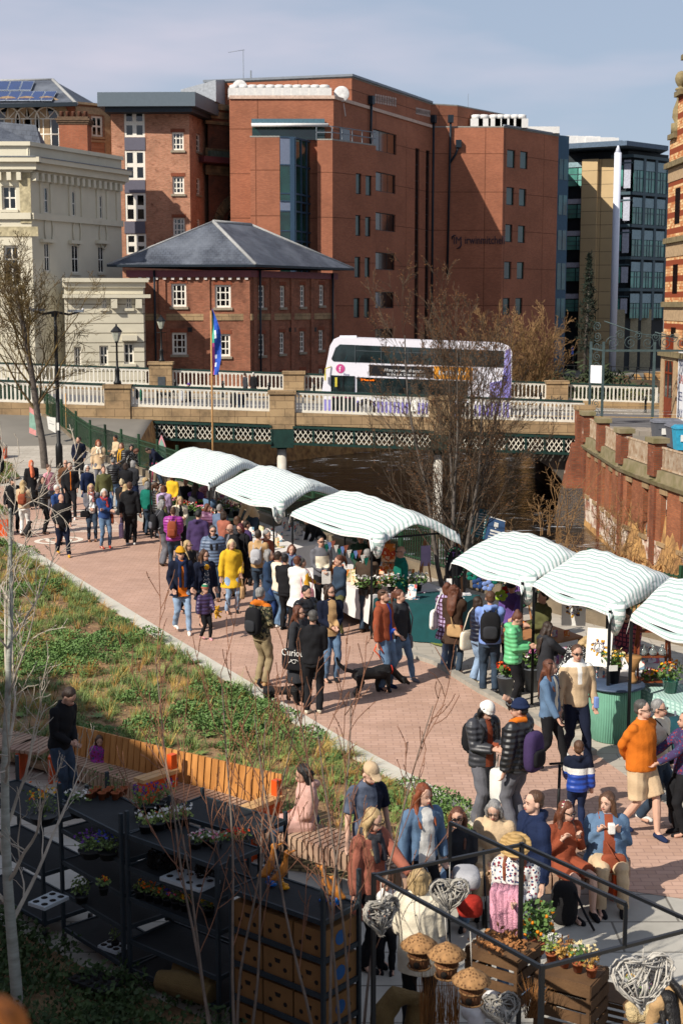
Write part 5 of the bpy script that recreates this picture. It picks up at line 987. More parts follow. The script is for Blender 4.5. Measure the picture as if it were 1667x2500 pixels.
banner('poster','white printed sheet on the fence, right of the tree trunk',F4('V',[(445,365),(510,400),(510,262),(428,248)],66.2),MATS['white_paper'],[(.2,.5,.8,.53),(.2,.7,.6,.72)],mat('ink_grey','6a6c72'),group='panels hung on the river fence')
banner('poster','narrow white sheet on the fence behind the tree trunk',F4('V',[(355,345),(378,360),(378,222),(358,222)],67),MATS['white_paper'],[(.2,.5,.8,.55)],MATS['ink_grey'],group='panels hung on the river fence')
tl = [(.12,v,.88,v+.035) for v in np.arange(.1,.9,.09)]
banner('pull_up_banner','teal pull-up banner with white lines of text behind the river tree',F4('X',[(440,260),(590,300),(640,-20),(500,-40)],33.2),mat('banner_teal','2a6672',.7),tl,mat('banner_white','c9c6c0',.8),group='pull-up banners by the river fence')
banner('pull_up_banner','blue pull-up banner with white rail and tree emblem behind the river tree',F4('X',[(590,300),(800,350),(818,98),(650,45)],32.6),mat('banner_blue','2c4668',.7),[(.05,.96,1,1),(.35,.62,.6,.82),(.43,.55,.5,.62),(.2,.4,.8,.48),(.2,.28,.8,.34),(.15,.16,.85,.2),(.15,.06,.85,.1)],MATS['banner_white'],group='pull-up banners by the river fence')
# ================================================================ PLANTING BED AND BENCHES
def inpoly(x,y,P):
 c = False; j = len(P)-1
 for i in range(len(P)):
  if (P[i][1] > y) != (P[j][1] > y) and x < (P[j][0]-P[i][0])*(y-P[i][1])/(P[j][1]-P[i][1]+1e-12)+P[i][0]: c = not c
  j = i
 return c
kin = []
for i,p in enumerate(kerb):
 d = (kerb[min(i+1,len(kerb)-1)] - kerb[max(i-1,0)]).normalized(); kin.append(p + Vector((-d.y,d.x,0))*.34)
bb_ = [G('s',*p,.8) for p in ((-160,1700),(178,1783),(400,1838),(679,1903))]
bedP = [(p.x,p.y) for p in kin[0:]] + [(-19,40),(-19,22.5),(bb_[0].x,bb_[0].y+.1),(bb_[1].x,bb_[1].y+.1),(bb_[2].x,bb_[2].y+.1),(bb_[3].x,bb_[3].y+.1)] + [tuple(G('s',*q)[:2]) for q in ((760,2040),(900,2120),(1040,2150),(1200,2150),(1330,2150))]
mulch = mat('bark_mulch','6b5138',.95,col2='97795a',vs=9,bump=1,bs=60)
g = MB(); g.add([(x,y,.045) for x,y in bedP],[tuple(range(len(bedP)))]); me_o = g.build('bed_soil',mulch); T(me_o,kind='structure')
bed2 = [tuple(G('A',*q)[:2]) for q in ((-200,350),(75,365),(190,520),(60,560),(-200,600))]; bed3 = [tuple(G('A',*q)[:2]) for q in ((-200,760),(20,775),(75,860),(-200,900))]
bed4 = [tuple(G('L',*q)[:2]) for q in ((-300,480),(0,600),(300,740),(560,890),(900,1040),(1500,1290),(1800,1500),(-300,1500))]
for P_,nm in ((bed2,'bed_soil'),(bed3,'bed_soil'),(bed4,'bed_soil')): g = MB(); g.add([(x,y,.04) for x,y in P_],[tuple(range(len(P_)))]); o = g.build(nm,mulch); T(o,kind='structure')
class Blades:
 def __init__(s): s.V = []; s.F = []; s.n = 0
 def blade(s,p,d,L,w,droop,seg=3):
  d = Vector(d).normalized(); sd = d.cross(Vector((0,0,1))); sd = (sd.normalized() if sd.length > .01 else Vector((1,0,0))) * w; h = Vector((d.x,d.y,0))
  for i in range(seg+1):
   t = i/seg; c = p + d*(L*t) + h*(droop*t*t*L) - Vector((0,0,droop*t*t*L*.9)); k = (1-t)**.6 if i < seg else .05
   s.V += [c-sd*k,c+sd*k]
   if i < seg: a = s.n + 2*i; s.F.append((a,a+1,a+3,a+2))
  s.n += 2*(seg+1)
 def leaf(s,p,r_,sz_):
  u = rv(r_,1).normalized()*sz_; w = u.orthogonal().normalized()*sz_*.55; s.V += [p-u,p+w,p+u,p-w]; s.F.append((s.n,s.n+1,s.n+2,s.n+3)); s.n += 4
 def build(s,name,m,label,cat): T(mesh_obj(name,np_mesh(name,[tuple(v) for v in s.V],s.F,[m])),label,cat,kind='stuff')
rp = random.Random(77); strap,fine,leafy,ochre,chips,dk_ = Blades(),Blades(),Blades(),Blades(),Blades(),Blades()
xs = [p[0] for p in bedP]; cnt = 0
def plantclump(x,y,z,sc_=1,shady=False):
 t = rp.random(); c = Vector((x,y,z)); f2 = math.sin(x*.9)*math.cos(y*.7)+rp.gauss(0,.5)
 if f2 > .8 and t < .75:
  r = rp.uniform(.13,.34)*sc_
  for _ in range(int(170*(r/.25)**1.6)):
   a,b = rp.uniform(0,6.28),rp.random()**.5; leafy.leaf(c + Vector((math.cos(a)*b*r,math.sin(a)*b*r,r*.75*math.sqrt(1-b*b*.9)*rp.uniform(.5,1))),rp,rp.uniform(.014,.028)*sc_)
 elif t < .5:
  n = rp.randint(16,34); L = rp.uniform(.16,.34)*sc_
  for _ in range(n): a = rp.uniform(0,6.28); s_ = rp.uniform(.2,.9); strap.blade(c + Vector((rp.gauss(0,.05),rp.gauss(0,.05),0)),(math.cos(a)*s_,math.sin(a)*s_,1),L*rp.uniform(.6,1.1),.007,rp.uniform(.1,.7))
 elif t < .78:
  n = rp.randint(40,70); L = rp.uniform(.2,.4)*sc_; B = fine if rp.random() < .66 else ochre; wx,wy = .35,.15
  for _ in range(n): a = rp.uniform(0,6.28); s_ = rp.uniform(.15,.8); B.blade(c + Vector((rp.gauss(0,.03),rp.gauss(0,.03),0)),(math.cos(a)*s_+wx,math.sin(a)*s_+wy,1),L*rp.uniform(.6,1.1),.0035,rp.uniform(.2,.9))
 elif t < .9:
  for _ in range(26): a = rp.uniform(0,6.28); strap.blade(c,(math.cos(a),math.sin(a),.7),rp.uniform(.1,.18)*sc_,.02,.3,2)
 else:
  for _ in range(18): a = rp.uniform(0,6.28); ochre.blade(c,(math.cos(a)*.5,math.sin(a)*.5,1),rp.uniform(.15,.4)*sc_,.004,.2)
def fill(P_,dens,z,sc_=1):
 x0,x1 = min(p[0] for p in P_),max(p[0] for p in P_); y0,y1 = min(p[1] for p in P_),max(p[1] for p in P_)
 for _ in range(int((x1-x0)*(y1-y0)*dens)):
  x,y = rp.uniform(x0,x1),rp.uniform(y0,y1); q = (x)/(y*.24)
  if abs(q) > 1.25 or not inpoly(x,y,P_): continue
  plantclump(x,y,z,sc_*(1 if y > 18 else .9))
fill(bedP,17,.05,1.25)
for i in range(len(kin)-3):
 L = (kin[i+1]-kin[i]).length
 for _ in range(int(L*8)):
  p = kin[i].lerp(kin[i+1],rp.random()) + Vector((-.3+rp.gauss(0,.12),-.25+rp.gauss(0,.12),0))
  if inpoly(p.x,p.y,bedP): plantclump(p.x,p.y,.05,.85)
fill(bed2,9,.05); fill(bed3,9,.05)
for _ in range(9000):
 x,y = rp.uniform(-8,3),rp.uniform(15.5,33)
 if inpoly(x,y,bedP): chips.leaf(Vector((x,y,.055+rp.random()*.015)),rp,rp.uniform(.012,.03))
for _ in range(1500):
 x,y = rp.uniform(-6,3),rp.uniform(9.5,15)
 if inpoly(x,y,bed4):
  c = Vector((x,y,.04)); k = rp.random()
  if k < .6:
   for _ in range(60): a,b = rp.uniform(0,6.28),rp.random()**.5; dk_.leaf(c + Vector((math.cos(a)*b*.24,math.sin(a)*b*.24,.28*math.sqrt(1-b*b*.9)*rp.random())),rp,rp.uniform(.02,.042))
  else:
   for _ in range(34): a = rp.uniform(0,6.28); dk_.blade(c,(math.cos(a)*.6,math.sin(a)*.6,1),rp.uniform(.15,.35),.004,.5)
strap.build('strap_leaf_plants',mat('strap_leaf','42562a',.55,col2='6f8345',vs=5,bump=0),'mid-green strap-leaved plants in clumps across the planting bed','plants')
fine.build('grass_tufts',mat('fine_grass','5f7434',.6,col2='8f9c58',vs=4,bump=0),'fine wind-swept green grass tufts in the planting bed','grass')
ochre.build('dry_grass_tufts',mat('ochre_grass','96682a',.8,col2='b39a58',vs=2,bump=0),'ochre and straw coloured dry grass tufts in the planting bed','grass')
leafy.build('leafy_ground_cover',mat('leafy_green','3a5426',.6,col2='5d7a3c',vs=6,bump=0),'low mounds of small dark green leaves in the planting bed','ground cover')
chips.build('bark_chips',mat('pale_chips','b5916a',.9,col2='7d5a3a',vs=30,bump=0),'pale bark chips scattered between the plants','bark chips')
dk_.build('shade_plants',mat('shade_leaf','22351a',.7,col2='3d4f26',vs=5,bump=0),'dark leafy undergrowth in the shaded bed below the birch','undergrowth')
cob = brick('cobbles','8f7f5c','7a6c4e','4c442f',.2,.13,.2,1,mo=.02,bump=.8)
g = MB(); q = [G('H',*p,.008) for p in ((150,640),(330,700),(700,800),(1000,900),(1330,990),(1330,1080),(900,1010),(560,960),(150,800))]; g.add([tuple(p) for p in q],[tuple(range(9))[::-1]]); T(g.build('cobbles',cob),kind='structure')
g = MB(); g.add([(-7,9,.004),(7,9,.004),(6.5,15.5,.004),(3.4,16.6,.004),(1.5,15.6,.004),(-7,18.8,.004)],[(0,1,2,3,4,5)]); T(g.build('grey_paving',slab2),kind='structure')
wood = mat('larch_slats','bd8448',.6,col2='96622f',vs=1.4,bump=.2,stretch=(6,6,1)); wood2 = mat('weathered_slats','a58a72',.8,col2='86695a',vs=2,bump=.2); orange = mat('orange_steel','c2480f',.45,var=.06,bump=0,spec=.5); pale_w = mat('pale_oak_arm','b08a5c',.6,var=.15,vs=5)
def resample(P_,st):
 out = []; acc = 0
 for i in range(len(P_)-1):
  L = (P_[i+1]-P_[i]).length; s = acc
  while s < L: out.append((P_[i].lerp(P_[i+1],s/L),(P_[i+1]-P_[i]).normalized())); s += st
  acc = s - L
 return out
bn = thing('bench','long curving larch slat bench with high slatted back and orange steel arms','bench',G('s',400,1990))
back = [Vector((p.x,p.y,0)) for p in bb_[1:]]; g = MB()
for p,d in resample(back,.115): g.box((p.x,p.y,.62),(.095,.035,.5),math.atan2(d.y,d.x),rx=-.12)
g.build('backrest',wood,bn); g = MB()
for i in range(len(back)-1): g.beam(back[i]+Vector((.02,.05,.55)),back[i+1]+Vector((.02,.05,.55)),.04,.08)
g.build('back_rail',mat('dark_rail','3c2b20',.8),bn)
front = [G('s',*p,.45) for p in ((150,1856),(293,1904),(557,1993),(618,2017),(850,2087),(975,2123),(1110,2152),(1209,2140),(1389,2136),(1490,2108),(1535,2098))]
g = MB(); ends = []
for p,d in resample(front,.085):
 n_ = Vector((-d.y,d.x,0)); n_ = n_ if n_.y > 0 else -n_; g.box((p.x+n_.x*.27,p.y+n_.y*.27,.44),(.062,.54,.045),math.atan2(d.y,d.x)); g.box((p.x,p.y,.34),(.062,.03,.2),math.atan2(d.y,d.x))
g.build('seat',wood2,bn)
def steel(z,x,y,h=0,arm=False):
 p = G(z,x,y,h); p.z = 0; i = min(range(len(front)-1),key=lambda i: (front[i]-p).length); d = (front[min(i+1,len(front)-1)]-front[i]).normalized(); n_ = Vector((-d.y,d.x,0)); n_ = n_ if n_.y > 0 else -n_; a = math.atan2(n_.y,n_.x)
 g = MB(); c = p + n_*.26; g.box((c.x,c.y,.2),(.5,.05,.4),a)
 if arm: g.box((c.x,c.y,.55),(.54,.05,.2),a); b = p + n_*.53; g.box((b.x,b.y,.45),(.1,.09,.9),a); q = b + d*.1; g.box((p.x,p.y,.33),(.06,.1,.66),a)
 g.build('steel_support',orange,bn)
 if arm: g = MB(); [g.box((c.x+d.x*k,c.y+d.y*k,.68),(.62,.095,.05),a) for k in (-.052,.052)]; g.build('armrest',pale_w,bn)
steel('K',970,722,.66,True); steel('H',298,552,.66,True); steel('K',490,740); steel('H',440,830); steel('J',1010,845); steel('J',1060,855); steel('J',905,800)
bn2 = thing('bench','pale slatted backless bench seat in the shade at the left edge','bench',G('K',100,600)); g = MB()
l2 = [G('K',*p,.45) for p in ((-200,440),(80,500),(300,525))]
for p,d in resample(l2,.085): n_ = Vector((-d.y,d.x,0)); g.box((p.x+n_.x*.3,p.y+n_.y*.3,.44),(.062,.7,.045),math.atan2(d.y,d.x))
g.build('seat',wood2,bn2); g = MB(); [g.box((p.x+.1,p.y+.2,.2),(.06,.5,.4)) for p in (l2[0],l2[1],l2[2])]; g.build('leg',orange,bn2)
for z,x,y,lb in (('V',20,640,'orange steel bench end at the left edge by the pale path'),('A',35,1030,'orange framed bench end at the left edge beside the dog')):
 p = G(z,x,y); t = thing('bench_end',lb,'bench',p); g = MB(); g.box((p.x-.35,p.y,.25),(1.1,.5,.5)); g.build('box_frame',orange,t); g = MB()
 for k in range(5): g.box((p.x-.35,p.y-.2+k*.1,.53),(1.15,.08,.05))
 g.build('seat',wood2,t)
# ================================================================ FOREGROUND TREES
birchb = mat('birch_bark','a3a49b',.8,col2='83857a',vs=5,bump=.4,bs=18,stretch=(1,1,4)); birtw = mat('birch_twigs','a49a8c',.75,var=.3,vs=3,bump=0)
bq = Vector((-3.12,12.9,0)); PBi = dict(levels=4,seg=[14,9,7,5],wob=[.022,.1,.13,.16],up=[.03,.09,.05,.02],tap=[.8,.85,.85,.9],kids=[19,6,3,0],ang=[(.55,.95),(.4,.8),(.4,.9),(0,1)],len=[.36,.48,.45,1],thin=[.45,.6,.6,1]); PBi['from'] = [.16,.15,.15,0]
tree('young_birch','pale-barked young leafless birch rising from the shade at the left',bq,19,PBi,5.0,.062,birchb,birtw,sides=(12,7,4,3),minr=.0035,lean=(-.008,0),bud=(mat('dark_buds','4a3527',.8),1,.007,.004,.9))
sapb = mat('sapling_bark','6f6258',.7,var=.3,vs=8,bump=.3); sapt = mat('reddish_twigs','7c5540',.7,var=.3,vs=4,bump=0)
PS = dict(levels=3,seg=[12,8,5],wob=[.035,.07,.12],up=[.04,.14,.06],tap=[.75,.8,.85],kids=[6,4,0],ang=[(.3,.6),(.3,.7),(0,1)],len=[.4,.4,1],thin=[.5,.55,1]); PS['from'] = [.3,.2,0]
for k,(x,Y,n,lb,H,lx) in enumerate(((560,12.0,5,'many-stemmed leafless sapling with grey stems in front of the boxed trolley',3.7,-.0),(835,11.6,5,'many-stemmed leafless sapling with reddish stems between boxes and market frame',3.6,-.0))):
 p = (PY('s',x,2500,Y).x,Y,0); bs2 = [Vector((.16*math.cos(a),.1*math.sin(a),0)) for a in [i*6.28/n+.3*k for i in range(n)]]
 tree('sapling',lb,p,31+k*7,PS,H,.016,sapb,sapt,sides=(7,5,4),minr=.0035,base=bs2,spread0=.75,lean=(lx,0),bud=(mat('dark_buds'),3,.009,.003,.95),group='leafless multi-stemmed saplings in the foreground')
st = MB(); c0 = PY('s',-60,2620,1.6); st.ball(c0,(.065,.15,.07),14,k=9); st.ball(c0+Vector((-.03,.02,.03)),(.05,.1,.06),10)
T(st.build('coping_stone',mat('lichened_stone','b5651c',.95,col2='5a3214',vs=30,bump=1,bs=60),loc=c0),'rusty orange lichen-covered stone, out of focus in the bottom left corner','stone')
# ================================================================ PEOPLE
JOBS = []
def solid(name,mb,vox,mats,parent=None,M=None,smooth=4,zone=None,fold=0.,loc=None,seed=0):
 me = bpy.data.meshes.new(name); me.from_pydata([tuple(v) for v in mb.v],[],mb.f); o = bpy.data.objects.new(name,me); COL.objects.link(o)
 if parent is not None: o.parent = parent
 elif M is not None: o.matrix_world = M
 elif loc is not None: o.location = loc
 r = o.modifiers.new('r','REMESH'); r.mode = 'VOXEL'; r.voxel_size = vox; r.use_smooth_shade = True
 if smooth: s = o.modifiers.new('s','SMOOTH'); s.iterations = smooth; s.factor = .5
 JOBS.append((o,mats if hasattr(mats,'__len__') else [mats],zone,fold,seed)); return o
def finish():
 dg = bpy.context.evaluated_depsgraph_get(); out = []
 for o,mats,zone,fold,seed in JOBS: out.append(bpy.data.meshes.new_from_object(o.evaluated_get(dg)))
 for (o,mats,zone,fold,seed),me in zip(JOBS,out):
  old = o.data; o.modifiers.clear(); o.data = me; me.name = o.name; bpy.data.meshes.remove(old); me.materials.clear()
  for m in mats: me.materials.append(m)
  n = len(me.vertices); co = np.empty(n*3,np.float32); me.vertices.foreach_get('co',co); co = co.reshape(-1,3)
  if zone is not None:
   k = len(me.polygons); c = np.empty(k*3,np.float32); me.polygons.foreach_get('center',c); mi = zone(c.reshape(-1,3)).astype(np.int32); me.polygons.foreach_set('material_index',mi)
  if fold:
   nr = np.empty(n*3,np.float32); me.vertices.foreach_get('normal',nr); nr = nr.reshape(-1,3); x,y,z = co.T; a = seed*1.7
   d = np.sin(23*z+9*x+a+3*np.sin(11*x+7*y+a))*.5 + np.sin(41*z-17*y+13*x+2*a)*.3 + np.sin(13*x+19*y-29*z+a)*.35
   co += nr*(d*fold)[:,None]; me.vertices.foreach_set('co',co.ravel())
  me.update()
 JOBS.clear()
def ik(S,T_,a,b,pole):
 d = T_ - S; L = min(d.length,.995*(a+b)); L = max(L,abs(a-b)+.02); u = d.normalized(); k = (a*a-b*b+L*L)/(2*L); h = math.sqrt(max(0,a*a-k*k)); p = Vector(pole); p = (p - u*p.dot(u)).normalized(); return S + u*k + p*h,S + u*L
PAL = dict(black='17171a',navy='18233f',dnavy='101628',blue='28406e',denim='55708f',ldenim='7f9fc4',ddenim='24364f',grey='5d5d63',dgrey='34353a',lgrey='9b9b9f',white='cfcdc8',cream='cfc5b0',beige='b79f80',tan='a5865f',brown='5b3d28',dbrown='3a2a20',rust='80402a',rose='8f5646',orange='b8621a',mustard='b88620',yellow='c8a028',green='2e6b50',teal='0f5f52',lime='86a83a',mint='5fae78',purple='56407c',magenta='8a2f80',mauve='6f4a63',lilac='a18fb0',pink='c88a92',red='9c2a20',khaki='84755a',olive='4f4f30',coral='c46a4a',charcoal='2a2b2f',periw='6f87bd',royal='1f3f90',plaid='9c4a55',leather='1c1b1c',plum='3a2c4f',bluegrey='56657c',gold='b88a2a')
HAIRC = dict(black='120f0e',dbrown='2b1d14',brown='4a3120',auburn='55301f',red='74391c',blonde='a38a62',lblonde='c0ac88',grey='7a7876',dgrey='45423f',white='b9b6b0',wine='4a161a')
def cm(c,kind=''):
 nm = 'cloth_' + c + kind; col = PAL.get(c,c)
 if nm in MATS: return MATS[nm]
 if kind == 'puff': return mat(nm,col,.45,var=.1,vs=6,pat='puff',ps=4.2,spec=.4)
 if kind == 'gloss': return mat(nm,col,.48,var=.15,vs=6,pat='puff',ps=4.2,spec=.6)
 if kind == 'den': return mat(nm,col,.85,var=.3,vs=9,bump=.3,bs=60)
 if kind == 'plaid': return mat(nm,col,.9,var=.1,pat='plaid',pc='45263a',ps=4)
 if kind == 'camo': return mat(nm,'5a5540',.9,var=.1,pat='blotch',pc=('2e3626','857a5a','1f201c'),ps=12)
 if kind == 'flor': return mat(nm,col,.9,var=.1,pat='spots',pc=('7a2a3a','3a4a6a'),ps=22)
 if kind == 'dots': return mat(nm,col,.9,var=.1,pat='spots',pc=('c9c9c4',),ps=30)
 return mat(nm,col,.9,var=.12,vs=7,bump=.25,bs=50,spec=.2)
SK = [mat('skin_light','b08975',.6,var=.08,vs=12,bump=0),mat('skin_fair','c09a86',.6,var=.08,vs=12,bump=0),mat('skin_tan','94654a',.6,var=.08,vs=12,bump=0),mat('skin_deep','5d3d2c',.6,var=.08,vs=12,bump=0)]
eye_m = mat('eye_dark','1c1512',.3,bump=0); lip_m = mat('lips','9c5248',.6,bump=0); lens_m = mat('dark_lens','0a0a0b',.15,spec=.8,bump=0)
def hairm(c): return mat('hair_'+c,HAIRC[c],.55,var=.3,vs=30,bump=.6,bs=70,stretch=(1,1,.25),spec=.4)
NP = [0]
class Person: pass
def person(label,z,x,y,h=1.7,f=0,look=0,nod=0,top=('jacket','black',''),low=('trousers','black',1.),shoe='black',hair=('short','brown'),arms='dd',legs='s',skin=0,b=1.,lean=0,inner=None,hat=None,glass=None,beard=None,scarf=None,hood=None,sit=False,zone=None,fur=None,hz=None,Y=None,kid=False,base=0.,stride=.22,extra=None):
 NP[0] += 1; rs = random.Random(NP[0]*13+5); s = h/1.75; hs = (1.22 if kid else 1.0); TS = tuple(top) + ('',)*(3-len(top)); kind,tc,tk = TS[:3]
 dz = -.44 if sit else 0.
 up = Vector((0,0,0)); Rl = Matrix.Rotation(math.radians(lean),4,'X'); piv = Vector((0,0,.95+dz))
 def U(p): p = Vector(p); p.z += dz; return piv + (Rl.to_3x3() @ (p - piv))
 Hr = Matrix.Rotation(math.radians(look),3,'Z') @ Matrix.Rotation(math.radians(nod),3,'X'); hp0 = Vector((0,.01,1.49))
 def Hd(p): q = (Vector(p) - Vector((0,.01,1.5)))*hs; return U(hp0 + Hr @ q)
 topz = Hd((0,.02,1.76)); R3 = Matrix.Rotation(math.radians(f),3,'Z'); tw = R3 @ (topz*s)
 if Y: p = PY(z,x,y,Y); base = p.z - tw.z
 else: p = G(z,x,y,base + tw.z)
 loc = Vector((p.x - tw.x,p.y - tw.y,base)); M = Matrix.Translation(loc) @ R3.to_4x4(); dist = loc.y
 vox = max(.0085,min(.028,dist*.00058)); far = dist > 42
 S3 = lambda mb: [mb.v.__setitem__(i,tuple(Vector(v)*s)) for i,v in enumerate(mb.v)] and mb
 th = dict(jacket=.014,puffer=.038,coat=.02,long=.02,jumper=.01,tee=.006,hoodie=.018,raincoat=.024,gilet=.03,dress=.01)[kind]; hem = dict(jacket=.86,puffer=.84,coat=.62,long=.42,jumper=.88,tee=.88,hoodie=.86,raincoat=.62,gilet=.86,dress=.5)[kind]
 if hz: hem = hz
 TG = dict(d=(.27,-.03,.84),p=(.2,-.13,.93),c=(-.1,-.2,1.16),h=(.06,-.27,1.13),u=(.1,-.2,1.66),b=(.04,.2,.96),r=(.14,-.48,1.05),f=(.04,-.2,1.02),w=(.24,-.25,.9),v=(.25,.2,.88),k=(.05,-.17,1.48),o=(.16,-.32,.98),l=(.1,-.33,.93),s=(.12,-.12,1.32))
 AR = []
 for sd,code in ((1,arms[0]),(-1,arms[1])):
  t = Vector(TG[code]); t.x *= sd
  if code == 'c' and sd < 0: t.z -= .05
  sh = Vector((.178*sd*(.93+.07*b),.012,1.405)); pole = Vector((.5*sd,.8 if code in 'pbh' else .5,-.7));
  if code == 'u': pole = Vector((1*sd,-.3,-.5))
  if code == 'c': pole = Vector((.8*sd,-.1,-.8))
  el,wr = ik(sh,t,.285,.255,pole); AR.append((sd,sh,el,wr))
 LG = []; st = stride
 for sd in (1,-1):
  hp = Vector((.088*sd,0,.9)); yaw = .18*sd
  if sit: hp.z = .5; kn,an = ik(hp,Vector((.13*sd,-.42,.09)),.44,.42,(0,-1,1.2)); fy = -1
  else:
   fwd = 0
   if legs == 'w': fwd = -st if sd > 0 else st
   if legs == 'x': fwd = st if sd > 0 else -st
   az = .09 + (.05 if fwd > 0 else 0)
   kn,an = ik(hp,Vector((.1*sd + (.03*sd if legs == 'a' else 0),fwd + rs.uniform(-.03,.03),az)),.43,.415,(0,-1,0))
  LG.append((sd,hp,kn,an,.09 if (legs in 'wx' and not sit and an.y > .1) else 0))
 def torso(g,k,t,z0,z1=1.6,flare=0.):
  ring = [(.80,.165,.118),(.92,.172,.122),(1.02,.158,.115),(1.12,.15,.112),(1.25,.17,.122),(1.36,.186,.115),(1.425,.165,.09),(1.465,.1,.07),(1.50,.062,.06)]
  if z0 < .8: ring = [(z0,.17+flare,.13+flare),((z0+.8)/2,.168+flare*.6,.122+flare*.6)] + ring
  else: ring = [(z0,.168,.12)] + [q for q in ring if q[0] > z0+.02]
  ring = [q for q in ring if q[0] <= z1]; pts = []; n = 16; vs = []
  for zz,rx,ry in ring:
   bb = 1 + (b-1)*(1.25 if .8 < zz < 1.25 else .7)
   for j in range(n):
    a = 2*math.pi*j/n; q = Vector((math.cos(a)*(rx*k*bb+t),math.sin(a)*(ry*k*bb*(1.1 if (b > 1.1 and math.sin(a) < 0 and zz < 1.3) else 1)+t)+.01,zz))
    vs.append(U(q) if not (sit and zz < .9) else U((q.x,q.y,max(zz,.86))))
  m = len(ring); fs = [(i*n+j,i*n+(j+1) % n,(i+1)*n+(j+1) % n,(i+1)*n+j) for i in range(m-1) for j in range(n)] + [tuple(range(n-1,-1,-1)),tuple(range((m-1)*n,m*n))]; g.add(vs,fs)
 g = MB(); torso(g,.84,0,.82)
 for sd,sh,el,wr in AR:
  g.tube([U(sh),U(el),U(wr)],[.04,.036,.026],8); d = (U(wr)-U(el)).normalized(); W0 = U(wr); side = d.cross(Vector((0,-1,.2))).normalized(); pn = d.cross(side).normalized(); pn = pn if pn.y < 0 else -pn
  r_ = max(.0085,vox*.8); g.tube([W0-d*.02,W0+d*.04,W0+d*.085],[.026,.036,.034],8,flat=.6)
  if far: g.ball(W0+d*.1,(.03,.03,.045),8)
  else:
   for q in range(4): a0 = W0+d*.075+side*(q-1.5)*.02; a1 = a0+d*.035*(1-.1*abs(q-1.3))+pn*.008; g.tube([a0,a1,a1+d*.025+pn*.022,a1+d*.03+pn*.04],[r_,r_,r_*.95,r_*.8],6)
   g.tube([W0+d*.02+side*.03*sd,W0+d*.05+side*.05*sd+pn*.01,W0+d*.085+side*.048*sd+pn*.025],[r_*1.1,r_,r_*.85],6)
 bare = low[0] in ('shorts','skirt')
 for sd,hp,kn,an,lift in LG:
  g.tube([hp,hp.lerp(kn,.5),kn,kn.lerp(an,.35),an],[.085,.07,.052,.055,.036] if bare else [.07,.06,.045,.042,.03],8)
  g.tube([an,an+Vector((0,-.06,-.05)),an+Vector((.01*sd,-.15,-.06))],[.034,.035,.025],6)
 g.tube([U((0,.02,1.42)),Hd((0,.02,1.6))],.05,8)
 def hb(c,r): g.ball(Vector((0,0,0)),r,12,k=9); n = 12*9; g.v[-n:] = [tuple(Hd(Vector(c)+Vector(v))) for v in g.v[-n:]]
 hb((0,.012,1.645),(.074,.093,.1)); hb((0,-.028,1.585),(.056,.062,.06)); hb((0,-.045,1.555),(.036,.04,.03)); hb((0,-.092,1.605),(.013,.02,.022)); hb((.076,.01,1.615),(.012,.02,.03)); hb((-.076,.01,1.615),(.012,.02,.03))
 root = solid('person',S3(g),vox,SK[skin],M=M,smooth=2); T(root,label,'person'); par = root
 lk,lc = low[0],low[1]; lw = low[2] if len(low) > 2 else 1.; ld = 'den' if 'denim' in lc else ''
 g = MB(); hipc = Vector((0,.01,.9+dz)); g.tube([hipc+Vector((0,0,-.1)),hipc+Vector((0,0,.02)),hipc+Vector((0,0,.14))],[.155*b,.165*b,.15*b],14,flat=.74) if not sit else g.ball((0,.03,.55),(.175*b,.15*b,.12),14)
 if lk == 'skirt': g.lathe((0,.01,0),[(.16*b,1.0+dz),(.19*b,.8+dz),(.23,low[3] if len(low) > 3 else .5)],16,sy=.8)
 else:
  for sd,hp,kn,an,lift in LG:
   if lk == 'shorts': g.tube([hp,kn.lerp(hp,.1)],[.105*b,.095*b],10)
   else: g.tube([hp,hp.lerp(kn,.5),kn,kn.lerp(an,.5),an+Vector((0,0,-.02))],[.098*b,(.083+.01*lw)*b,.058+.012*lw,.05+.016*lw,.032+.03*lw],10)
 zf = None
 if extra == 'stripes': zf = lambda c,s=s: ((np.abs(np.abs(c[:,0]) - .17*s) < .2*s) & ((c[:,1] > -.035*s) & (c[:,1] < .045*s)) & (c[:,0] > 0.08) & (np.abs(((c[:,1]+.03*s) % (.026*s)) - .013*s) < .008*s)).astype(int)
 solid('trousers' if lk == 'trousers' else lk,S3(g),vox*1.15,[cm(lc,ld),cm('white')],par,fold=.007,seed=NP[0],zone=zf)
 g = MB()
 for sd,hp,kn,an,lift in LG:
  a = an + Vector((0,0,-.03)); c_,s_ = math.cos(.2*sd),math.sin(.2*sd); F2 = lambda dx,dy,dz_: a + Vector((dx*c_+dy*-s_*-1,dy*c_+dx*s_,dz_ + (lift*(.5 + dy*2.0) if lift else 0)*.6))
  g.tube([F2(0,.05,-.02),F2(0,0,-.01),F2(0,-.08,-.025),F2(0,-.15,-.035),F2(0,-.185,-.04)],[.032,.042,.042,.036,.02],8,flat=.95)
 solid('shoes',S3(g),max(.01,vox),cm(shoe),par,smooth=2)
 g = MB(); fl_ = .075 if kind in ('coat','long','raincoat') else .0; torso(g,1.,th,hem,flare=fl_)
 for sd,sh,el,wr in AR:
  if kind == 'gilet': g.ball(U(sh),.07,8); continue
  w1 = wr.lerp(el,.02) if kind != 'tee' else el.lerp(sh,.2); k_ = .9+.1*b
  g.ball(U(sh+Vector((-.01*sd,0,-.005))),(.066*k_+th,)*3,10)
  g.tube([U(sh),U(sh.lerp(el,.5)),U(el),U(el.lerp(wr,.5)),U(w1)] if kind != 'tee' else [U(sh),U(w1)],([.06*k_+th,.052*k_+th,.05*k_+th,.043+th,.037+th*.8] if kind != 'tee' else [.06+th,.062+th]),10)
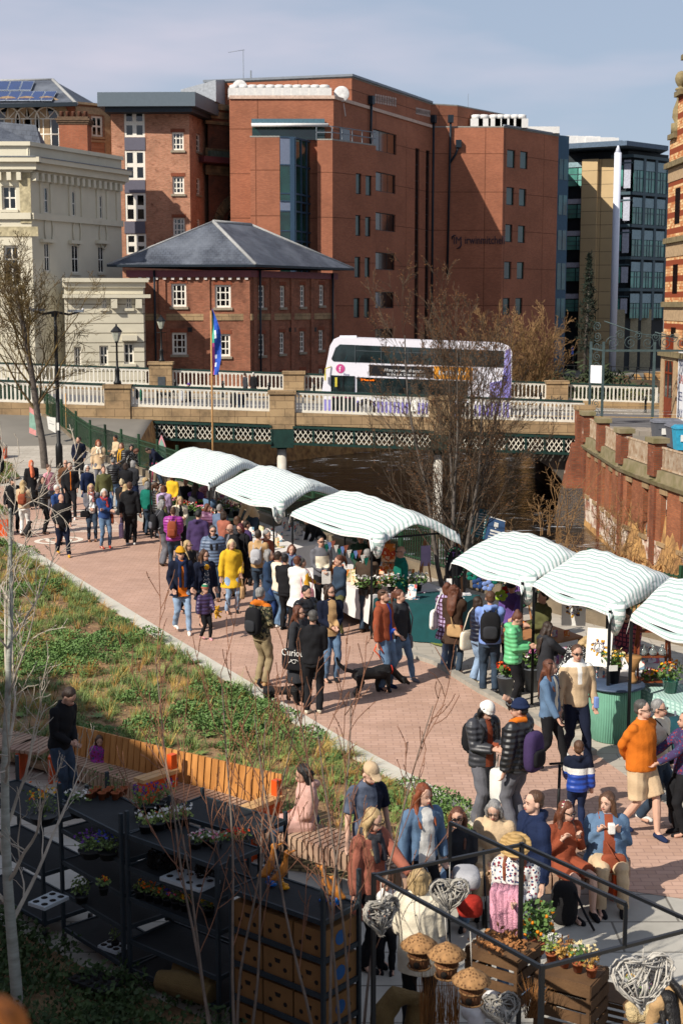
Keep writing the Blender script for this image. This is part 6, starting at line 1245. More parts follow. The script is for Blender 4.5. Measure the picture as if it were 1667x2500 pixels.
 if sit and kind in ('coat','long','raincoat','dress'):
  for sd,hp,kn,an,lift in LG: g.tube([hp+Vector((0,.02,.02)),kn+Vector((0,.1,.02))],[.12,.1],10)
 if hood or kind in ('hoodie','raincoat') or (kind == 'puffer' and hood is not False): g.tube([U((.085,-.03,1.45)),U((.09,.05,1.48)),U((0,.13,1.47)),U((-.09,.05,1.48)),U((-.085,-.03,1.45))],[.025,.045,.06,.045,.025],8)
 else: g.tube([U((.06,-.055,1.44)),U((.075,.02,1.485)),U((0,.085,1.49)),U((-.075,.02,1.485)),U((-.06,-.055,1.44))],.022+th*.3,7)
 ms = [cm(tc,tk)]; zf = zone
 if inner:
  ms.append(cm(inner[0],inner[2] if len(inner) > 2 else '')); hw = inner[1]; zi = math.radians(lean)
  zf = lambda c,s=s,hw=hw,hm=hem+dz: ((c[:,1] < 0) & (np.abs(c[:,0]) < hw*s*(.75+.5*np.clip((1.45+dz-c[:,2]/s)/.5,0,1))) & (c[:,2] > (.85+dz)*s if kind not in ('coat','long') else c[:,2] > (hm)*s) & (c[:,1] < -.06*s)).astype(int)
 if zone: ms += [cm(*q) if isinstance(q,tuple) else cm(q) for q in zone[1]]; zf = lambda c,s=s,fz=zone[0]: fz(c/s).astype(int)
 solid({'gilet': 'gilet','tee': 'shirt','jumper': 'jumper','dress': 'dress','coat': 'coat','long': 'coat','raincoat': 'coat','hoodie': 'hoodie'}.get(kind,'jacket'),S3(g),vox*1.15,ms,par,zone=zf,fold=(.0075 if kind != 'puffer' else .005),seed=NP[0]+3)
 if kind == 'gilet':
  g = MB(); [g.tube([U(sh),U(sh.lerp(el,.5)),U(el),U(wr)],[.062,.056,.052,.042],10) for sd,sh,el,wr in AR]; solid('sleeves',S3(g),vox*1.1,cm('blue'),par,fold=.004)
 if scarf:
  g = MB(); g.tube([U((.07,-.06,1.46)),U((.085,.03,1.5)),U((0,.09,1.5)),U((-.085,.03,1.5)),U((-.07,-.06,1.46)),U((0,-.1,1.43)),U((.07,-.06,1.46))],.042,8)
  for sd in ((1,-1) if len(scarf) < 3 else (1,)): g.tube([U((.05*sd,-.1,1.42)),U((.06*sd,-.15,1.25)),U((.05*sd,-.155,scarf[1] if len(scarf) > 1 and not isinstance(scarf[1],str) else 1.2))],[.04,.045,.04],8,flat=.5)
  solid('scarf',S3(g),vox,cm(scarf[0],scarf[-1] if isinstance(scarf[-1],str) and len(scarf) > 1 else ''),par,fold=.006)
 if fur: g = MB(); g.tube([U((.08,-.06,1.46)),U((.11,.05,1.5)),U((0,.16,1.52)),U((-.11,.05,1.5)),U((-.08,-.06,1.46))],.035,8); solid('fur_trim',S3(g),vox,mat('fur','8a6f52',.95,var=.4,vs=40,bump=1,bs=90),par,fold=.008)
 st,hc = hair; g = MB()
 def H(c,r,n=12,k=9): g.ball(Vector((0,0,0)),r,n,k=k); m = n*k; g.v[-m:] = [tuple(Hd(Vector(c)+Vector(v))) for v in g.v[-m:]]
 def Tb(pts,r,fl=None): g.tube([Hd(p) for p in pts],r,8,flat=fl)
 if st not in ('none','hijab'):
  if st == 'ring': H((0,.045,1.612),(.084,.07,.045))
  elif st == 'bald': H((0,.05,1.60),(.077,.062,.03))
  else: H((0,.03,1.672),(.083,.094,.088)); H((0,.055,1.62),(.076,.066,.06))
  if st in ('bob','long','curly','longcurly'):
   for sd in (1,-1): Tb([(.062*sd,.0,1.7),(.085*sd,.015,1.62),(.082*sd,.02,1.53 if st == 'bob' else 1.47)],[.03,.036,.03])
   H((0,.07,1.57),(.082,.05,.09))
  if st in ('long','longcurly'):
   w = .085 if st == 'long' else .11
   g.tube([Hd((0,.08,1.6)),U((0,.125,1.44)),U((0,.15+th,1.27)),U((0,.14+th,1.15))],[w,w,w*.8,.03],10,flat=.45)
   for sd in (1,-1): g.tube([Hd((.085*sd,.01,1.53)),U((.1*sd,-.05,1.42)),U((.095*sd,-.115-th,1.28))],[.034,.032,.015],7,flat=.7)
  if st in ('curly','longcurly'):
   for _ in range(34 if st == 'longcurly' else 22):
    a = rs.uniform(-.4,3.54); zz = rs.uniform(1.5 if st == 'longcurly' else 1.58,1.75); rr = .085 if zz < 1.7 else .06; H((rr*math.cos(a)*1.05,.03+rr*math.sin(a)*1.1,zz),(.028,)*3,7,5)
  if st == 'pony': Tb([(0,.1,1.7),(0,.155,1.68),(0,.165,1.55),(0,.15,1.42)],[.025,.032,.036,.012])
  if st == 'bun': H((0,.075,1.745),(.045,.045,.04))
  if beard: H((0,-.03,1.556),(.057,.058,.04));
  solid('hair',S3(g),max(.009,vox),hairm(hc),par,smooth=2,fold=.004)
 if beard and st in ('none',): pass
 if hat:
  g = MB(); k = hat[0]
  if k == 'beanie': H((0,.018,1.69),(.092,.108,.095)); Tb([(.09*math.cos(a),.018+.105*math.sin(a),1.672) for a in [i*math.pi/6 for i in range(13)]],.02); nm = 'beanie'
  elif k == 'cap': H((0,.018,1.69),(.088,.103,.075)); nm = 'cap'; g.tube([Hd((.06,-.07,1.69)),Hd((0,-.12,1.685)),Hd((-.06,-.07,1.69))],.02,6,flat=.6); H((0,-.115,1.685),(.065,.06,.013))
  elif k == 'sun': H((0,.015,1.69),(.1,.11,.075)); H((0,.015,1.67),(.17,.18,.016),18); nm = 'sun_hat'
  elif k == 'hijab': H((0,.03,1.65),(.095,.105,.125)); g.tube([Hd((0,.0,1.54)),U((0,-.06,1.44)),U((0,-.13,1.28)),U((0,-.14,1.15))],[.08,.12,.12,.09],12,flat=.55); H((0,.08,1.55),(.1,.08,.1)); nm = 'headscarf'
  elif k == 'band': Tb([(.085*math.cos(a),.03+.09*math.sin(a)*.3-.02,1.69+.06*math.sin(a)) for a in [i*math.pi/6 for i in range(7)]],.016); nm = 'hair_band'
  mm = [cm(hat[1],hat[3] if len(hat) > 3 else '') if hat[1] != 'straw' else None]; zf = None
  if len(hat) > 2 and hat[2]: mm = [cm(hat[1]),cm(hat[2][0]),cm(hat[2][1])]; zf = lambda c,s=s: np.floor(np.clip((c[:,2]/s-1.6)*14,0,40)).astype(int) % 3
  if k == 'sun': mm = [mat('straw','a98a5a',.9,pat='hstripe',pc='8f7346',ps=14)]
  solid(nm,S3(g),max(.009,vox),mm,par,smooth=2,zone=zf)
 if glass:
  g = MB(); zz = 1.636 if glass != 'up' else 1.71; yy = -.098 if glass != 'up' else -.07
  for sd in (1,-1): g.ball((0,0,0),(.024,.007,.015),10,k=7); g.v[-70:] = [tuple(Hd(Vector((.034*sd,yy,zz))+Vector(v))) for v in g.v[-70:]]; g.beam(Hd((.06*sd,yy+.004,zz+.008)),Hd((.082*sd,yy+.1,zz+.004)),.008,.008)
  g.beam(Hd((-.05,yy,zz+.012)),Hd((.05,yy,zz+.012)),.006,.008)
  S3(g); o = g.build('glasses',lens_m if glass != 'clear' else mat('thin_frames','3a302a',.4,bump=0,alpha=.55),None,uv=False); o.parent = par; o.location = (0,0,0)
 if dist < 34:
  g = MB()
  if glass in (None,'up','clear'):
   for sd in (1,-1): g.ball(Hd((.031*sd,-.083,1.634)),(.009,.005,.005),8,0)
  for sd in (1,-1): g.beam(Hd((.016*sd,-.092,1.656)),Hd((.046*sd,-.084,1.657)),.006,.006,2)
  g.tube([Hd((-.022,-.086,1.573)),Hd((0,-.093,1.574)),Hd((.022,-.086,1.573))],[.003,.007,.003],6,1)
  S3(g); o = g.build('face',[eye_m,lip_m,hairm(hc) if st not in ('none',) else hairm('dbrown')],None,uv=False); o.parent = par
 q = Person(); q.M,q.s,q.U,q.AR,q.Hd,q.loc,q.vox,q.th,q.f = M,s,U,AR,Hd,loc,vox,th,f; q.hand = lambda sd: (M @ (U(AR[0 if sd > 0 else 1][3])*s)); return q
def carry(q,name,label,cat,build,group=None):
 """build(L) gets a list of (part, MB in the wearer's frame, material)"""
 parts = build(q); vs = np.array([tuple(q.M @ (Vector(v)*q.s)) for v in parts[0][1].v]); c = Vector(((vs[:,0].min()+vs[:,0].max())/2,(vs[:,1].min()+vs[:,1].max())/2,vs[:,2].min()))
 root = None
 for nm,mb,m in parts:
  g = MB(); g.v = [tuple(q.M @ (Vector(v)*q.s)) for v in mb.v]; g.f,g.m,g.sm = mb.f,mb.m,mb.sm; o = g.build(nm if root is not None else name,m,root,None if root is not None else c,uv=False)
  if root is None: root = T(o,label,cat,group)
 return root
def rbox(c,d,e=.55,n=14,rz=0,taper=0):
 """rounded box as a superellipsoid"""
 g = MB(); vs = []; K = 9
 sg = lambda v,p: math.copysign(abs(v)**p,v)
 for i in range(K+1):
  ph = -math.pi/2 + math.pi*i/K
  for j in range(n):
   a = 2*math.pi*j/n; x_,y_,z_ = sg(math.cos(ph),e)*sg(math.cos(a),e),sg(math.cos(ph),e)*sg(math.sin(a),e),sg(math.sin(ph),e); k = 1 - taper*z_; vx,vy = x_*d[0]/2*k,y_*d[1]/2*k
   vs.append((c[0]+vx*math.cos(rz)-vy*math.sin(rz),c[1]+vx*math.sin(rz)+vy*math.cos(rz),c[2]+z_*d[2]/2))
 g.add(vs,[(i*n+j,i*n+(j+1) % n,(i+1)*n+(j+1) % n,(i+1)*n+j) for i in range(K) for j in range(n)],0,True); return g
def XU(q,g): g.v = [tuple(q.U(v)) for v in g.v]; return g
def backpack(q,label,c,c2=None,w=.29,h=.42,z=1.17,cat='backpack',kind=''):
 def bd(q):
  y = .19+q.th; a = XU(q,rbox((0,y,z),(w,.17,h),.6)); p = XU(q,rbox((0,y+.085,z-.07),(w*.72,.07,h*.42),.55)); s = MB()
  for sd in (1,-1): s.tube([q.U((.08*sd,y-.05,z+h*.38)),q.U((.1*sd,.03,1.475+q.th)),q.U((.115*sd,-.115-q.th,1.36)),q.U((.15*sd,-.1-q.th,1.15)),q.U((.14*sd,y-.08,z-h*.4))],.016,6,flat=1.4)
  tp = MB(); tp.tube([q.U((.03,y-.03,z+h*.48)),q.U((0,y-.03,z+h*.48+.04)),q.U((-.03,y-.03,z+h*.48))],.009,5)
  return [('body',a,cm(c,kind)),('pocket',p,cm(c2 or c,kind)),('strap',s,cm(c2 or c)),('handle',tp,cm('dgrey'))]
 return carry(q,'backpack',label,cat,bd)
def sidebag(q,label,c,sd=1,w=.32,h=.34,z=.82,d=.1,x=.27,y=.02,kind='',cross=False,flap=None,name='bag',cat='bag',strap=None,writing=None):
 def bd(q):
  a = XU(q,rbox((x*sd,y,z),(d if abs(x) > .2 else w,w if abs(x) > .2 else d,h),.45,taper=.06)); s = MB(); r = .009 if cross else .012
  top = (-.1*sd if cross else .15*sd,.0,1.485+q.th); s.tube([q.U((x*sd,y-w*.35,z+h*.45)),q.U(((x*sd+top[0])/2,-.14-q.th,1.2)),q.U((top[0],-.07,1.44+q.th)),q.U(top),q.U((top[0],.1+q.th,1.4)),q.U(((x*sd+top[0])/2,.14+q.th,1.15)),q.U((x*sd,y+w*.35,z+h*.45))],r,6)
  P_ = [('body',a,cm(c,kind)),('strap',s,cm(strap or c))]
  if flap: P_.append(('flap',XU(q,rbox((x*sd+(.012*sd if abs(x) > .2 else 0),y-(.0 if abs(x) > .2 else .012),z+h*.2),((d if abs(x) > .2 else w)*1.04,(w if abs(x) > .2 else d)*1.02,h*.55),.4)),cm(flap)))
  return P_
 return carry(q,name,label,cat,bd)
def handbag(q,label,c,sd=1,w=.3,h=.36,kind='',name='shopping_bag',cat='bag',d=.1):
 def bd(q):
  hd = q.AR[0 if sd > 0 else 1][3]; c0 = Vector((hd.x,hd.y-.01,hd.z-.28-h/2)); g = rbox(c0,(d,w,h),.35,taper=-.03); s = MB()
  for o in (-.02,.02): s.tube([(c0.x+o,c0.y-w*.28,c0.z+h*.48),(hd.x,hd.y-.03,hd.z-.1),(hd.x,hd.y+.03,hd.z-.1),(c0.x+o,c0.y+w*.28,c0.z+h*.48)],.007,5)
  return [('body',g,cm(c,kind)),('handles',s,cm(c))]
 return carry(q,name,label,cat,bd)
def held(q,name,label,cat,size,c,sd=1,off=(0,-.06,.04),e=.2,z_=None,m=None):
 def bd(q):
  hd = Vector(q.AR[0 if sd > 0 else 1][3]) + Vector(off); return [('body',XU(q,rbox(hd,size,e)),m or cm(c))]
 return carry(q,name,label,cat,bd)
# ================================================================ THE CROWD
def J(c,k=''): return ('jacket',c,k)
def TR(c,w=1.): return ('trousers',c,w)
P = person
PAL.update(denimb='536a84',denimd='2a3848',deniml='7f94ad'); DN,DD,DL = 'denimb','denimd','deniml'
P('person in a dark overshirt and green-printed black tee standing by the fence','A',720,130,1.82,10,look=-45,top=J('dnavy'),low=TR('black'),inner=('black',.07),hair=('short','dbrown'),arms='pp',beard=1)
P('person with curly red hair in a long beige coat and pale scarf','A',900,165,1.8,12,nod=20,top=('coat','beige'),low=TR('grey'),hair=('curly','red'),arms='hd',scarf=('cream',1.25),hz=.68)
P('person in a tan top with black headphones behind the far stall table','A',1048,120,1.75,-50,nod=15,top=('jumper','beige'),hair=('short','black'),arms='hf',skin=2)
P('person wearing a bright yellow scarf over a black leather jacket','A',1110,188,1.72,-30,top=J('leather','gloss'),hair=('bob','auburn'),scarf=('mustard',.95),arms='fd')
P('person with black hair bending over the goods beside the yellow scarf','A',1200,205,1.6,20,lean=25,top=J('black'),hair=('bob','black'),arms='rr')
P('person with auburn hair stooping in a speckled black top','A',1265,252,1.65,60,lean=40,nod=20,top=('jumper','black','dots'),hair=('bob','auburn'),arms='rr')
P('person in a navy hoodie and jeans leaning over from the pink stool','A',1325,248,1.75,-60,lean=48,nod=20,top=('hoodie','dnavy'),low=TR(DD),hair=('short','dbrown'),arms='rr')
P('person in a flat cap and black padded gilet seen from behind','A',1032,320,1.76,175,look=25,top=('gilet','black','puff'),low=TR(DN),hat=('cap','charcoal'),hair=('short','grey'),arms='rr')
P('person with grey curly hair in a dark grey jacket, back turned','A',1222,350,1.66,150,top=J('charcoal'),low=TR('navy'),hair=('curly','grey'),arms='rf',nod=15)
P('dark-haired person in black half hidden behind the flat cap','A',1148,368,1.66,170,top=J('black'),hair=('bob','dbrown'),arms='ff')
P('blonde person in a brown coat hidden behind the black hoodie','A',1148,562,1.66,150,top=J('brown'),hair=('long','blonde'),arms='ff')
P('sandy-haired person in a grey coat by the far canopy corner','B',60,318,1.68,160,top=J('grey'),hair=('curly','blonde'),arms='ff')
P('person in an olive jacket glimpsed between the beige and navy coats','A',945,400,1.7,20,top=J('olive'),hair=('short','brown'))
P('person in a slate blue anorak near the second canopy post','B',735,560,1.7,150,top=J('bluegrey'),hair=('short','grey'),arms='ff')
P('dark-haired person in maroon beside the card rack','B',770,620,1.64,140,top=J('rose'),hair=('bob','dbrown'),arms='ff')
P('person in a black jacket behind the cream jacket and auburn bob','B',1330,1010,1.66,160,top=J('black'),hair=('short','black'),arms='ff')
P('person in a coral headscarf and long black robe','A',288,348,1.66,25,top=('long','black'),low=('skirt','black',1,.1),hair=('hijab','black'),hat=('hijab','coral'),arms='hd')
P('person in a lilac pink wrap jacket with hair pinned up','A',445,388,1.68,55,top=J('pink'),low=TR('grey'),hair=('bun','brown'),glass='up',arms='dd')
P('bald person in a brown suede jacket with sunglasses pushed up','A',600,340,1.74,15,top=J('brown'),hair=('bald','grey'),glass=1,arms='pp')
P('young person in a black jacket with an orange zip and white trainers','A',640,360,1.85,15,look=-20,top=J('black'),low=TR('black',.7),shoe='white',inner=('orange',.008),hair=('short','dbrown'),arms='pp',legs='w')
P('grey-haired person in a navy coat and sunglasses beside the beige coat','A',795,388,1.66,45,top=('coat','navy'),hair=('bob','white'),glass=1,arms='pd')
P('white-haired person in a blue jacket and sunglasses behind the bald walker','A',520,570,1.74,60,top=J('blue'),low=('shorts','navy'),hair=('short','white'),glass=1,arms='ff')
P('bald person in a black wool jacket and tan boots walking at the kerb','A',557,652,1.73,28,look=15,top=J('black'),low=TR('dnavy',1.1),shoe='gold',hair=('bald','grey'),arms='pp',legs='w',hz=.74,b=1.12)
q = P('dark-haired person in a black puffer jacket holding a yellow bottle','A',385,490,1.76,110,look=-60,top=('puffer','black','puff'),low=TR('black',.8),shoe='dbrown',hair=('long','dbrown'),arms='dh',hood=False)
held(q,'drink_bottle','small yellow juice bottle held by the person in the black puffer jacket','bottle',(.06,.06,.13),'yellow',-1)
q = P('blonde person in a beige fleece and white jeans with a brown backpack','A',212,528,1.68,178,top=J('beige'),low=TR('white',.8),shoe='dbrown',hair=('long','blonde'),arms='ff')
backpack(q,'square rust-brown backpack on the person in white jeans','rust',None,.26,.34)
P('person in a black cap and black jacket eating at the left edge','A',118,500,1.7,30,nod=15,top=J('black'),low=TR('black'),hat=('cap','black'),hair=('bob','black'),arms='kd')
P('person in a dark coat cut off by the left edge of the picture','A',-15,115,1.75,90,top=('coat','black'),hair=('short','dbrown'))
q = P('blonde person in a grey tweed jacket and flowered scarf with clasped hands','A',832,560,1.7,12,top=J('grey'),low=TR(DD,.7),shoe='brown',inner=('white',.07),hair=('long','blonde'),glass='clear',scarf=('rose',1.2,'flor'),arms='ff')
sidebag(q,'black crossbody bag on the person in the grey tweed jacket','black',-1,.28,.2,.86,.09,.2,-.12,cross=True)
q = P('white-haired person in a quilted blue jacket, arms crossed, with red shoes','A',952,608,1.7,30,nod=12,top=J('blue'),low=TR(DN,.65),shoe='red',hair=('bob','white'),scarf=('red',1.2,'flor'),arms='cc',legs='a')
sidebag(q,'small orange-red bag at the hip of the person in the quilted blue jacket','rust',1,.2,.3,.85,.07,.22,-.02,cross=True)
P('person with pinned-up blonde hair in a long black coat, back turned','A',1115,520,1.68,160,top=('coat','black'),hair=('bun','lblonde'),arms='ff')
q = P('tall person in a black hoodie and black jeans holding a grey carrier bag','A',1183,543,1.84,178,top=('hoodie','black'),low=TR('black',.7),shoe='white',hair=('short','brown'),arms='dd')
handbag(q,'flat lilac-grey paper carrier bag held by the person in the black hoodie','lilac',1,.3,.4)
P('grey-haired person in a turquoise jacket, back turned','A',1345,540,1.64,155,top=J('teal'),low=TR(DD),hair=('bob','grey'),arms='dd')
q = P('person with a long brown ponytail in a black leather jacket','A',1425,548,1.68,130,top=J('leather','gloss'),hair=('pony','brown'),arms='fd')
sidebag(q,'tan leather handbag at the hip of the person in the leather jacket','tan',-1,.24,.26,.8,.1,.26)
P('person in a lilac hooded jacket with brown hair, back turned','B',225,388,1.64,170,top=('hoodie','lilac'),low=TR('grey'),hair=('bob','auburn'),arms='ff')
q = P('grey curly-haired person in a charcoal jacket and loose grey trousers','B',222,525,1.76,115,nod=20,top=J('charcoal'),low=TR('grey',1.5),shoe='dbrown',hair=('curly','grey'),arms='pp')
backpack(q,'large black rucksack with grey straps on the curly-haired person','black','grey')
P('grey-haired person half hidden behind the rucksack wearer','B',207,478,1.74,120,top=J('olive'),low=TR('black'),shoe='white',hair=('short','dgrey'),arms='pp')
P('stallholder with black curly hair in a yellow jumper','B',305,278,1.62,-30,look=-20,top=('jumper','yellow'),low=TR('black'),hair=('curly','black'),arms='pf',skin=3)
q = P('person in a purple, green and grey jacket, back to the camera','B',512,365,1.72,165,top=J('purple'),low=TR('dgrey'),hair=('long','dbrown'),arms='rd',zone=(lambda c: np.where(c[:,2] < 1.18,1,np.where((c[:,2] < 1.25),2,0)),['dgrey','lime']))
backpack(q,'dark grey rucksack on the person in the purple and green jacket','dgrey')
P('person with grey curls in a pale denim jacket leaning towards the stall','B',652,428,1.66,140,lean=12,top=J('denimb'),hair=('curly','grey'),arms='rr')
P('stallholder in dark clothing behind the plants under the first canopy','B',425,318,1.7,-20,top=J('black'),hair=('short','black'),arms='ff')
P('stallholder in a pink and black flowered top under the first canopy','B',612,322,1.66,-20,top=('jumper','pink','flor'),hair=('bob','dbrown'),arms='ff')
P('blonde person in a cream fleece jacket looking down at a phone','B',378,495,1.66,25,nod=25,top=J('cream'),inner=('black',.06),hair=('long','blonde'),arms='hh')
q = P('person in a purple puffer jacket and jeans, seen from behind','B',310,588,1.68,178,look=15,top=('puffer','magenta','puff'),low=TR(DD,.9),shoe='tan',hair=('bun','brown'),arms='ff')
backpack(q,'rust-coloured rolltop rucksack on the purple puffer jacket','rust',None,.27,.46)
P('person in a dusky navy anorak with a grey hood, wearing headphones','B',545,608,1.83,165,nod=15,top=('hoodie','plum'),low=TR('grey',1.2),hair=('short','black'),arms='dd',hz=.78)
P('person in a mauve padded jacket touching their hair by the card rack','B',628,555,1.64,70,top=('puffer','mauve','puff'),low=TR(DD),hair=('bob','auburn'),arms='fk',nod=12)
P('person in a navy puffer jacket and sunglasses facing the camera','B',672,753,1.78,12,top=('puffer','bluegrey','puff'),low=TR(DD,.9),shoe='brown',hair=('short','dgrey'),glass=1,arms='pp',scarf=('black','x'),b=1.1)
P('bald person with a grey fringe and spectacles in a dark jacket','B',825,738,1.74,-50,nod=12,top=J('black'),low=TR('khaki'),inner=('grey',.05),hair=('ring','grey'),glass='clear',arms='pp')
q = P('person with dark red hair in a long black coat and sunglasses','B',915,738,1.72,-35,nod=15,top=('long','black'),hair=('bob','wine'),glass=1,arms='fd')
sidebag(q,'black satchel hanging beside the long black coat','black',1,.3,.32,.82)
P('person with light brown hair browsing behind the bald person','B',895,668,1.62,170,top=J('dgrey'),hair=('bob','brown'),arms='ff')
P('dark-haired person in a purple top browsing near the table corner','B',975,708,1.62,120,top=J('plum'),hair=('short','dbrown'),arms='ff')
q = P('white-blonde person in a bright yellow raincoat and pale jeans','B',845,885,1.68,22,nod=18,top=('raincoat','yellow'),low=TR(DL,.9),shoe='black',hair=('bob','lblonde'),arms='pd',legs='a')
handbag(q,'brown paper bag held low beside the yellow raincoat','tan',1,.22,.3)
q = P('person in a tan sweatshirt and jeans with a pale drawstring bag','B',1085,793,1.76,165,top=('jumper','tan'),low=TR(DD,1.1),hair=('short','dbrown'),arms='ff',skin=1)
backpack(q,'pale grey drawstring bag on the tan sweatshirt','lgrey',None,.26,.36,1.15)
P('grey-haired person with glasses in a rust jumper','B',1168,793,1.74,60,nod=10,top=('hoodie','rust'),hair=('short','grey'),glass='clear',arms='ff')
P('person with wavy blonde hair and sunglasses behind the orange beanie','B',440,888,1.68,55,top=('coat','black'),low=TR('black'),shoe='black',hair=('long','blonde'),glass=1,arms='dd',legs='w')
q = P('person in a mustard beanie, navy scarf and orange jumper striding forward','B',376,953,1.82,20,look=5,top=('coat','dnavy'),low=TR(DL,.75),shoe='white',inner=('orange',.075),hair=('short','brown'),hat=('beanie','mustard'),glass=1,scarf=('navy',.95),arms='pp',legs='w',hz=.78)
q = P('person with long brown curls in a navy coat and yellow necklace','B',600,978,1.66,28,nod=8,look=20,top=('coat','dnavy'),low=('skirt','denimd',1,.3),shoe='black',inner=('denimd',.06,'dots'),hair=('longcurly','brown'),glass=1,arms='dd')
held(q,'bead_necklace','chunky mustard necklace on the person in the navy coat','necklace',(.13,.05,.13),'mustard',1,(-.27,-.12,.5),1.)
q = P('small child in a striped knitted hat and navy puffer jacket','B',603,1296,1.12,40,nod=10,top=('puffer','plum','puff'),low=TR('black',.9),shoe='pink',hair=('short','brown'),hat=('beanie','cream',('rose','green')),arms='od',fur=1,kid=True,legs='w',stride=.12)
def teddy(q):
 hd = Vector(q.AR[0][3]); g = rbox(hd+Vector((0,-.1,-.06)),(.16,.13,.22),.9); h = rbox(hd+Vector((0,-.13,.1)),(.14,.13,.13),1.); l = MB()
 for a in (-1,1): l.ball(hd+Vector((.06*a,-.13,.16)),.03,7); l.tube([hd+Vector((.05*a,-.12,-.14)),hd+Vector((.09*a,-.2,-.2))],.035,6); l.tube([hd+Vector((.06*a,-.12,0)),hd+Vector((.13*a,-.2,-.03))],.03,6)
 return [('body',XU(q,g),cm('gold')),('head',XU(q,h),cm('gold')),('limbs',XU(q,l),cm('gold'))]
carry(q,'teddy_bear','small golden teddy bear carried by the child in the striped hat','toy',teddy)
P('person with wild grey hair in dark blue, back to the cream jacket','B',1180,973,1.68,75,top=('coat','ddenim'),low=TR('blue',1.2),hair=('curly','grey'),arms='ff')
P('person in a cream jacket and wide pale jeans with a green hair clip','B',1268,988,1.68,135,top=J('cream'),low=TR('denimb',1.7),shoe='white',hair=('short','dbrown'),arms='fk')
P('smiling person with an auburn bob in a dark purple jacket','B',1388,928,1.62,8,top=J('plum'),hair=('bob','auburn'),scarf=('bluegrey','x'),arms='ff')
q = P('person in a mustard jacket with a fur hood reaching to the right','B',1480,1045,1.6,120,top=J('gold'),low=TR('black'),hair=('short','dgrey'),arms='rd',fur=1)
sidebag(q,'pale pink tote bag over the shoulder of the mustard jacket','pink',-1,.34,.4,.88)
P('person in a white coat half hidden behind the mustard jacket','B',1440,1032,1.64,150,top=('coat','white'),hair=('short','auburn'),arms='fd')
P('stallholder in a beige jumper and jeans bending over wooden goods','B',925,468,1.72,-55,lean=30,nod=15,top=('jumper','beige'),low=TR(DD),hair=('bald','grey'),arms='rr')
P('stallholder with long black hair leaning across the print table','D',372,52,1.66,-60,lean=38,nod=20,top=J('black'),hair=('bob','black'),arms='rr')
P('stallholder in dark green under the third canopy','D',895,190,1.74,-10,top=J('2b3f33'),hair=('short','dbrown'),arms='ff',nod=20)
P('stallholder in black beside the climbing plants under the third canopy','D',985,235,1.66,-30,top=J('black'),hair=('bob','dbrown'),arms='ff',nod=20)
q = P('person in sunglasses and a grey jacket with white chest panel','D',535,213,1.8,18,top=J('grey'),low=TR('black',.8),hair=('short','black'),glass=1,arms='ff',skin=0,hood=1,zone=(lambda c: np.where((c[:,1] < -.02) & (np.abs(c[:,0]) < .15) & (c[:,2] < 1.33) & (c[:,2] > 1.08),1,0),['cream']))
held(q,'paper_sheet','white sheet of paper held by the person in the grey and white jacket','paper',(.2,.012,.27),'white',1,(-.02,-.1,-.13),.1)
q = P('person with auburn ponytail in a dark denim jacket, facing left','D',692,392,1.7,-65,nod=12,top=J('denimd'),low=TR('olive',.7),shoe='dgrey',hair=('pony','auburn'),arms='ff')
P('grey-haired person in a brown wax jacket and dark jeans, back turned','D',957,330,1.8,168,look=20,top=J('42352b'),low=TR(DD,1.),shoe='dbrown',hair=('short','grey'),arms='ff',hz=.8)
P('balding person in a teal fleece reading the leaflets','D',1268,303,1.82,-75,look=10,top=J('teal'),low=TR('dgrey',1.),hair=('ring','grey'),glass='clear',arms='pf',hz=.82,b=1.1)
q = P('bearded person with dark hair in a black puffer and tan rucksack strap','D',412,668,1.76,45,nod=12,top=('puffer','black','puff'),low=TR('black'),inner=('charcoal',.07),hair=('short','black'),beard=1,arms='dd',hood=False)
P('bearded person in glasses, tan jumper and open navy jacket','D',615,658,1.8,22,look=15,top=J('dnavy'),low=TR('denimb',.8),shoe='black',inner=('tan',.085),hair=('curly','dbrown'),glass='clear',beard=1,arms='ff',hz=.8)
q = P('person with long auburn hair and sunglasses in a long charcoal coat','D',330,846,1.74,62,top=('long','charcoal'),low=TR('black',.5),shoe='black',hair=('long','auburn'),glass=1,arms='hd')
def tote(q):
 a = XU(q,rbox((-.27,-.06,.86),(.1,.46,.38),.35,rz=.12)); s = MB(); s.tube([q.U((-.27,-.2,1.04)),q.U((-.2,-.1,1.4)),q.U((-.16,0,1.47)),q.U((-.2,.1,1.35)),q.U((-.27,.1,1.04))],.013,6)
 return [('body',a,cm('black')),('strap',s,cm('black'))]
tb_ = carry(q,'tote_bag','big black tote bag with white script and flourishes','bag',tote)
if tb_:
 o_ = q.M @ (Vector(q.U((-.345,.16,.93)))*q.s); r_ = (q.M.to_3x3() @ Vector((.12,-1,0))); text('script','Curious',.17,o_,r_,(0,0,1),cm('white'),tb_,.01,sx=.85)
 w = MB(); c0 = q.M @ (Vector(q.U((-.34,-.06,.85)))*q.s); rr = r_.normalized(); w.tube([c0+rr*(.1*math.cos(a)*(1-a/14))+Vector((0,0,.035*math.sin(a*1.5)-.01)) for a in [i*.5 for i in range(22)]],.005,4); w.build('flourish',cm('white'),tb_,uv=False)
P('dark-haired person in black jacket and jeans, back fully turned','D',462,886,1.8,172,look=12,top=J('black'),low=TR('black',.9),shoe='cream',hair=('short','dgrey'),glass='clear',arms='ff')
q = P('grey-haired person in a camouflage jacket with orange hood and khaki trousers','C',955,678,1.82,140,look=10,top=('jacket','olive','camo'),low=TR('khaki',1.1),shoe='tan',hair=('short','grey'),arms='ff',hood=1,zone=(lambda c: (c[:,2] > 1.43).astype(int),['orange']))
backpack(q,'black rucksack on the person in the camouflage jacket','black','charcoal',.32,.48)
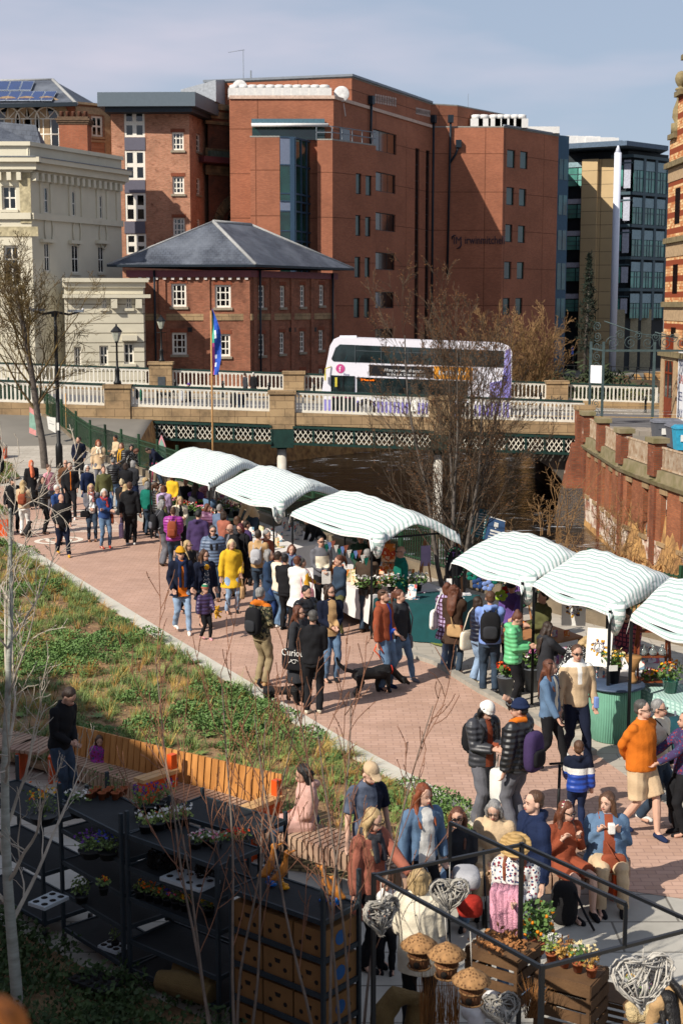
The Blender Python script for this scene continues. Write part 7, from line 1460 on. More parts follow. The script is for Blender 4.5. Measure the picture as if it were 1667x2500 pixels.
dw = P('bearded person in a rust hoodie holding an orange dog lead','D',1102,700,1.82,58,look=10,top=('hoodie','rust'),low=TR('denimb',1.1),shoe='navy',inner=('royal',.03),hair=('short','brown'),beard=1,glass='up',arms='fd',legs='a',b=1.1)
q = P('person with red ponytail in a dark top showing one shoulder','D',1248,703,1.7,52,look=15,top=('hoodie','charcoal'),low=TR('denimb',.7),shoe='grey',hair=('pony','auburn'),arms='dp',legs='w',hz=.78)
sidebag(q,'denim-grey shirt tied at the hip of the red-haired person','grey',1,.3,.3,.72,.1,.22,name='tied_shirt',cat='shirt')
q = P('person with red-brown hair in a pink plaid coat','E',195,525,1.68,150,top=('coat','lilac','plaid'),low=TR(DL),shoe='white',hair=('bob','auburn'),arms='ff')
sidebag(q,'crumpled white tote bag hanging by the pink plaid coat','white',1,.34,.4,.98)
q = P('person with long auburn curls in a brown coat and ankle boots','E',255,548,1.7,152,top=('coat','dbrown'),low=TR('denimd',.9),shoe='brown',hair=('longcurly','auburn'),arms='fk')
sidebag(q,'tan leather satchel at the hip of the brown coat','tan',-1,.32,.24,.9,.1,.1,.2,flap='rust',cross=True)
q = P('dark-haired person in a navy gilet top and pale wide jeans','E',470,652,1.62,125,top=J('dnavy','puff'),low=TR(DL,1.7),shoe='cream',hair=('bob','dbrown'),arms='ff')
sidebag(q,'cream patterned tote bag beside the pale wide jeans','cream',1,.4,.4,.82,kind='dots')
q = P('tall person in a periwinkle sweatshirt and jeans, seen from behind','E',585,603,1.86,176,top=('hoodie','periw'),low=TR('denimd',1.),shoe='dgrey',hair=('short','brown'),arms='rr')
bp_ = backpack(q,'black outdoor rucksack on the periwinkle sweatshirt','black','charcoal',.34,.52)
P('person in a mint green puffer jacket and black leggings with white stripes','E',862,802,1.72,75,nod=30,top=('puffer','mint','puff'),low=TR('black',.6),shoe='black',hair=('bun','auburn'),arms='hh',extra='stripes')
P('stallholder in a grey beanie and purple top holding out a card','E',775,515,1.7,-25,nod=15,top=('jumper','purple'),hair=('short','dbrown'),hat=('beanie','dgrey'),arms='rd')
P('stallholder in a dark green coat standing behind the chalkboard','E',1070,595,1.78,-70,top=('coat','olive'),hair=('short','dbrown'),arms='hh')
P('person with long dark hair in a black hooded coat choosing cards','E',1120,882,1.64,112,nod=15,top=('hoodie','charcoal'),low=TR('black'),hair=('long','dbrown'),arms='hr',hz=.66)
P('person with long auburn hair in a pale denim jacket and black jeans','E',1120,1228,1.7,58,look=20,top=J('denimb'),low=TR('black',.6),shoe='black',inner=('cream',.05),hair=('long','auburn'),glass='up',arms='dw',legs='w')
q = P('person in sunglasses, tan overshirt and white hood walking forward','E',1375,1090,1.84,12,look=-8,top=J('beige'),low=TR('dnavy',1.),shoe='white',inner=('white',.028),hair=('short','brown'),glass=1,arms='dd',legs='w',hood=1,zone=(lambda c: (((c[:,2] > 1.44)) | ((np.abs(c[:,0]) < .03) & (c[:,1] < -.05) & (c[:,2] > 1.2))).astype(int),['white']))
held(q,'water_bottle','small clear bottle with a blue cap in the hand of the tan overshirt wearer','bottle',(.06,.06,.16),'periw',1)
P('blonde person in a black speckled coat bending over the card table','F',600,890,1.68,125,lean=42,nod=20,top=('coat','black','dots'),hair=('bob','blonde'),arms='rr')
P('stallholder in a pink plaid coat with hair in a bun and sunglasses','F',972,588,1.72,-40,nod=25,top=('long','plaid','plaid'),hair=('bun','dbrown'),glass=1,arms='ff')
q = P('person in a white knitted beanie and dark puffer looking at a phone','G',265,188,1.72,35,nod=35,top=('puffer','dgrey','puff'),low=TR('grey',1.7),shoe='dgrey',inner=('rust',.05),hair=('long','black'),hat=('beanie','white'),arms='hh',skin=0)
backpack(q,'black rucksack on the person in the white beanie','black');
handbag(q,'bulging white plastic carrier bag below the phone','white',1,.24,.46,name='carrier_bag',d=.2)
q = P('person in a navy beanie and glossy black puffer shading their eyes','G',470,158,1.8,-130,look=30,top=('puffer','black','gloss'),low=TR('grey',1.7),shoe='grey',hair=('short','black'),hat=('beanie','navy'),glass='clear',arms='du',scarf=('orange','x'),hood=False)
backpack(q,'purple-grey patterned rucksack on the glossy black puffer','plum','black',.33,.52,1.12)
P('child in a blue, white and navy padded jacket on a scooter, seen from behind','G',862,432,1.22,178,top=('puffer','royal','puff'),low=TR('navy',1.),shoe='dgrey',hair=('short','brown'),arms='od',kid=True,hood=1,zone=(lambda c: np.where(c[:,2] > 1.3,1,np.where(c[:,2] > 1.17,2,0)),['dnavy','white']))
P('person in glasses, orange running top and beige shorts','G',1290,156,1.83,42,look=10,top=('jumper','orange'),low=('shorts','beige'),shoe='navy',hair=('short','dgrey'),glass='clear',arms='bb',legs='w',b=1.22,skin=1)
q = P('grey-haired person in a white sweatshirt and dark turned-up jeans','G',1400,155,1.72,48,look=10,top=('jumper','cream'),low=TR('denimd',1.1),shoe='white',hair=('short','grey'),glass=1,arms='dd',legs='w')
sidebag(q,'small black crossbody bag on the white sweatshirt','black',1,.2,.17,.9,.09,.24,-.02,cross=True)
P('person in a flowered top cut off by the right edge','G',1590,235,1.66,-80,top=('jumper','plum','flor'),hair=('bob','dbrown'),arms='rr')
P('seated person with long auburn hair, sunglasses and dark jacket','G',48,882,1.66,-10,sit=True,top=J('charcoal'),low=TR('denimb'),shoe='black',hair=('long','auburn'),glass=1,arms='ff')
P('seated grey-haired person in glasses and a beige trench coat','G',290,843,1.68,-15,nod=18,sit=True,top=('raincoat','beige'),low=TR('beige'),hair=('bob','grey'),glass='clear',arms='ff',hood=False,skin=1)
P('standing person with short hair in a navy hooded anorak, in profile','G',568,768,1.82,-68,top=('hoodie','navy'),low=TR('black',1.1),hair=('short','brown'),arms='dd',hz=.8,skin=1,b=1.08)
P('seated person in a flowered hair band, sunglasses and rust ribbed dress','G',785,843,1.68,25,look=20,nod=10,sit=True,top=('dress','rust'),low=('skirt','rust',1,.25),hair=('long','auburn'),hat=('band','cream',None,'flor'),glass=1,arms='ss',skin=1)
q = P('seated person in a denim jacket and beige trousers holding a paper cup','G',1060,778,1.72,0,look=-40,sit=True,top=J('denimb'),low=TR('beige',1.3),shoe='black',inner=('rust',.065),hair=('long','brown'),arms='ss',b=1.35,skin=1)
held(q,'paper_cup','white paper cup with a lid in the hands of the seated denim jacket wearer','cup',(.08,.08,.12),'white',1,(-.1,-.06,.05))
sidebag(q,'brown leather bag on the lap of the seated denim jacket wearer','rust',1,.3,.22,1.0,.1,.03,-.3,cross=True)
P('dark-haired person in a pale pink coat sitting on the bench, turned left','H',655,243,1.68,-75,nod=20,sit=True,top=('raincoat','b58f84'),low=TR('denimd',.9),shoe='lgrey',hair=('curly','black'),arms='ff',hood=False)
P('person in a cream cap and grey tee with a navy jacket on one shoulder','H',1148,240,1.8,30,nod=30,top=('tee','4d5566'),low=TR('bluegrey',1.),hair=('short','brown'),hat=('cap','beige'),beard=1,arms='dd',skin=1,zone=(lambda c: ((c[:,0] > .06) & (c[:,1] > -.3)).astype(int),['dnavy']))
P('blonde person in glasses and a rust wool coat leaning forward','H',1170,545,1.74,48,nod=20,look=10,top=('coat','rose'),low=TR('black'),hair=('long','blonde'),glass='clear',arms='rd',scarf=('dgrey','x'),skin=1,b=1.08)
P('person with long auburn hair in a denim jacket and white tee','H',1498,372,1.72,28,look=8,nod=8,top=J('denimb'),low=TR('black',.8),hair=('long','red'),inner=('white',.085),arms='dd',skin=1)
P('blonde person in a cream quilted coat with their back turned','I',550,585,1.7,172,top=('puffer','cream',''),low=TR('black',.9),hair=('bob','blonde'),glass='up',arms='ff',hz=.72,hood=False)
q = P('person in a straw sun hat and white flowered blouse','I',1178,395,1.72,-15,nod=28,top=('jumper','white','flor'),low=TR('denimb',.9),hair=('long','red'),hat=('sun','straw'),arms='hf',skin=1)
def throw(q):
 g = MB(); hd = Vector(q.AR[1][3])
 for k in range(5): x = hd.x - .13 + .055*k; g.tube([(x,hd.y-.03,hd.z-.42+.03*k),(x+.01,hd.y-.1,hd.z-.1),(x,hd.y-.07,hd.z+.2),(x,hd.y+.05,hd.z+.22),(x,hd.y+.07,hd.z-.15)],[.03,.045,.045,.04,.03],8)
 return [('cloth',XU(q,g),mat('pink_wool','c98fa0',.95,var=.15,vs=14,bump=1,bs=70))]
carry(q,'pink_throw','fluffy pink wool throw draped over the arm of the person in the sun hat','blanket',throw)
P('small child with brown hair standing behind the frame post','I',335,635,1.05,0,nod=20,kid=True,top=('jumper','white'),low=TR('black'),hair=('short','brown'),arms='hh')
P('person with long black hair stooping over the plants at bottom right','J',1290,1348,1.62,215,lean=35,nod=25,top=('jumper','tan'),hair=('long','black'),arms='rr')
P('child with black hair and a clip at the bottom right corner','J',1420,1560,1.3,200,nod=25,kid=True,top=('jumper','bluegrey'),hair=('long','black'),arms='hh')
P('person in a black top bending over the bench in the shade','K',505,92,1.8,62,nod=30,top=('jumper','black'),low=TR('denimd',1.),hair=('short','dbrown'),arms='ff',lean=10)
P('toddler in a pink patterned suit sitting on the shaded bench','K',682,408,.92,10,nod=15,kid=True,sit=True,base=.12,top=('puffer','magenta','flor'),low=TR('magenta'),shoe='pink',hair=('curly','brown'),arms='ff')
for lb,z,x,y,f,tp,lo,hr,Yb,ht in (
 ('dark-jacketed walker on the bridge beside a green jacket','R',930,244,90,J('black'),TR('dgrey'),('short','dbrown'),84.5,None),('person in a green jacket on the bridge next to the sandstone pier','R',962,258,90,J('green'),TR('dgrey'),('bob','brown'),83.5,None),
 ('person in a pale blue puffer crossing the bridge with a dog','R',1240,262,-70,('puffer','lgrey','puff'),TR('navy'),('bob','dbrown'),83.5,None),('person in a purple hat and navy coat crossing the bridge','R',1292,238,-80,('coat','dnavy'),TR('black'),('short','dbrown'),84,('beanie','purple')),
 ('person in a charcoal coat at the far railing of the bridge','S',135,308,120,('coat','dgrey'),TR('black'),('short','dbrown'),87.6,None),('white-haired person in a black coat at the far railing','S',193,304,150,('coat','black'),TR('black'),('short','white'),87.3,None),
 ('dark-haired walker behind the near railing beside a blue cap','S',62,412,-40,J('black'),TR('black'),('short','dgrey'),76.9,None),('walker in a blue cap behind the near railing','S',106,420,20,J('dnavy'),TR('denimd'),('short','dbrown'),76.6,('cap','blue'))):
 P(lb,z,x,y,1.72,f,top=tp,low=lo,hair=hr,legs='w',Y=Yb,hat=ht)
P('walker in light clothing behind the river tree, under the bus window','S',1287,462,1.72,-60,top=J('white'),low=TR('dgrey'),hair=('short','grey'),legs='w',Y=74.6); P('distant person in blue walking on the embankment path','Q',1062,1292,1.72,90,top=J('royal'),low=TR('black'),hair=('short','dbrown'),Y=134)
# ================================================================ DOGS
def dog(label,loc,f,s,col,kind='lab',sit=False,collar=None):
 M = Matrix.Translation(loc) @ Matrix.Rotation(math.radians(f),4,'Z'); g = MB(); v = max(.009,loc.y*.0005)
 if sit:
  g.tube([(-.16,0,.1),(-.1,0,.22),(.02,0,.38),(.06,0,.5)],[.11,.13,.11,.07],10); g.tube([(.05,0,.48),(.1,0,.56)],[.07,.08],9); g.tube([(.12,0,.56),(.24,0,.53)],[.05,.03],8)
  for a in (-1,1): g.tube([(.04,.07*a,.32),(.07,.07*a,.15),(.07,.07*a,.02),(.11,.07*a,.015)],[.045,.03,.025,.022],7); g.tube([(-.12,.1*a,.12),(.02,.12*a,.1),(-.02,.12*a,.02),(.05,.12*a,.02)],[.08,.06,.03,.025],7); g.tube([(.08,.06*a,.6),(.06,.09*a,.5)],[.03,.012],6)
  g.tube([(-.22,0,.05),(-.4,.06,.03)],[.03,.015],6)
 else:
  lg = dict(lab=.36,mid=.24,dachs=.1)[kind]; kind = 'lab' if kind == 'mid' else kind; ty = lg + .16
  g.tube([(-.36,0,ty+.02),(-.2,0,ty),(0,0,ty-.02),(.2,0,ty-.02),(.32,0,ty+.02)],[.09,.115,.105,.135,.1] if kind == 'lab' else [.07,.085,.085,.095,.07],12)
  nd = (.62,0,ty-.22) if kind == 'lab' else (.48,0,ty+.1)
  g.tube([(.28,0,ty+.04),(.42,0,ty-.02 if kind == 'lab' else ty+.08),nd],[.09,.065,.06],9); g.ball((nd[0]+.02,0,nd[2]),(.08,.07,.07),10); g.tube([(nd[0]+.05,0,nd[2]-.01),(nd[0]+.15,0,nd[2]-.09 if kind == 'lab' else nd[2]-.03)],[.045,.028],8)
  for a in (-1,1): g.tube([(nd[0]-.02,.06*a,nd[2]+.05),(nd[0],.085*a,nd[2]-.05)],[.028,.02],6)
  for a,ph in ((-1,.06),(1,-.08)):
   g.tube([(.24+ph*.3,.075*a,ty),(.22+ph,.08*a,lg*.62),(.23+ph,.08*a,lg*.3),(.23+ph,.08*a,.03),(.28+ph,.08*a,.02)],[.07,.042,.03,.026,.026],8)
   g.tube([(-.3,.075*a,ty),(-.24-ph,.085*a,lg*.85),(-.36-ph,.085*a,lg*.42),(-.33-ph,.085*a,.03),(-.28-ph,.085*a,.02)],[.095,.06,.03,.026,.026],8)
  tl = [(-.4,0,ty+.06),(-.55,0,ty+.12),(-.68,0,ty+.24),(-.72,0,ty+.36)] if kind == 'lab' else [(-.38,0,ty+.05),(-.46,0,ty+.16),(-.42,0,ty+.24)]
  g.tube(tl,[.035,.04,.035,.02][:len(tl)],7)
 g.v = [tuple(Vector(q_)*s) for q_ in g.v]; o = solid('dog',g,v,mat('dog_'+col,{'black': '121112','tan': '6b4527'}[col],.6,var=.3,vs=14,bump=.8,bs=80),M=M,fold=.003,smooth=2); T(o,label,'dog')
 c = MB()
 if not sit: c.tube([(.37*s+.0,.078*s*math.cos(a),(ty+.01)*s+.078*s*math.sin(a)) for a in [i*math.pi/6 for i in range(13)]],.012,6)
 else: c.tube([(.07*s+.06*s*math.cos(a),.07*s*math.sin(a),.47*s) for a in [i*math.pi/6 for i in range(13)]],.01,6)
 k = c.build('collar',cm(collar or 'red'),None,uv=False); k.parent = o; return M,s
a,b = G('D',930,1640),G('D',1190,1600); M_,s_ = dog('shaggy black dog on an orange lead sniffing the paving',(a+b)/2+Vector((-.12,-.3,0)),math.degrees(math.atan2(b.y-a.y,b.x-a.x)),1.0,'black','mid',collar='red')
h0 = dw.hand(-1); n0 = M_ @ Vector((.38,0,.56)); g = MB(); g.tube([h0,h0.lerp(n0,.5)+Vector((0,0,-.05)),n0],.011,6); g.tube([h0,h0+Vector((-.06,-.03,-.14)),h0+Vector((.02,-.03,-.22)),h0+Vector((.06,-.02,-.3))],.012,6)
T(g.build('dog_lead',mat('lead_orange','c9481c',.6,bump=0),loc=h0),'bright orange dog lead running down to the black dog','dog lead')
p = G('D',175,1770); dog('small dachshund in a dark coat at the edge of the planting',p+Vector((0,0,.07)),8,.85,'black','dachs',collar='navy')
dog('small black dog sitting at the feet of the person in white jeans',G('A',262,1052),60,.8,'black',sit=True); p = PY('R',1135,455,83.3); dog('black dog trotting along the bridge',Vector((p.x,83.3,zst(p.x))),180,.9,'black')
# ================================================================ MARKET STALLS
def tarp():
 m = bpy.data.materials.new('striped_tarpaulin'); m.use_nodes = True; nt = m.node_tree; n = nt.nodes; l = nt.links; b = n['Principled BSDF']; b.inputs['Roughness'].default_value = .45; b.inputs['Specular IOR Level'].default_value = .4
 tc = n.new('ShaderNodeTexCoord'); sp = n.new('ShaderNodeSeparateXYZ'); l.new(tc.outputs['UV'],sp.inputs[0]); a = n.new('ShaderNodeMath'); a.operation = 'MULTIPLY'; a.inputs[1].default_value = 1/.11; l.new(sp.outputs[1],a.inputs[0]); f = n.new('ShaderNodeMath'); f.operation = 'FRACT'; l.new(a.outputs[0],f.inputs[0])
 g = n.new('ShaderNodeMath'); g.operation = 'LESS_THAN'; g.inputs[1].default_value = .42; l.new(f.outputs[0],g.inputs[0]); x = n.new('ShaderNodeMixRGB'); x.inputs[1].default_value = (.68,.68,.66,1); x.inputs[2].default_value = (.3,.40,.375,1); l.new(g.outputs[0],x.inputs[0]); l.new(x.outputs[0],b.inputs['Base Color'])
 ns = n.new('ShaderNodeTexNoise'); ns.inputs['Scale'].default_value = 4; ns.inputs['Detail'].default_value = 5; ns.inputs['Distortion'].default_value = 1.5; l.new(tc.outputs['Object'],ns.inputs[0]); bm = n.new('ShaderNodeBump'); bm.inputs['Strength'].default_value = .5; bm.inputs['Distance'].default_value = .08; l.new(ns.outputs[0],bm.inputs['Height']); l.new(bm.outputs[0],b.inputs['Normal']); return m
TP = tarp(); STB = []
def stall(label,FL,FR,BR,ze=2.1,rise=.5,seed=1,group='striped market stalls along the river fence',flap=True):
 r = random.Random(seed); BL = FL + (BR - FR); c = (FL+FR+BR+BL)/4; t = thing('market_stall',label,'stall',(c.x,c.y,0),group); NU,NV = 36,30; V,UV = [],[]; Lu = (FR-FL).length; Lv = (BR-FR).length; ph = r.uniform(0,6)
 def pt(u,v):
  p = FL.lerp(FR,u).lerp(BL.lerp(BR,u),v); w = 1-abs(2*v-1); e = min(1,min(u,1-u)*9)
  z = ze + rise*(1-(1-w)**1.25)*(.8+.2*e**.5) + .13*math.sin(math.pi*u)*math.sin(math.pi*v) + .03*math.sin(7*u+3*v+ph)*math.sin(5*v+ph) + .012*math.sin(31*u+17*v+ph)*w
  z -= .03*math.sin(math.pi*u)*(1-w)**4 + .012*math.sin(9*v+4*u+ph)*(1-w)*math.sin(8*u); return Vector((p.x,p.y,z))
 for j in range(-2,NV+3):
  for i in range(-3,NU+4):
   u,v = min(1,max(0,i/NU)),min(1,max(0,j/NV)); p = pt(u,v); s = 0
   if j < 0 or j > NV: k = -j if j < 0 else j-NV; p += (FL-BL if j < 0 else BL-FL).normalized()*(.03*k) + Vector((0,0,-(.035+.01*math.sin(u*9+ph))*k)); s = -.08*k if j < 0 else .08*k
   if i < 0 or i > NU: k = -i if i < 0 else i-NU; p += (FL-FR if i < 0 else FR-FL).normalized()*(.025*k + .008*math.sin(v*13+ph)*k) + Vector((0,0,-(.06+.02*math.sin(v*7+ph))*k))
   V.append(p); UV.append((u*Lu,v*Lv*1.1+s))
 nx = NU+7; ny = NV+5; Fq = [(j*nx+i,j*nx+i+1,(j+1)*nx+i+1,(j+1)*nx+i) for j in range(ny-1) for i in range(nx-1)]
 me = np_mesh('canopy',[tuple(p - Vector((c.x,c.y,0))) for p in V],Fq,[TP],smooth=True); ul = me.uv_layers.new(name='uv'); ul.data.foreach_set('uv',np.array([UV[i] for q in Fq for i in q],np.float32).ravel()); me.update(); o = mesh_obj('canopy',me,t)
 k = o.modifiers.new('t','SOLIDIFY'); k.thickness = .008
 if flap:
  g = MB(); a = FR.lerp(BR,.06); g.tube([(a.x,a.y,ze+.1),(a.x+.03,a.y-.04,ze-.12),(a.x,a.y-.02,ze-.3),(a.x+.02,a.y,ze-.42)],[.16,.13,.1,.03],12,flat=.6); ob = g.build('tied_flap',TP,t)
 for q in (FL,FR,BR,BL): g = MB(); g.box((q.x,q.y,ze/2),(.045,.045,ze)); g.build('post',blk,t)
 g = MB(); z = Vector((0,0,ze-.03)); [g.beam(a.lerp(c,.05)+z,b.lerp(c,.05)+z,.035,.035) for a,b in ((FL,FR),(FR,BR),(BR,BL),(BL,FL))]; m1,m2 = (FL+BL)/2,(FR+BR)/2; zr = Vector((0,0,ze+rise-.2)); g.beam(m1.lerp(m2,.08)+zr,m1.lerp(m2,.92)+zr,.04,.04)
 g.build('roof_bars',blk,t); STB.append((FL,FR,BR,BL)); return FL,FR,BR,BL
g2 = lambda z,*p: [Vector((G(z,*q,2.12).x,G(z,*q,2.12).y,0)) for q in p]
LBS = ['far-left striped canopy stall behind the crowd, with plants below','second striped canopy stall with postcard rack and wooden goods','third striped canopy stall with prints and bunting, left of the tree','striped canopy stall with round chalkboards, right of the tree','striped canopy stall with greeting cards and hanging gathered flap','striped canopy stall cut off by the right edge, with wooden shelf']
S_ = [stall(LBS[i],*g2('s',*p),seed=i+2,rise=(.42,.42,.44,.42,.42,.4)[i],flap=i not in (0,)) for i,p in enumerate(([(367,1140),(511,1176),(668,1145)],[(529,1190),(668,1236),(842,1200)],[(714,1250),(907,1312),(1115,1295)],[(1106,1366),(1274,1418),(1485,1382)],[(1303,1424),(1488,1487),(1685,1432)],[(1541,1500),(1720,1570),(1860,1510)]))]
def table(label,P4,h,m,cloth=.6,inset_=.25,cat='table',legm=None):
 c = sum(P4,Vector())/4; P4 = [c + (p-c)*(1-inset_) for p in P4]; t = thing('stall_table',label,cat,(c.x,c.y,0)); g = MB()
 g.prism([(p.x,p.y) for p in P4],h-.04,h); g.build('table_top',m,t); g = MB()
 if cloth:
  for i in range(4):
   a,b = P4[i],P4[(i+1) % 4]; n = 14; o = Vector(((b-a).y,-(b-a).x,0)).normalized(); o = o if o.dot(a-c) > 0 else -o
   q = [a.lerp(b,k/n) for k in range(n+1)]; g.add([(p.x+o.x*.01,p.y+o.y*.01,h+.004) for p in q] + [(p.x+o.x*(.05+.025*math.sin(k*1.9)),p.y+o.y*(.05+.025*math.sin(k*1.9)),h-cloth) for k,p in enumerate(q)],[(k,k+1,n+2+k,n+1+k) for k in range(n)],0,True)
  g.build('cloth_drop',m,t)
 for p in P4: q = c + (p-c)*.93; g = MB(); g.box((q.x,q.y,(h-.04)/2),(.04,.04,h-.04)); g.build('leg',blk,t)
 return c,P4
lin_ = mat('white_cloth','c9c5c2',.9,var=.05); tealc = mat('teal_cloth','0f3f42',.9,var=.1); woodt = mat('table_wood','9a6b45',.7,var=.2,vs=5); ging = mat('gingham','a3bdb6',.9,var=0,bump=0,pat='plaid',pc='7f9f98',ps=6)
rg = random.Random(4); cardm = [mat('card_'+k,v,.7,var=.05,bump=0,pat='blotch',pc=p_,ps=9) for k,v,p_ in (('a','c9c3bb',('b5524a','5b7a8c')),('b','cbb99a',('c9752c','8c8a5a')),('c','c5c0c4',('7a5a9a','b0617a')),('d','c7722a',('b53a1c','d0b090')),('e','cfcbc6',('8c8f9a',)))]
def prints(n,P4,h,label,group,size=(.16,.22),ms=(0,1,2),name='print',flat=.3,cat='print',v0=0,v1=1):
 for k in range(n):
  p = P4[0].lerp(P4[1],rg.uniform(.05,.95)).lerp(P4[3].lerp(P4[2],rg.uniform(.05,.95)),v0+(v1-v0)*rg.random()); w,d = size[0]*rg.uniform(.8,1.3),size[1]*rg.uniform(.8,1.2); g = MB(); a = rg.uniform(-.6,.3)
  if rg.random() < flat: g.box((p.x,p.y,h+.012),(w,d,.012),a)
  else: g.box((p.x,p.y,h+d/2+.005),(w,.012,d),a,rx=-.25)
  T(g.build(name,cardm[rg.choice(ms)],loc=(p.x,p.y,h)),label,cat,group)
def posy(label,c,r,ms,n=120,name='flowers',pot=None,group=None,cat='plant',s=.022,h=None,leafm='leafy_green'):
 """a potted plant or bunch: pot, leaves, blossoms"""
 c = Vector(c); t = thing(name,label,cat,c,group); q = random.Random(int(abs(c.x*97+c.y*31)*10)); h = h or r*1.3; z0 = 0
 if pot: z0 = pot[1]; g = MB(); g.lathe(c,[(pot[0]*.72,0),(pot[0],pot[1]),(pot[0]*1.08,pot[1]),(pot[0]*.9,pot[1]-.02)],12); g.build('pot',pot[2],t)
 L,B = Blades(),Blades()
 for _ in range(n):
  a,b,z = q.uniform(0,6.28),q.random()**.5*r,q.random(); L.leaf(Vector((math.cos(a)*b,math.sin(a)*b,z0+h*(.15+.8*z))),q,s*q.uniform(.7,1.6))
  if q.random() < .3: L.blade(Vector((0,0,z0)),(math.cos(a)*b/h,math.sin(a)*b/h,1),h*q.uniform(.7,1),.004,.1,2)
 for _ in range(int(n*.28)): a,b = q.uniform(0,6.28),q.random()**.5*r; p = Vector((math.cos(a)*b,math.sin(a)*b,z0+h*(.75+.35*q.random()))); [B.leaf(p,q,s*1.15) for _ in range(2)]
 o = mesh_obj('leaves',np_mesh('leaves',[tuple(v) for v in L.V],L.F,[MATS[leafm]]),t)
 if ms: mi = [q.randrange(len(ms)) for _ in B.F]; mesh_obj('blossoms',np_mesh('blossoms',[tuple(v) for v in B.V],B.F,ms,mi),t)
 return t
fm = {k: mat('petal_'+k,v,.7,var=.1,bump=0) for k,v in dict(white='c9c6c0',yellow='d0a012',orange='c95c12',red='a82318',pink='c07088',purple='5a2f7a',cream='c5b58a',blue='343a8a',brown='7a4f2c').items()}
black_p = mat('black_pot','1a1b1d',.6); terra = mat('terracotta','8f4f30',.85)
c,P4 = table('plant table under the far-left canopy',S_[0],.8,mat('dark_cloth','22302c',.9)); [posy('potted plant in a crowded row under the far-left canopy',P4[0].lerp(P4[1],.05+.09*k).lerp(P4[3].lerp(P4[2],.05+.09*k),.15+.5*(k % 2))+Vector((0,0,.8)),.17,[fm['red'],fm['white']] if k % 3 else [fm['pink']],60,pot=(.09,.14,black_p),group='potted plants under the far-left canopy',s=.04) for k in range(11)]
c,P4 = table('pale wooden craft table under the second canopy',S_[1],.85,lin_); prints(26,P4,.85,'small wooden or paper craft item on the table under the second canopy','craft items under the second canopy',ms=(0,1,4),flat=.3,name='craft_item',cat='craft item')
c,P4 = table('white cloth table of prints under the third canopy',S_[2],.85,lin_,inset_=.15); prints(30,P4,.85,'small colourful print displayed under the third canopy','prints under the third canopy',ms=(1,3,0),size=(.24,.3),v0=.1,v1=.8); [posy('trailing green plant on the right half of the third stall',P4[1].lerp(P4[2],.1+.12*k)+Vector((-.3+.1*k,0,.85)),.2,[fm['white']],90,pot=(.08,.12,black_p),group='trailing green plants on the third stall',s=.035,name='trailing_plant') for k in range(5)]
def wbox(label,P,d,rz=0,m=woodt,name='wooden_box',group=None): g = MB(); c = Vector(P); [g.box((c.x,c.y,c.z+d[2]*(k+.5)/3),(d[0],d[1],d[2]/3-.012),rz) for k in range(3)]; return T(g.build(name,m,loc=c),label,'box',group)
wbox('long pine planter box on the ground below the third stall',G('D',850,900),(.9,.3,.3),-1.0); wbox('small pine box with lettuces beside the brown wax jacket',G('D',925,950),(.4,.35,.25),-.9)
g = MB()
for k in range(15):
 a = S_[2][0].lerp(S_[2][1],.35+.6*k/15) + Vector((0,0,1.75-.12*math.sin(k*.8)**2)); g.add([a,a+Vector((.11,-.02,.02)),a+Vector((.05,-.01,-.17))],[(0,1,2),(2,1,0)],k % 4)
T(g.build('bunting',[cm('rose'),cm('white'),cm('teal'),cm('periw')],loc=tuple(S_[2][0])),'string of small coloured triangular bunting below the third canopy','bunting')
p = G('B',745,860); t = thing('card_rack','tall revolving wire rack full of white postcards','rack',p); g = MB(); g.tube([p,p+Vector((0,0,1.8))],.02,6); g.lathe(p,[(.3,0),(.3,.03)],12); g.build('stand',lead,t); g = MB()
for k in range(7):
 for j in range(12): a = j*math.pi/6+k*.2; g.box(p+Vector((.24*math.cos(a),.24*math.sin(a),.45+.2*k)),(.015,.11,.15),a,(j*k) % 3)
g.build('postcards',[cardm[4],MATS['white_paper'],cardm[2]],t)
P4 = [Vector(G('D',*q,.78).to_2d().to_3d()) for q in ((1010,700),(1570,700),(1500,640),(1020,600))]; c,P4 = table('table under a long dark teal cloth with leaflets and easels',[Vector((.65,28.7,0)),Vector((2.35,27.9,0)),Vector((2.9,29.1,0)),Vector((1.1,29.9,0))],.8,tealc,.78,.02)
prints(14,P4,.8,'leaflet or booklet lying on the teal cloth','leaflets on the teal cloth',ms=(0,4,2),size=(.2,.26),flat=.6,name='leaflet',cat='leaflet')
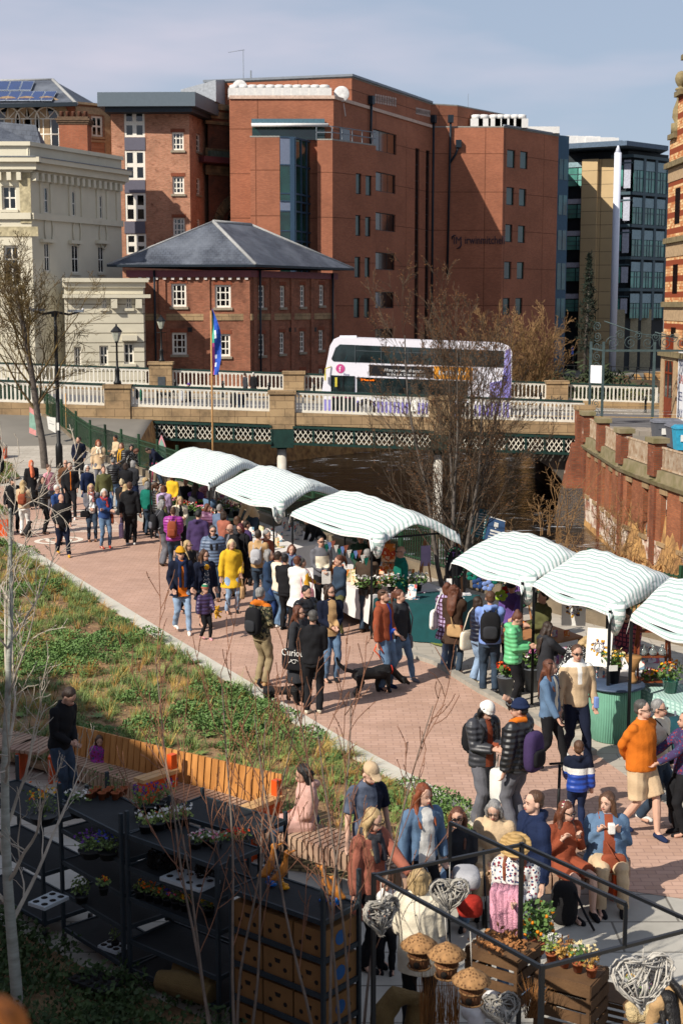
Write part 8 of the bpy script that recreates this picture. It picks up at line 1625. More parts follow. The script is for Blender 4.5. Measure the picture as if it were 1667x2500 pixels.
def easel(label,P,h,bm_,w=.4,bh=.5,shape=0,words=(),rz=0):
 P = Vector(P); t = thing('easel',label,'easel',P); R_ = Matrix.Rotation(rz,3,'Z'); g = MB(); L3 = lambda x,y,z: P + R_ @ Vector((x,y,z))
 [g.beam(L3(x,y,0),L3(x*.15,.02,h),.035,.035) for x,y in ((-w*.5,-.1),(w*.5,-.1),(0,.35))]; g.build('frame',woodt,t); z = h-.1-bh/2; g = MB()
 q = [L3(w/2*math.cos(a),-.06,z+bh/2*math.sin(a)) for a in [i*math.pi/12 for i in range(24)]] if shape else [L3(-w/2,-.06,z-bh/2),L3(w/2,-.06,z-bh/2),L3(w/2,-.06,z+bh/2),L3(-w/2,-.06,z+bh/2)]
 g.ext(q,R_ @ Vector((0,.02,0))); b = g.build('board',bm_,t); rt = R_ @ Vector((1,0,0))
 for k,s in enumerate(words): text('lettering',s,bh*.2,L3(-w*.2,-.065,z+bh*.18-k*bh*.22),rt,(0,0,1),mat('chalk_lilac','9a6fc0',.8),b,.004)
 if shape:
  for cc in ('mint','cream'): g = MB(); [g.ball(L3(w*.44*math.cos(a),-.065,z+bh*.44*math.sin(a)),.022,6) for a in [i*.42+(cc == 'cream')*.2 for i in range(15) if i not in (8,9,10)]]; g.build('leaf_border',cm(cc),b)
 return t
e = G('D',1340,660,.8); easel('small wooden easel with an orange poster on the teal cloth',e+Vector((-.45,.3,0)),.95,cardm[3],.3,.4); easel('small wooden easel with a lilac poster at the right of the teal cloth',e+Vector((.35,.35,0)),.9,cm('lilac'),.22,.45,rz=.3)
ch_m = mat('chalkboard','2a2a2e',.85,var=.1); easel('oval chalkboard on an easel half hidden behind the river tree',G('E',275,880),1.75,ch_m,.5,.72,1,('The','Glass'),-.6); easel('round chalkboard sign with lilac lettering and leafy border',G('E',830,1080),1.6,ch_m,.72,.78,1,('The','Glass','Diner'),.1)
c,P4 = table('wooden table of glass crafts beneath the chalkboard stall',S_[3],.8,woodt,0,.3); prints(16,P4,.8,'small glass craft piece on the chalkboard stall','glass crafts on the chalkboard stall',ms=(2,3,0),size=(.09,.14),name='glass_craft',cat='craft item')
for k,(x,y,c_) in enumerate(((420,470,'teal'),(470,540,'blue'),(520,460,'purple'),(560,560,'periw'),(610,500,'teal'),(650,470,'lgrey'),(680,650,'lime'),(740,600,'red'))):
 p = G('E',x,y,1.45); g = MB(); [g.ball(p+Vector((.07*math.cos(a),0,.07*math.sin(a))),(.06,.012,.045),7) for a in (0,1.3,2.6,3.9,5.2)]; g.tube([p,p+Vector((0,0,.6))],.004,4); T(g.build('glass_ornament',cm(c_),loc=p),f'{["dark teal", "deep blue", "violet", "periwinkle", "sea green", "silver grey", "yellow-green", "red"][k]} glass flower ornament hanging in the chalkboard stall','ornament','hanging glass flower ornaments')
posy('metal bucket of mixed flowers by the striped leggings',G('E',720,1570),.16,[fm['red'],fm['orange']],70,pot=(.15,.36,lead),s=.04); posy('tall galvanised bucket of lilac flowers beside the kerb step',G('E',960,1520),.26,[fm['purple'],fm['white'],fm['pink']],160,pot=(.16,.42,lead),s=.04)
c,P4 = table('white cloth table of greeting cards under the flap',[S_[4][0],S_[4][1],S_[4][2],S_[4][3]],.8,lin_,.72,.12); prints(46,P4,.8,'illustrated greeting card standing on the white stall table','greeting cards on the white stall table',ms=(0,2,4),size=(.17,.23),flat=.1,name='greeting_card',cat='card',v1=.8)
def framed(label,P,w,h,rz,lean_=-.3):
 P = Vector(P); g = MB(); g.box(P,(w,.03,h),rz,rx=lean_); o = T(g.build('framed_print',MATS['white_paper'],loc=P),label,'picture'); R_ = Matrix.Rotation(rz,3,'Z') @ Matrix.Rotation(lean_,3,'X'); g = MB(); n = R_ @ Vector((0,-.018,0)); r = w*.3
 for k in range(40): a = k*.9; q = R_ @ Vector((r*(.8+.25*math.sin(k*3))*math.cos(a),0,r*(.8+.25*math.cos(k*5))*math.sin(a))); g.ball(P+q+n*.9,(.022,.008,.022),5,k % 2)
 g.build('flower_wreath',[cm('plum'),cm('gold')],o); g = MB(); f3 = lambda x,z: P + n*1.4 + R_ @ Vector((x,0,z)); g.tube([f3(r*.62*math.cos(i*.524),r*.62*math.sin(i*.524)) for i in range(13)],.009,5)
 for a in (math.pi/2,-math.pi/2,-math.pi/4,-3*math.pi/4): g.tube([f3(0,0),f3(r*.6*math.cos(a),r*.6*math.sin(a))],.008,5)
 g.build('peace_symbol',cm('lgrey'),o)
framed('white print of a peace symbol in a flower wreath hung at the back',PY('F',425,590,24.6),.42,.58,-.1,0); framed('large white peace symbol print leaning on an easel on the table',PY('F',690,985,21.9)+Vector((0,0,.0)),.4,.6,-.35)
p = G('F',860,1285,.8); g = MB(); g.lathe(p,[(.09,0),(.05,.03),(.04,.08),(.09,.16),(.1,.24),(.05,.32),(.04,.38),(.07,.44)],14); T(g.build('brass_vase',mat('brass','a07820',.3,.9,var=.1),loc=p),'tall brass vase at the corner of the card table','vase')
sp = G('F',1240,1380,.78); t = thing('folding_shelf','three-tier folding wooden shelf with glass jugs on the middle tier','shelf',sp); rd_w = mat('red_wood','6e3519',.6,var=.15,vs=8)
g = MB(); [g.beam(sp+Vector((x,y0,0)),sp+Vector((x*.85,y1,1.05)),.035,.035) for x in (-.27,.27) for y0,y1 in ((-.18,.03),(.28,.08))]; g.build('frame',rd_w,t)
for z,d in ((.08,.34),(.48,.26),(.88,.18)): g = MB(); [g.box(sp+Vector((0,.04-d/2+d*(k+.5)/5,z)),(.56-z*.08,d/5-.012,.02)) for k in range(5)]; g.build('shelf_board',rd_w,t)
for k in range(3): q = sp+Vector((-.15+.15*k,0,.495)); g = MB(); g.lathe(q,[(.05,0),(.065,.04),(.05,.09),(.02,.12),(.03,.17)],12); T(g.build('glass_jug',mat('clear_glass','aab4b4',.05,spec=.9,trans=.7,bump=0,var=0),loc=q),'small clear glass jug on the wooden shelf','jug','glass jugs on the wooden shelf')
c,P4 = table('wooden table with a pale green gingham cloth at the right edge',[Vector((*G('F',*q,.78)[:2],0)) for q in ((1040,1380),(1800,1660),(1900,1440),(1200,1290))],.77,ging,.18,0)
posy('yellow wrapped flowers on the bottom tier of the wooden shelf',sp+Vector((0,0,.1)),.17,[fm['yellow'],fm['orange'],fm['pink']],90,s=.035,h=.14); p = G('F',1430,1450,.78); posy('green glass vase of mixed yellow and orange flowers on gingham',p,.2,[fm['yellow'],fm['orange'],fm['cream']],130,pot=(.13,.2,mat('green_glass','1f5a4a',.1,spec=.9)),s=.03)
p = G('F',835,1930); t = thing('barrel_table','round ribbed sea-green barrel with a slate-blue top','table',p); g = MB(); g.lathe(p,[(.34,0),(.36,.02),(.42,.42),(.41,.8),(.38,.86)],28); g.build('barrel',mat('green_ribbed','5f8f7a',.7,pat='wale',ps=9,var=.08),t); g = MB(); g.lathe(p,[(.46,.86),(.48,.875),(.48,.89),(.46,.9)],28); g.build('table_top',mat('slate_top','3c4a5f',.5),t)
posy('black bucket of eucalyptus and yellow flowers on the barrel',p+Vector((-.02,0,.9)),.2,[fm['yellow'],fm['cream']],120,pot=(.11,.24,black_p),s=.03); q = p+Vector((.28,-.02,.9)); g = MB(); g.lathe(q,[(.02,.16),(.14,.42),(.13,.44)],10); g.lathe(q,[(.05,0),(.08,.06),(.03,.15),(.04,.18)],10); T(g.build('wrapped_bouquet',mat('brown_wrap','9c7448',.8),loc=q),'brown paper wrapped bouquet standing in a glass vase on the barrel','bouquet')
g = MB(); q = p+Vector((-.06,-.17,1.18)); g.box(q,(.14,.01,.09),.2); T(g.build('price_card',MATS['white_paper'],loc=q),'white price card on the bouquet in the black bucket','card')
posy('pile of orange and pink flowers on the ground left of the barrel',G('F',640,1640),.32,[fm['orange'],fm['pink'],fm['yellow']],170,pot=(.18,.3,black_p),s=.045)
p = G('G',1560,880); t = thing('pushchair','dark teal three-wheeled pushchair cut off by the right edge','pushchair',p); g = rbox(p+Vector((.05,.35,.85)),(.42,.75,.55),.6); g.build('hood',mat('teal_fabric','0f3a42',.85),t); g = MB(); g.tube([p+Vector((-.25,-.1,.2)),p+Vector((.05,.5,.6)),p+Vector((.1,1.0,1.05))],.016,6); g.tube([p+Vector((-.1,-.3,.15)),p+Vector((-.2,.3,.55))],.016,6); g.build('frame',lead,t)
for q in ((-.28,.25,.13),(-.12,.75,.15),(.05,-.25,.16)):
 c = p+Vector(q); g = MB(); r = q[2]; g.tube([c+Vector((0,r*math.cos(a),r*math.sin(a))) for a in [i*math.pi/8 for i in range(17)]],.022,6); g.tube([c+Vector((-.02,0,0)),c+Vector((.02,0,0))],r*.75,10); g.build('wheel',blk,t)
h = G('G',735,600,.88); b_ = Vector((h.x-.04,h.y-.18,.1)); t = thing('scooter','black child scooter with a turquoise clamp held by the child','scooter',(b_.x,b_.y,0)); g = MB(); g.tube([b_,h],.02,8); g.tube([h+Vector((-.14,-.03,.02)),h+Vector((.16,.03,.02))],.018,6); g.build('stem',blk,t); g = MB(); k = b_.lerp(h,.12); g.tube([k,k.lerp(h,.1)],.032,8); g.build('clamp',mat('turquoise','1497b0',.4),t)
g = MB(); g.beam(b_,b_+Vector((.45,.25,-.02)),.1,.025); [g.tube([q+Vector((-.012,0,0)),q+Vector((.012,0,0))],.06,12) for q in (b_+Vector((0,0,-.04)),b_+Vector((.48,.27,-.04)))]; g.build('deck',blk,t)
p = G('A',1430,545); t = thing('stool','bright pink metal stool beside the far canopy','stool',p); g = MB(); g.box(p+Vector((0,0,.7)),(.4,.36,.03)); g.build('seat',mat('pink_metal','c23a6a',.5),t); [MB().tube([p+Vector((x,y,0)),p+Vector((x*.7,y*.7,.7))],.015,6).build('leg',MATS['pink_metal'],t) for x in (-.18,.18) for y in (-.16,.16)]
p = G('A',1480,520); g = MB(); q = [p+Vector((.22*math.sin(math.pi*v)*s_,0,1.75*v)) for s_,vs_ in ((-1,[i/9 for i in range(10)]),(1,[i/9 for i in range(8,0,-1)])) for v in vs_]; g.ext(q,(0,.03,0)); o = T(g.build('leaf_sign',cm('pink'),loc=p),'tall pink and green leaf-shaped sign left of the far canopy','sign'); g = MB(); cc = p+Vector((0,0,.9)); g.ext([cc+(v-cc)*.82+Vector((0,-.005,0)) for v in q],(0,-.004,0)); g.build('green_face',MATS['poster_green'],o)
# ================================================================ PLANT TROLLEYS AND MARKET FRAME IN FRONT
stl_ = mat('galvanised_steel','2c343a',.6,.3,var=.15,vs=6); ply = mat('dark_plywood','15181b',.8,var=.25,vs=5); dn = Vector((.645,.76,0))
def trolley(label,a,b,zs,H,dep=.58):
 a,b = Vector((*a,0)),Vector((*b,0)); t = thing('plant_trolley',label,'trolley',a); n = Vector((-(b-a).y,(b-a).x,0)).normalized()*dep
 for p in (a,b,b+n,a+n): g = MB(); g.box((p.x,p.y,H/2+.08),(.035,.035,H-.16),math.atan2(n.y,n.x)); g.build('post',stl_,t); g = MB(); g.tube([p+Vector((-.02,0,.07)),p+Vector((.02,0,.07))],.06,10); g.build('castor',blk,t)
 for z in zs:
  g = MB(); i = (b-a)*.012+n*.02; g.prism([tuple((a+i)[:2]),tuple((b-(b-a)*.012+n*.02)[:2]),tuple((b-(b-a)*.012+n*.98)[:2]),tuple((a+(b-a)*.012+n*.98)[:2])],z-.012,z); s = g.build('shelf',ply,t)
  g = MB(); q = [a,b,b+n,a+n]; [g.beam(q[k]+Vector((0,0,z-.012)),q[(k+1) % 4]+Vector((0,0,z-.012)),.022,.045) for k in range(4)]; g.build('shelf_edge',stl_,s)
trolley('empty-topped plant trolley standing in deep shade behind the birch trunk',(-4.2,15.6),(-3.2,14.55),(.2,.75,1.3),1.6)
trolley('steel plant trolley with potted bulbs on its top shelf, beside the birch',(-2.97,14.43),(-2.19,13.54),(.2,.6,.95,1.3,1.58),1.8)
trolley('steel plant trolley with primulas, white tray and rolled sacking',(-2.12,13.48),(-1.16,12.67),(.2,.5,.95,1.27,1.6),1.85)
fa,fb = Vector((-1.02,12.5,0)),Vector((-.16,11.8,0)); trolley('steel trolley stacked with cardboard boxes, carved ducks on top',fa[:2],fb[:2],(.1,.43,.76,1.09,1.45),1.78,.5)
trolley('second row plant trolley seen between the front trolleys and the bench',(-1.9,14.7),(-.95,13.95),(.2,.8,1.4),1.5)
card = mat('cardboard','75532f',.85,var=.12,vs=5); hol = mat('hand_hole','17110c',.9); fn = Vector((-(fb-fa).y,(fb-fa).x,0)).normalized(); an_ = math.atan2((fb-fa).y,(fb-fa).x); RW = ('bottom','third','second','top')
def cbox(c,w,d,h,lb,side=0):
 g = MB(); g.box(c+Vector((0,0,h/2)),(w,d,h),an_); o = T(g.build('cardboard_box',card,loc=c),lb,'box','cardboard boxes on the trolley'); g = MB(); u = (fb-fa).normalized(); F_ = c-fn*(d/2+.001); hole = lambda f0,x,z,r,uu,nn,m_=0: g.ext([f0+uu*(x+r*math.cos(k))+Vector((0,0,z+r*math.sin(k))) for k in [i*.628 for i in range(10)]],nn*.003,m_)
 [hole(F_,x,z,.022,u,-fn) for x,z in ((-.09,h*.35),(.09,h*.35))]; g.ext([F_+Vector((0,0,h*.62))+u*x+Vector((0,0,z)) for x,z in ((-.035,.02),(.035,.02),(.025,-.02),(-.025,-.02))],-fn*.003)
 if side: S_0 = c+u*(w/2+.001); hole(S_0,.0,h*.5,.07,fn,u,1); hole(S_0,.13,h*.4,.022,fn,u*1.2)
 g.build('print',[hol,mat('box_blue','1d4a7a',.8)],o)
for r,z in enumerate((.1,.43,.76,1.09)):
 for k in range(3): cbox(fa.lerp(fb,(k+.5)/3)+fn*.25+Vector((0,0,z+.003)),.345,.46,.25,('closed brown cardboard box on the %s shelf of the box trolley' % RW[r]) if k < 2 else 'brown cardboard box with a blue oval print at the right end, %s shelf' % RW[r],k == 2)
def g1(z,x,y,h): return G(z,x,y,h)
for k in range(9): posy('budding bulb in a small terracotta pot on the shaded trolley',g1('K',610+30*k,845-6*(k % 3)*3,1.58),.05,[],8,pot=(.045,.08,terra),h=.24,s=.012,group='budding bulbs in terracotta pots');
for i,(z,x,y,h,r,cs,n,lb,gr,hh) in enumerate([('K',960+65*(k % 4),960-22*(k % 4)-25*(k//4),1.6,.09,['purple'],34,'pot of purple pompom flowers at the trolley top','pots of purple pompom flowers',.2) for k in range(5)] + [('K',1000+85*k,1070-18*k,1.6,.1,['white'],60,'pot of silvery foliage in the tray on the trolley top','pots of silvery foliage',.12) for k in range(4)] +
 [('K',1340+70*k,1190-20*(k % 2),1.58,.08,['pink','white'],40,'pot of pink and white daisies at the shelf corner','pots of daisies',.08) for k in range(3)] + [('H',30+75*k,840-12*k,1.5,.09,[('pink','white'),('white','red'),('red','orange'),('orange','red')][k],46,['pink','white','red','orange'][k]+' double daisies in a pot beside the bench arm','row of daisy pots by the bench arm',.09) for k in range(4)] +
 [('L',960+62*k,395+18*k,.95,.075,[('red','yellow'),('orange',),('orange',),('blue','purple'),('pink','red'),('orange','yellow')][k],30,['red and yellow','first bright orange','second bright orange','blue-violet','crimson pink','amber'][k]+' primula pot on the shaded shelf','primula pots on the shaded shelf',.08) for k in range(6)] +
 [('L',710,375,.95,.07,('yellow','red'),30,'yellow and red primula in a pale tray on the left trolley',None,.08),('L',1430,520,.95,.08,('red','yellow'),40,'red and yellow primulas at the right end of the shelf',None,.1),('L',620,120,1.27,.16,('purple',),90,'clump of dark violet pansies on the shaded shelf',None,.16),('L',740,130,1.27,.14,('blue',),80,'dark green leafy pots at the shelf end',None,.18),('K',300,1000,1.3,.2,('yellow','orange'),120,'variegated yellow shrub on the left trolleys',None,.3),('K',540,960,1.4,.14,('white',),90,'white-flowered plants behind the tall post',None,.2),('L',560,430,.6,.1,(),90,'small dark conifer pot on the left trolley',None,.2),('L',790,740,.2,.06,(),20,'single bulb left in a white tray on the bottom shelf',None,.18),('J',600,1420,1.0,.12,('yellow',),60,'yellow flowers in a wicker pot on the crate',None,.14),('J',1270,1660,1.0,.09,('purple','yellow'),40,'purple pansy tucked into the woolly planter',None,.08),('J',1140,1590,1.0,.06,('yellow',),24,'yellow primrose behind the white heart',None,.08)]):
 posy(lb,g1(z,x,y,h),r,[fm[c] for c in cs],n,pot=(r*.75,.08,black_p),group=gr,h=hh,s=.018,leafm='strap_leaf' if 'silver' not in lb else 'fine_grass')
def tray(label,z,x,y,h,n,m,d,rz,gr=None):
 c = g1(z,x,y,h); g = MB(); g.box(c+Vector((0,0,.02)),(d[0],d[1],.035),rz); R_ = Matrix.Rotation(rz,3,'Z'); o = T(g.build('plant_tray',m,loc=c),label,'tray',gr); g = MB()
 for i in range(n[0]):
  for j in range(n[1]): q = c+R_ @ Vector((d[0]*((i+.5)/n[0]-.5),d[1]*((j+.5)/n[1]-.5),.038)); g.lathe(q,[(.03,.0),(.036,.002)],10)
 g.build('cell',hol,o)
wtr = mat('white_tray','a5acb0',.5,var=.05); tray('white moulded plastic plant tray on the third shelf','L',1300,290,1.27,(4,2),wtr,(.52,.3),-.65); tray('white six-hole tray on the left-hand trolley','L',335,430,.75,(2,3),wtr,(.24,.34),-.6); tray('white tray holding a single bulb on the bottom shelf','L',775,745,.2,(3,2),wtr,(.26,.18),-.6)
tray('black plant tray dropped among the dark undergrowth','L',660,980,.15,(5,3),black_p,(.5,.3),-.6)
sack = mat('burlap','63502f',.95,var=.15,vs=8,bump=.8,bs=90)
def solidthing(name,lb,cat,g,m,v,c,fold=.006): o = solid(name,g,v,m,loc=c,fold=fold); g0 = [Vector(q)-c for q in g.v]; o.data.vertices.foreach_set('co',[k for q in g0 for k in q]); T(o,lb,cat); return o
a,b = g1('L',1090,960,.27),g1('L',1460,1060,.27); g = MB(); g.tube([a,a.lerp(b,.5)+Vector((0,0,.02)),b],[.11,.13,.12],12); g.tube([a+Vector((.15,.1,.1)),b+Vector((0,.1,.1))],[.07,.09],10); solidthing('sacking_roll','rolled brown burlap sacking on the bottom shelf','sacking',g,sack,.012,a)
c = g1('I',400,1560,.75); g = MB(); g.tube([c+Vector((-.14,0,-.3)),c+Vector((-.12,0,.0)),c+Vector((0,.02,.16)),c+Vector((.18,.05,.12)),c+Vector((.16,.05,-.3))],[.1,.11,.1,.09,.12],12); solidthing('burlap_sack','folded tan burlap sack draped at the foot of the frame','sacking',g,sack,.012,c)
c = g1('I',960,1530,.75); g = MB(); [g.ball(c+Vector((RD.uniform(-.16,.16),RD.uniform(-.08,.08),RD.uniform(-.1,.1))),(.08,.07,.06),9) for _ in range(9)]; solidthing('white_cloth','crumpled white cloth bundle below the birdhouses','cloth',g,lin_,.011,c,.014)
for k,(x,y) in enumerate(((1090,130),(1210,150),(1420,200))):
 c = g1('L',x,y,1.35); g = MB(); [g.tube([c+(Quaternion(rv(RD).normalized(),1) @ Vector((.13*math.cos(i*.7),.13*math.sin(i*.7),0))) for i in range(10)],.006,4) for _ in range(10)]; T(g.build('wicker_ball',mat('black_wicker','17120e',.9),loc=c),['dark wicker ball nearest the steel post','second dark wicker ball along the shelf','dark wicker ball at the right end of the shelf'][k],'ornament','dark wicker balls')
dw_ = mat('carved_wood','b5752c',.45,col2='8f5520',vs=3,bump=.2); bbt = mat('blue_boots','0f5fae',.3); ybt = mat('yellow_boots','c98a12',.4)
for k,(x,y,f_,bt_) in enumerate(((440,1070,.4,bbt),(530,1090,.2,bbt),(835,1180,2.6,bbt),(905,1200,2.9,bbt))):
 c = g1('H',x,y,1.455); R_ = Matrix.Rotation(f_,3,'Z'); L3 = lambda p: c + R_ @ Vector(p); g = MB(); s_ = (.36,.33,.3,.24)[k]/.3
 g.tube([L3(Vector(p)*s_) for p in ((-.1,0,.09),(-.04,0,.1),(.01,0,.16),(.03,0,.24),(.035,0,.3))],[.012,.042,.048,.024,.02],10); g.ball(L3(Vector((.045,0,.31))*s_),.03*s_,9); g.tube([L3(Vector((.06,0,.31))*s_),L3(Vector((.12,0,.33))*s_)],[.016,.008],7)
 o = solidthing('carved_duck',['tallest carved wooden duck looking up, back of the pair','carved wooden duck with yellow feet, front of the left pair','carved wooden duck bending forward on the box trolley','smallest carved wooden duck at the trolley corner'][k],'ornament',g,dw_,.007,c,0); T(o,group='carved wooden ducks'); g = MB(); [g.ball(R_ @ Vector((.02,y_,.02)),(.045,.022,.022),8) for y_ in (-.03,.03)]; [g.tube([R_ @ Vector((0,y_,.03)),R_ @ Vector((0,y_,.08))],.014,6) for y_ in (-.03,.03)]; w = g.build('boots',ybt if k == 1 else bt_,None,uv=False); w.parent = o
A_,B_,C_ = (G('s',*p,2.1) for p in ((912,2137),(1322,2362),(1273,2062))); D_ = B_ + (C_-A_); bs = mat('black_steel','0e1013',.35,bump=0,spec=.6); t = thing('bare_stall','bare black steel frame of an uncovered market stall in the foreground','stall',(A_.x,A_.y,0)); dz_ = Vector((0,0,2.1))
for p in (A_,B_,C_,D_): g = MB(); g.box((p.x,p.y,1.06),(.034,.034,2.12),.4); g.build('post',bs,t)
m1,m2 = (A_+C_)/2,(B_+D_)/2; up_ = Vector((0,0,.33))
for a,b in ((A_,B_),(A_,C_),(B_,D_),(C_,D_),(m1+up_,m2+up_),(m1,m1+up_),(m2,m2+up_)): g = MB(); g.beam(a,b,.028,.028); g.build('bar',bs,t)
wk = mat('white_willow','b5b0a7',.85,var=.2,vs=9,bump=0); gk = mat('grey_willow','98938a',.85,var=.3,vs=9,bump=0)
def heart(lb,P,w,rz,m,seed,hang=None,tilt=0):
 r = random.Random(seed); P = Vector(P); t = thing('wicker_heart',lb,'ornament',P,'wicker hearts'); R_ = Matrix.Rotation(rz,3,'Z') @ Matrix.Rotation(tilt,3,'X'); hp = lambda a,k=1,y=0: P + R_ @ Vector((w*.031*k*16*math.sin(a)**3,y,w*.031*k*(13*math.cos(a)-5*math.cos(2*a)-2*math.cos(3*a)-math.cos(4*a)))); g = MB()
 for _ in range(9): g.tube([hp(i*math.pi/16,r.uniform(.93,1.06),r.uniform(-.03,.03)) for i in range(33)],.0075,4,cap=False)
 for _ in range(64): a,b = r.uniform(0,6.28),r.uniform(0,6.28); y_ = r.choice((-.05,.05)); p,q = hp(a,.97,0),hp(b,.97,0); g.tube([p,p.lerp(q,.5)+R_ @ Vector((0,y_,0)),q],.006,4)
 g.build('willow',m,t)
 if hang: g = MB(); g.tube([hp(0,.9),Vector(hang)],.004,4); g.build('string',wk,t)
hg = lambda a,b,k,dz=2.1: a.lerp(b,k)
pA,pM = hg(A_,B_,.05),hg(A_,C_,.5); heart('grey-white wicker heart hanging left of the quilted coat',(pA.x,pA.y,PY('I',300,900,pA.y).z),.36,.7,gk,1,pA); heart('grey wicker heart in front of the head of the quilted coat wearer',(pM.x,pM.y,PY('I',715,760,pM.y).z),.34,.15,gk,2,pM)
pB = hg(B_,D_,.62); heart('large white wicker heart hanging at the right of the frame',(pB.x,pB.y,PY('J',985,1480,pB.y).z),.5,.25,wk,3,pB); heart('brown-grey wicker heart lying low under the birdhouses',G('I',1090,1520,1.0),.34,.3,gk,5,None,-.9)
bam = mat('woven_bamboo','8f6b45',.85,var=.3,vs=30,pat='spots',pc='5a3d24',ps=38); bkb = mat('bark_strips','5d3b22',.9,var=.3,vs=14,pat='wale',ps=14)
for k,(x,y,u) in enumerate(((550,1090,.3),(730,1150,.46),(893,1320,.61))):
 h_ = hg(A_,B_,u); P_ = PY('I',x,y,h_.y+.02); P_ = Vector((P_.x,h_.y+.02,P_.z-.2)); t = thing('birdhouse',['round woven birdhouse, left of the three on the frame','round woven birdhouse, middle and widest of the three','round woven birdhouse, lowest and furthest right of the three'][k],'birdhouse',P_,'woven birdhouses hanging from the frame'); g = MB(); g.lathe(P_,[(.075,0),(.088,.08),(.095,.19)],16); g.build('body',bkb,t); g = MB(); g.lathe(P_,[(.15,.175),(.155,.185),(.1,.235),(.03,.275),(.012,.29)],18); g.build('roof',bam,t)
 g = MB(); [g.tube([P_+Vector((.093*math.cos(a),.093*math.sin(a),z)) for a in [i*.524 for i in range(13)]],.008,5) for z in (.01,.1)]; g.build('hoop',bam,t); g = MB(); d = Vector((-.3,-.95,0)); g.tube([P_+d*.085+Vector((0,0,.055)),P_+d*.098+Vector((0,0,.055))],.026,12); g.build('entrance',hol,t); g = MB(); g.tube([P_+Vector((0,0,.28)),h_],.004,4); g.build('string',wk,t)
crw = mat('crate_wood','5f452c',.8,col2='44301e',vs=3,bump=.3,bs=30)
def crate(lb,c,d,rz):
 R_ = Matrix.Rotation(rz,3,'Z'); t = thing('wooden_crate',lb,'crate',c); c = Vector(c)
 for s_,ax in ((1,0),(-1,0),(1,1),(-1,1)):
  g = MB(); n = 4
  for k in range(n): z = d[2]*(k+.5)/n; q = c + R_ @ Vector((0 if ax == 0 else s_*d[0]/2,s_*d[1]/2 if ax == 0 else 0,z)); g.box(q,(d[0] if ax == 0 else .014,.014 if ax == 0 else d[1],d[2]/n-.03),rz)
  g.build('side',crw,t)
 g = MB(); [g.box(c + R_ @ Vector((x*d[0]/2*.93,y*d[1]/2*.93,d[2]/2)),(.03,.03,d[2]),rz) for x in (-1,1) for y in (-1,1)]; g.box(c+Vector((0,0,d[2]*.98)),(d[0]*.98,d[1]*.98,.012),rz); g.build('corner_batten',crw,t)
crate('large slatted wooden crate topped with dried seed heads',G('s',1225,2425,.72),(.52,.42,.46),-.62)
crate('slatted wooden crate behind the near frame post',G('s',1392,2500,.68),(.5,.42,.5),-.55)
for k in range(4): posy(['sprig of grey-green foliage at the back of the right-hand crate','russet dried flowers on the right-hand crate','small ivy pot at the front of the right-hand crate','pale dried grasses on the right-hand crate'][k],G('s',1392,2500,.68)+Vector((-.16+.1*k,.12-.09*k,.51)),.08,[fm[('white','brown','cream','cream')[k]]],60,pot=(.05,.08,terra),h=.16,s=.018,leafm=('fine_grass','ochre_grass','leafy_green','ochre_grass')[k])
crate('low wooden crate at the bottom under the woolly planter',G('J',1080,1830,.6),(.55,.35,.25),-.5)
V_ = Blades(); c = G('s',1225,2425,.72)+Vector((0,0,.47)); [V_.leaf(c+Vector((RD.gauss(0,.11),RD.gauss(0,.1),abs(RD.gauss(0,.03)))),RD,RD.uniform(.015,.035)) for _ in range(260)]; V_.build('dried_seed_heads',mat('dry_pods','8f6038',.9,var=.3),'heap of dried brown seed heads on the large crate','seed heads')
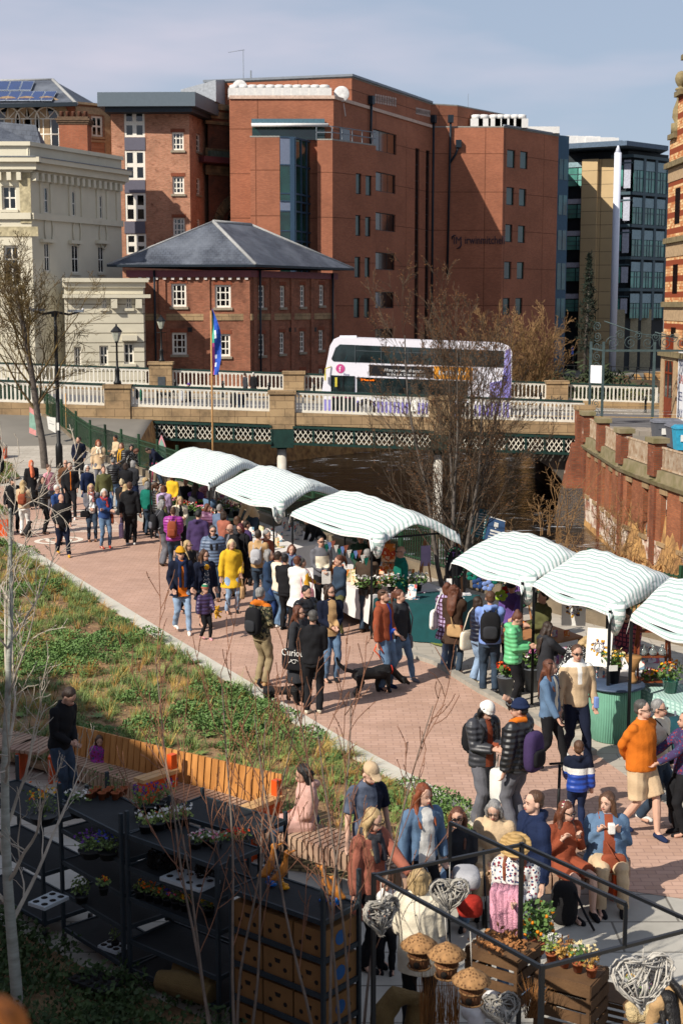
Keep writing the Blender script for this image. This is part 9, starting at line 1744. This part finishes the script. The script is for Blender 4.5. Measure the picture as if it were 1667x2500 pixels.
kq = G('J',370,1260,1.0); posy('kumquat bush with small orange fruit in front of the jeans',kq,.15,[],330,cat='plant',name='kumquat_bush',pot=(.09,.12,terra),h=.36,s=.026,leafm='leafy_green'); g = MB(); [g.ball(kq+Vector((.14*math.cos(k*2.4),.14*math.sin(k*2.4),.2+.02*(k % 12))),.017,7) for k in range(22)]; o = g.build('fruit',mat('kumquat','d07808',.4,bump=0),loc=kq); o.parent = [q for q in COL.objects if q.name.startswith('kumquat_bush')][0]; o.location = (0,0,0)
c = G('J',1230,1740,.95); g = MB(); [g.ball(c+Vector((RD.uniform(-.17,.17),RD.uniform(-.07,.07),RD.uniform(-.05,.05))),(.07,.06,.05),9) for _ in range(10)]; solidthing('woolly_planter','shaggy cream woolly planter at the bottom right','planter',g,mat('cream_wool','b39f78',.95,var=.2,vs=20,bump=1,bs=60),.01,c,.012)
TW = Blades(); [TW.blade(G('I',640+RD.uniform(-90,170),1620,.8)+Vector((0,RD.uniform(-.1,.1),0)),(RD.gauss(0,.12),RD.gauss(0,.12),1),RD.uniform(.25,.6),.004,.05,2) for _ in range(170)]; [TW.blade(G('J',330+RD.gauss(0,30),1800,.9),(RD.gauss(0,.2),RD.gauss(0,.2),1),RD.uniform(.2,.5),.004,.3,2) for _ in range(130)]; TW.build('dried_twigs',mat('dry_twigs','7b5128',.9),'bundles of dried reeds and twigs under the birdhouses','twigs')
p = G('J',590,1030); g = rbox(p+Vector((0,0,.25)),(.3,.2,.5),.6,rz=-.3); o = T(g.build('backpack',cm('leather'),loc=p,uv=False),'black leather backpack standing on the slabs beside the bench','backpack'); g = MB(); g.tube([p+Vector((.1,-.1,.42)),p+Vector((.2,-.18,.2)),p+Vector((.3,-.2,.02))],.014,6); g.build('strap',cm('black'),o)
p = G('I',860,1060); t = thing('pushchair','grey pushchair with a red seat beyond the quilted coat','pushchair',p); g = rbox(p+Vector((.0,.1,.66)),(.3,.42,.2),.6); g.build('hood',cm('lgrey'),t,uv=False); g = rbox(p+Vector((.02,-.1,.42)),(.28,.3,.2),.6); g.build('seat',cm('red'),t,uv=False); g = MB(); [g.tube([p+Vector((x,-.2,.1)),p+Vector((x,.3,.9))],.014,6) for x in (-.2,.2)]; [g.tube([p+Vector((x-.02,y,.1)),p+Vector((x+.02,y,.1))],.1,12) for x in (-.22,.22) for y in (-.3,.3)]; g.build('frame',blk,t)
finish()
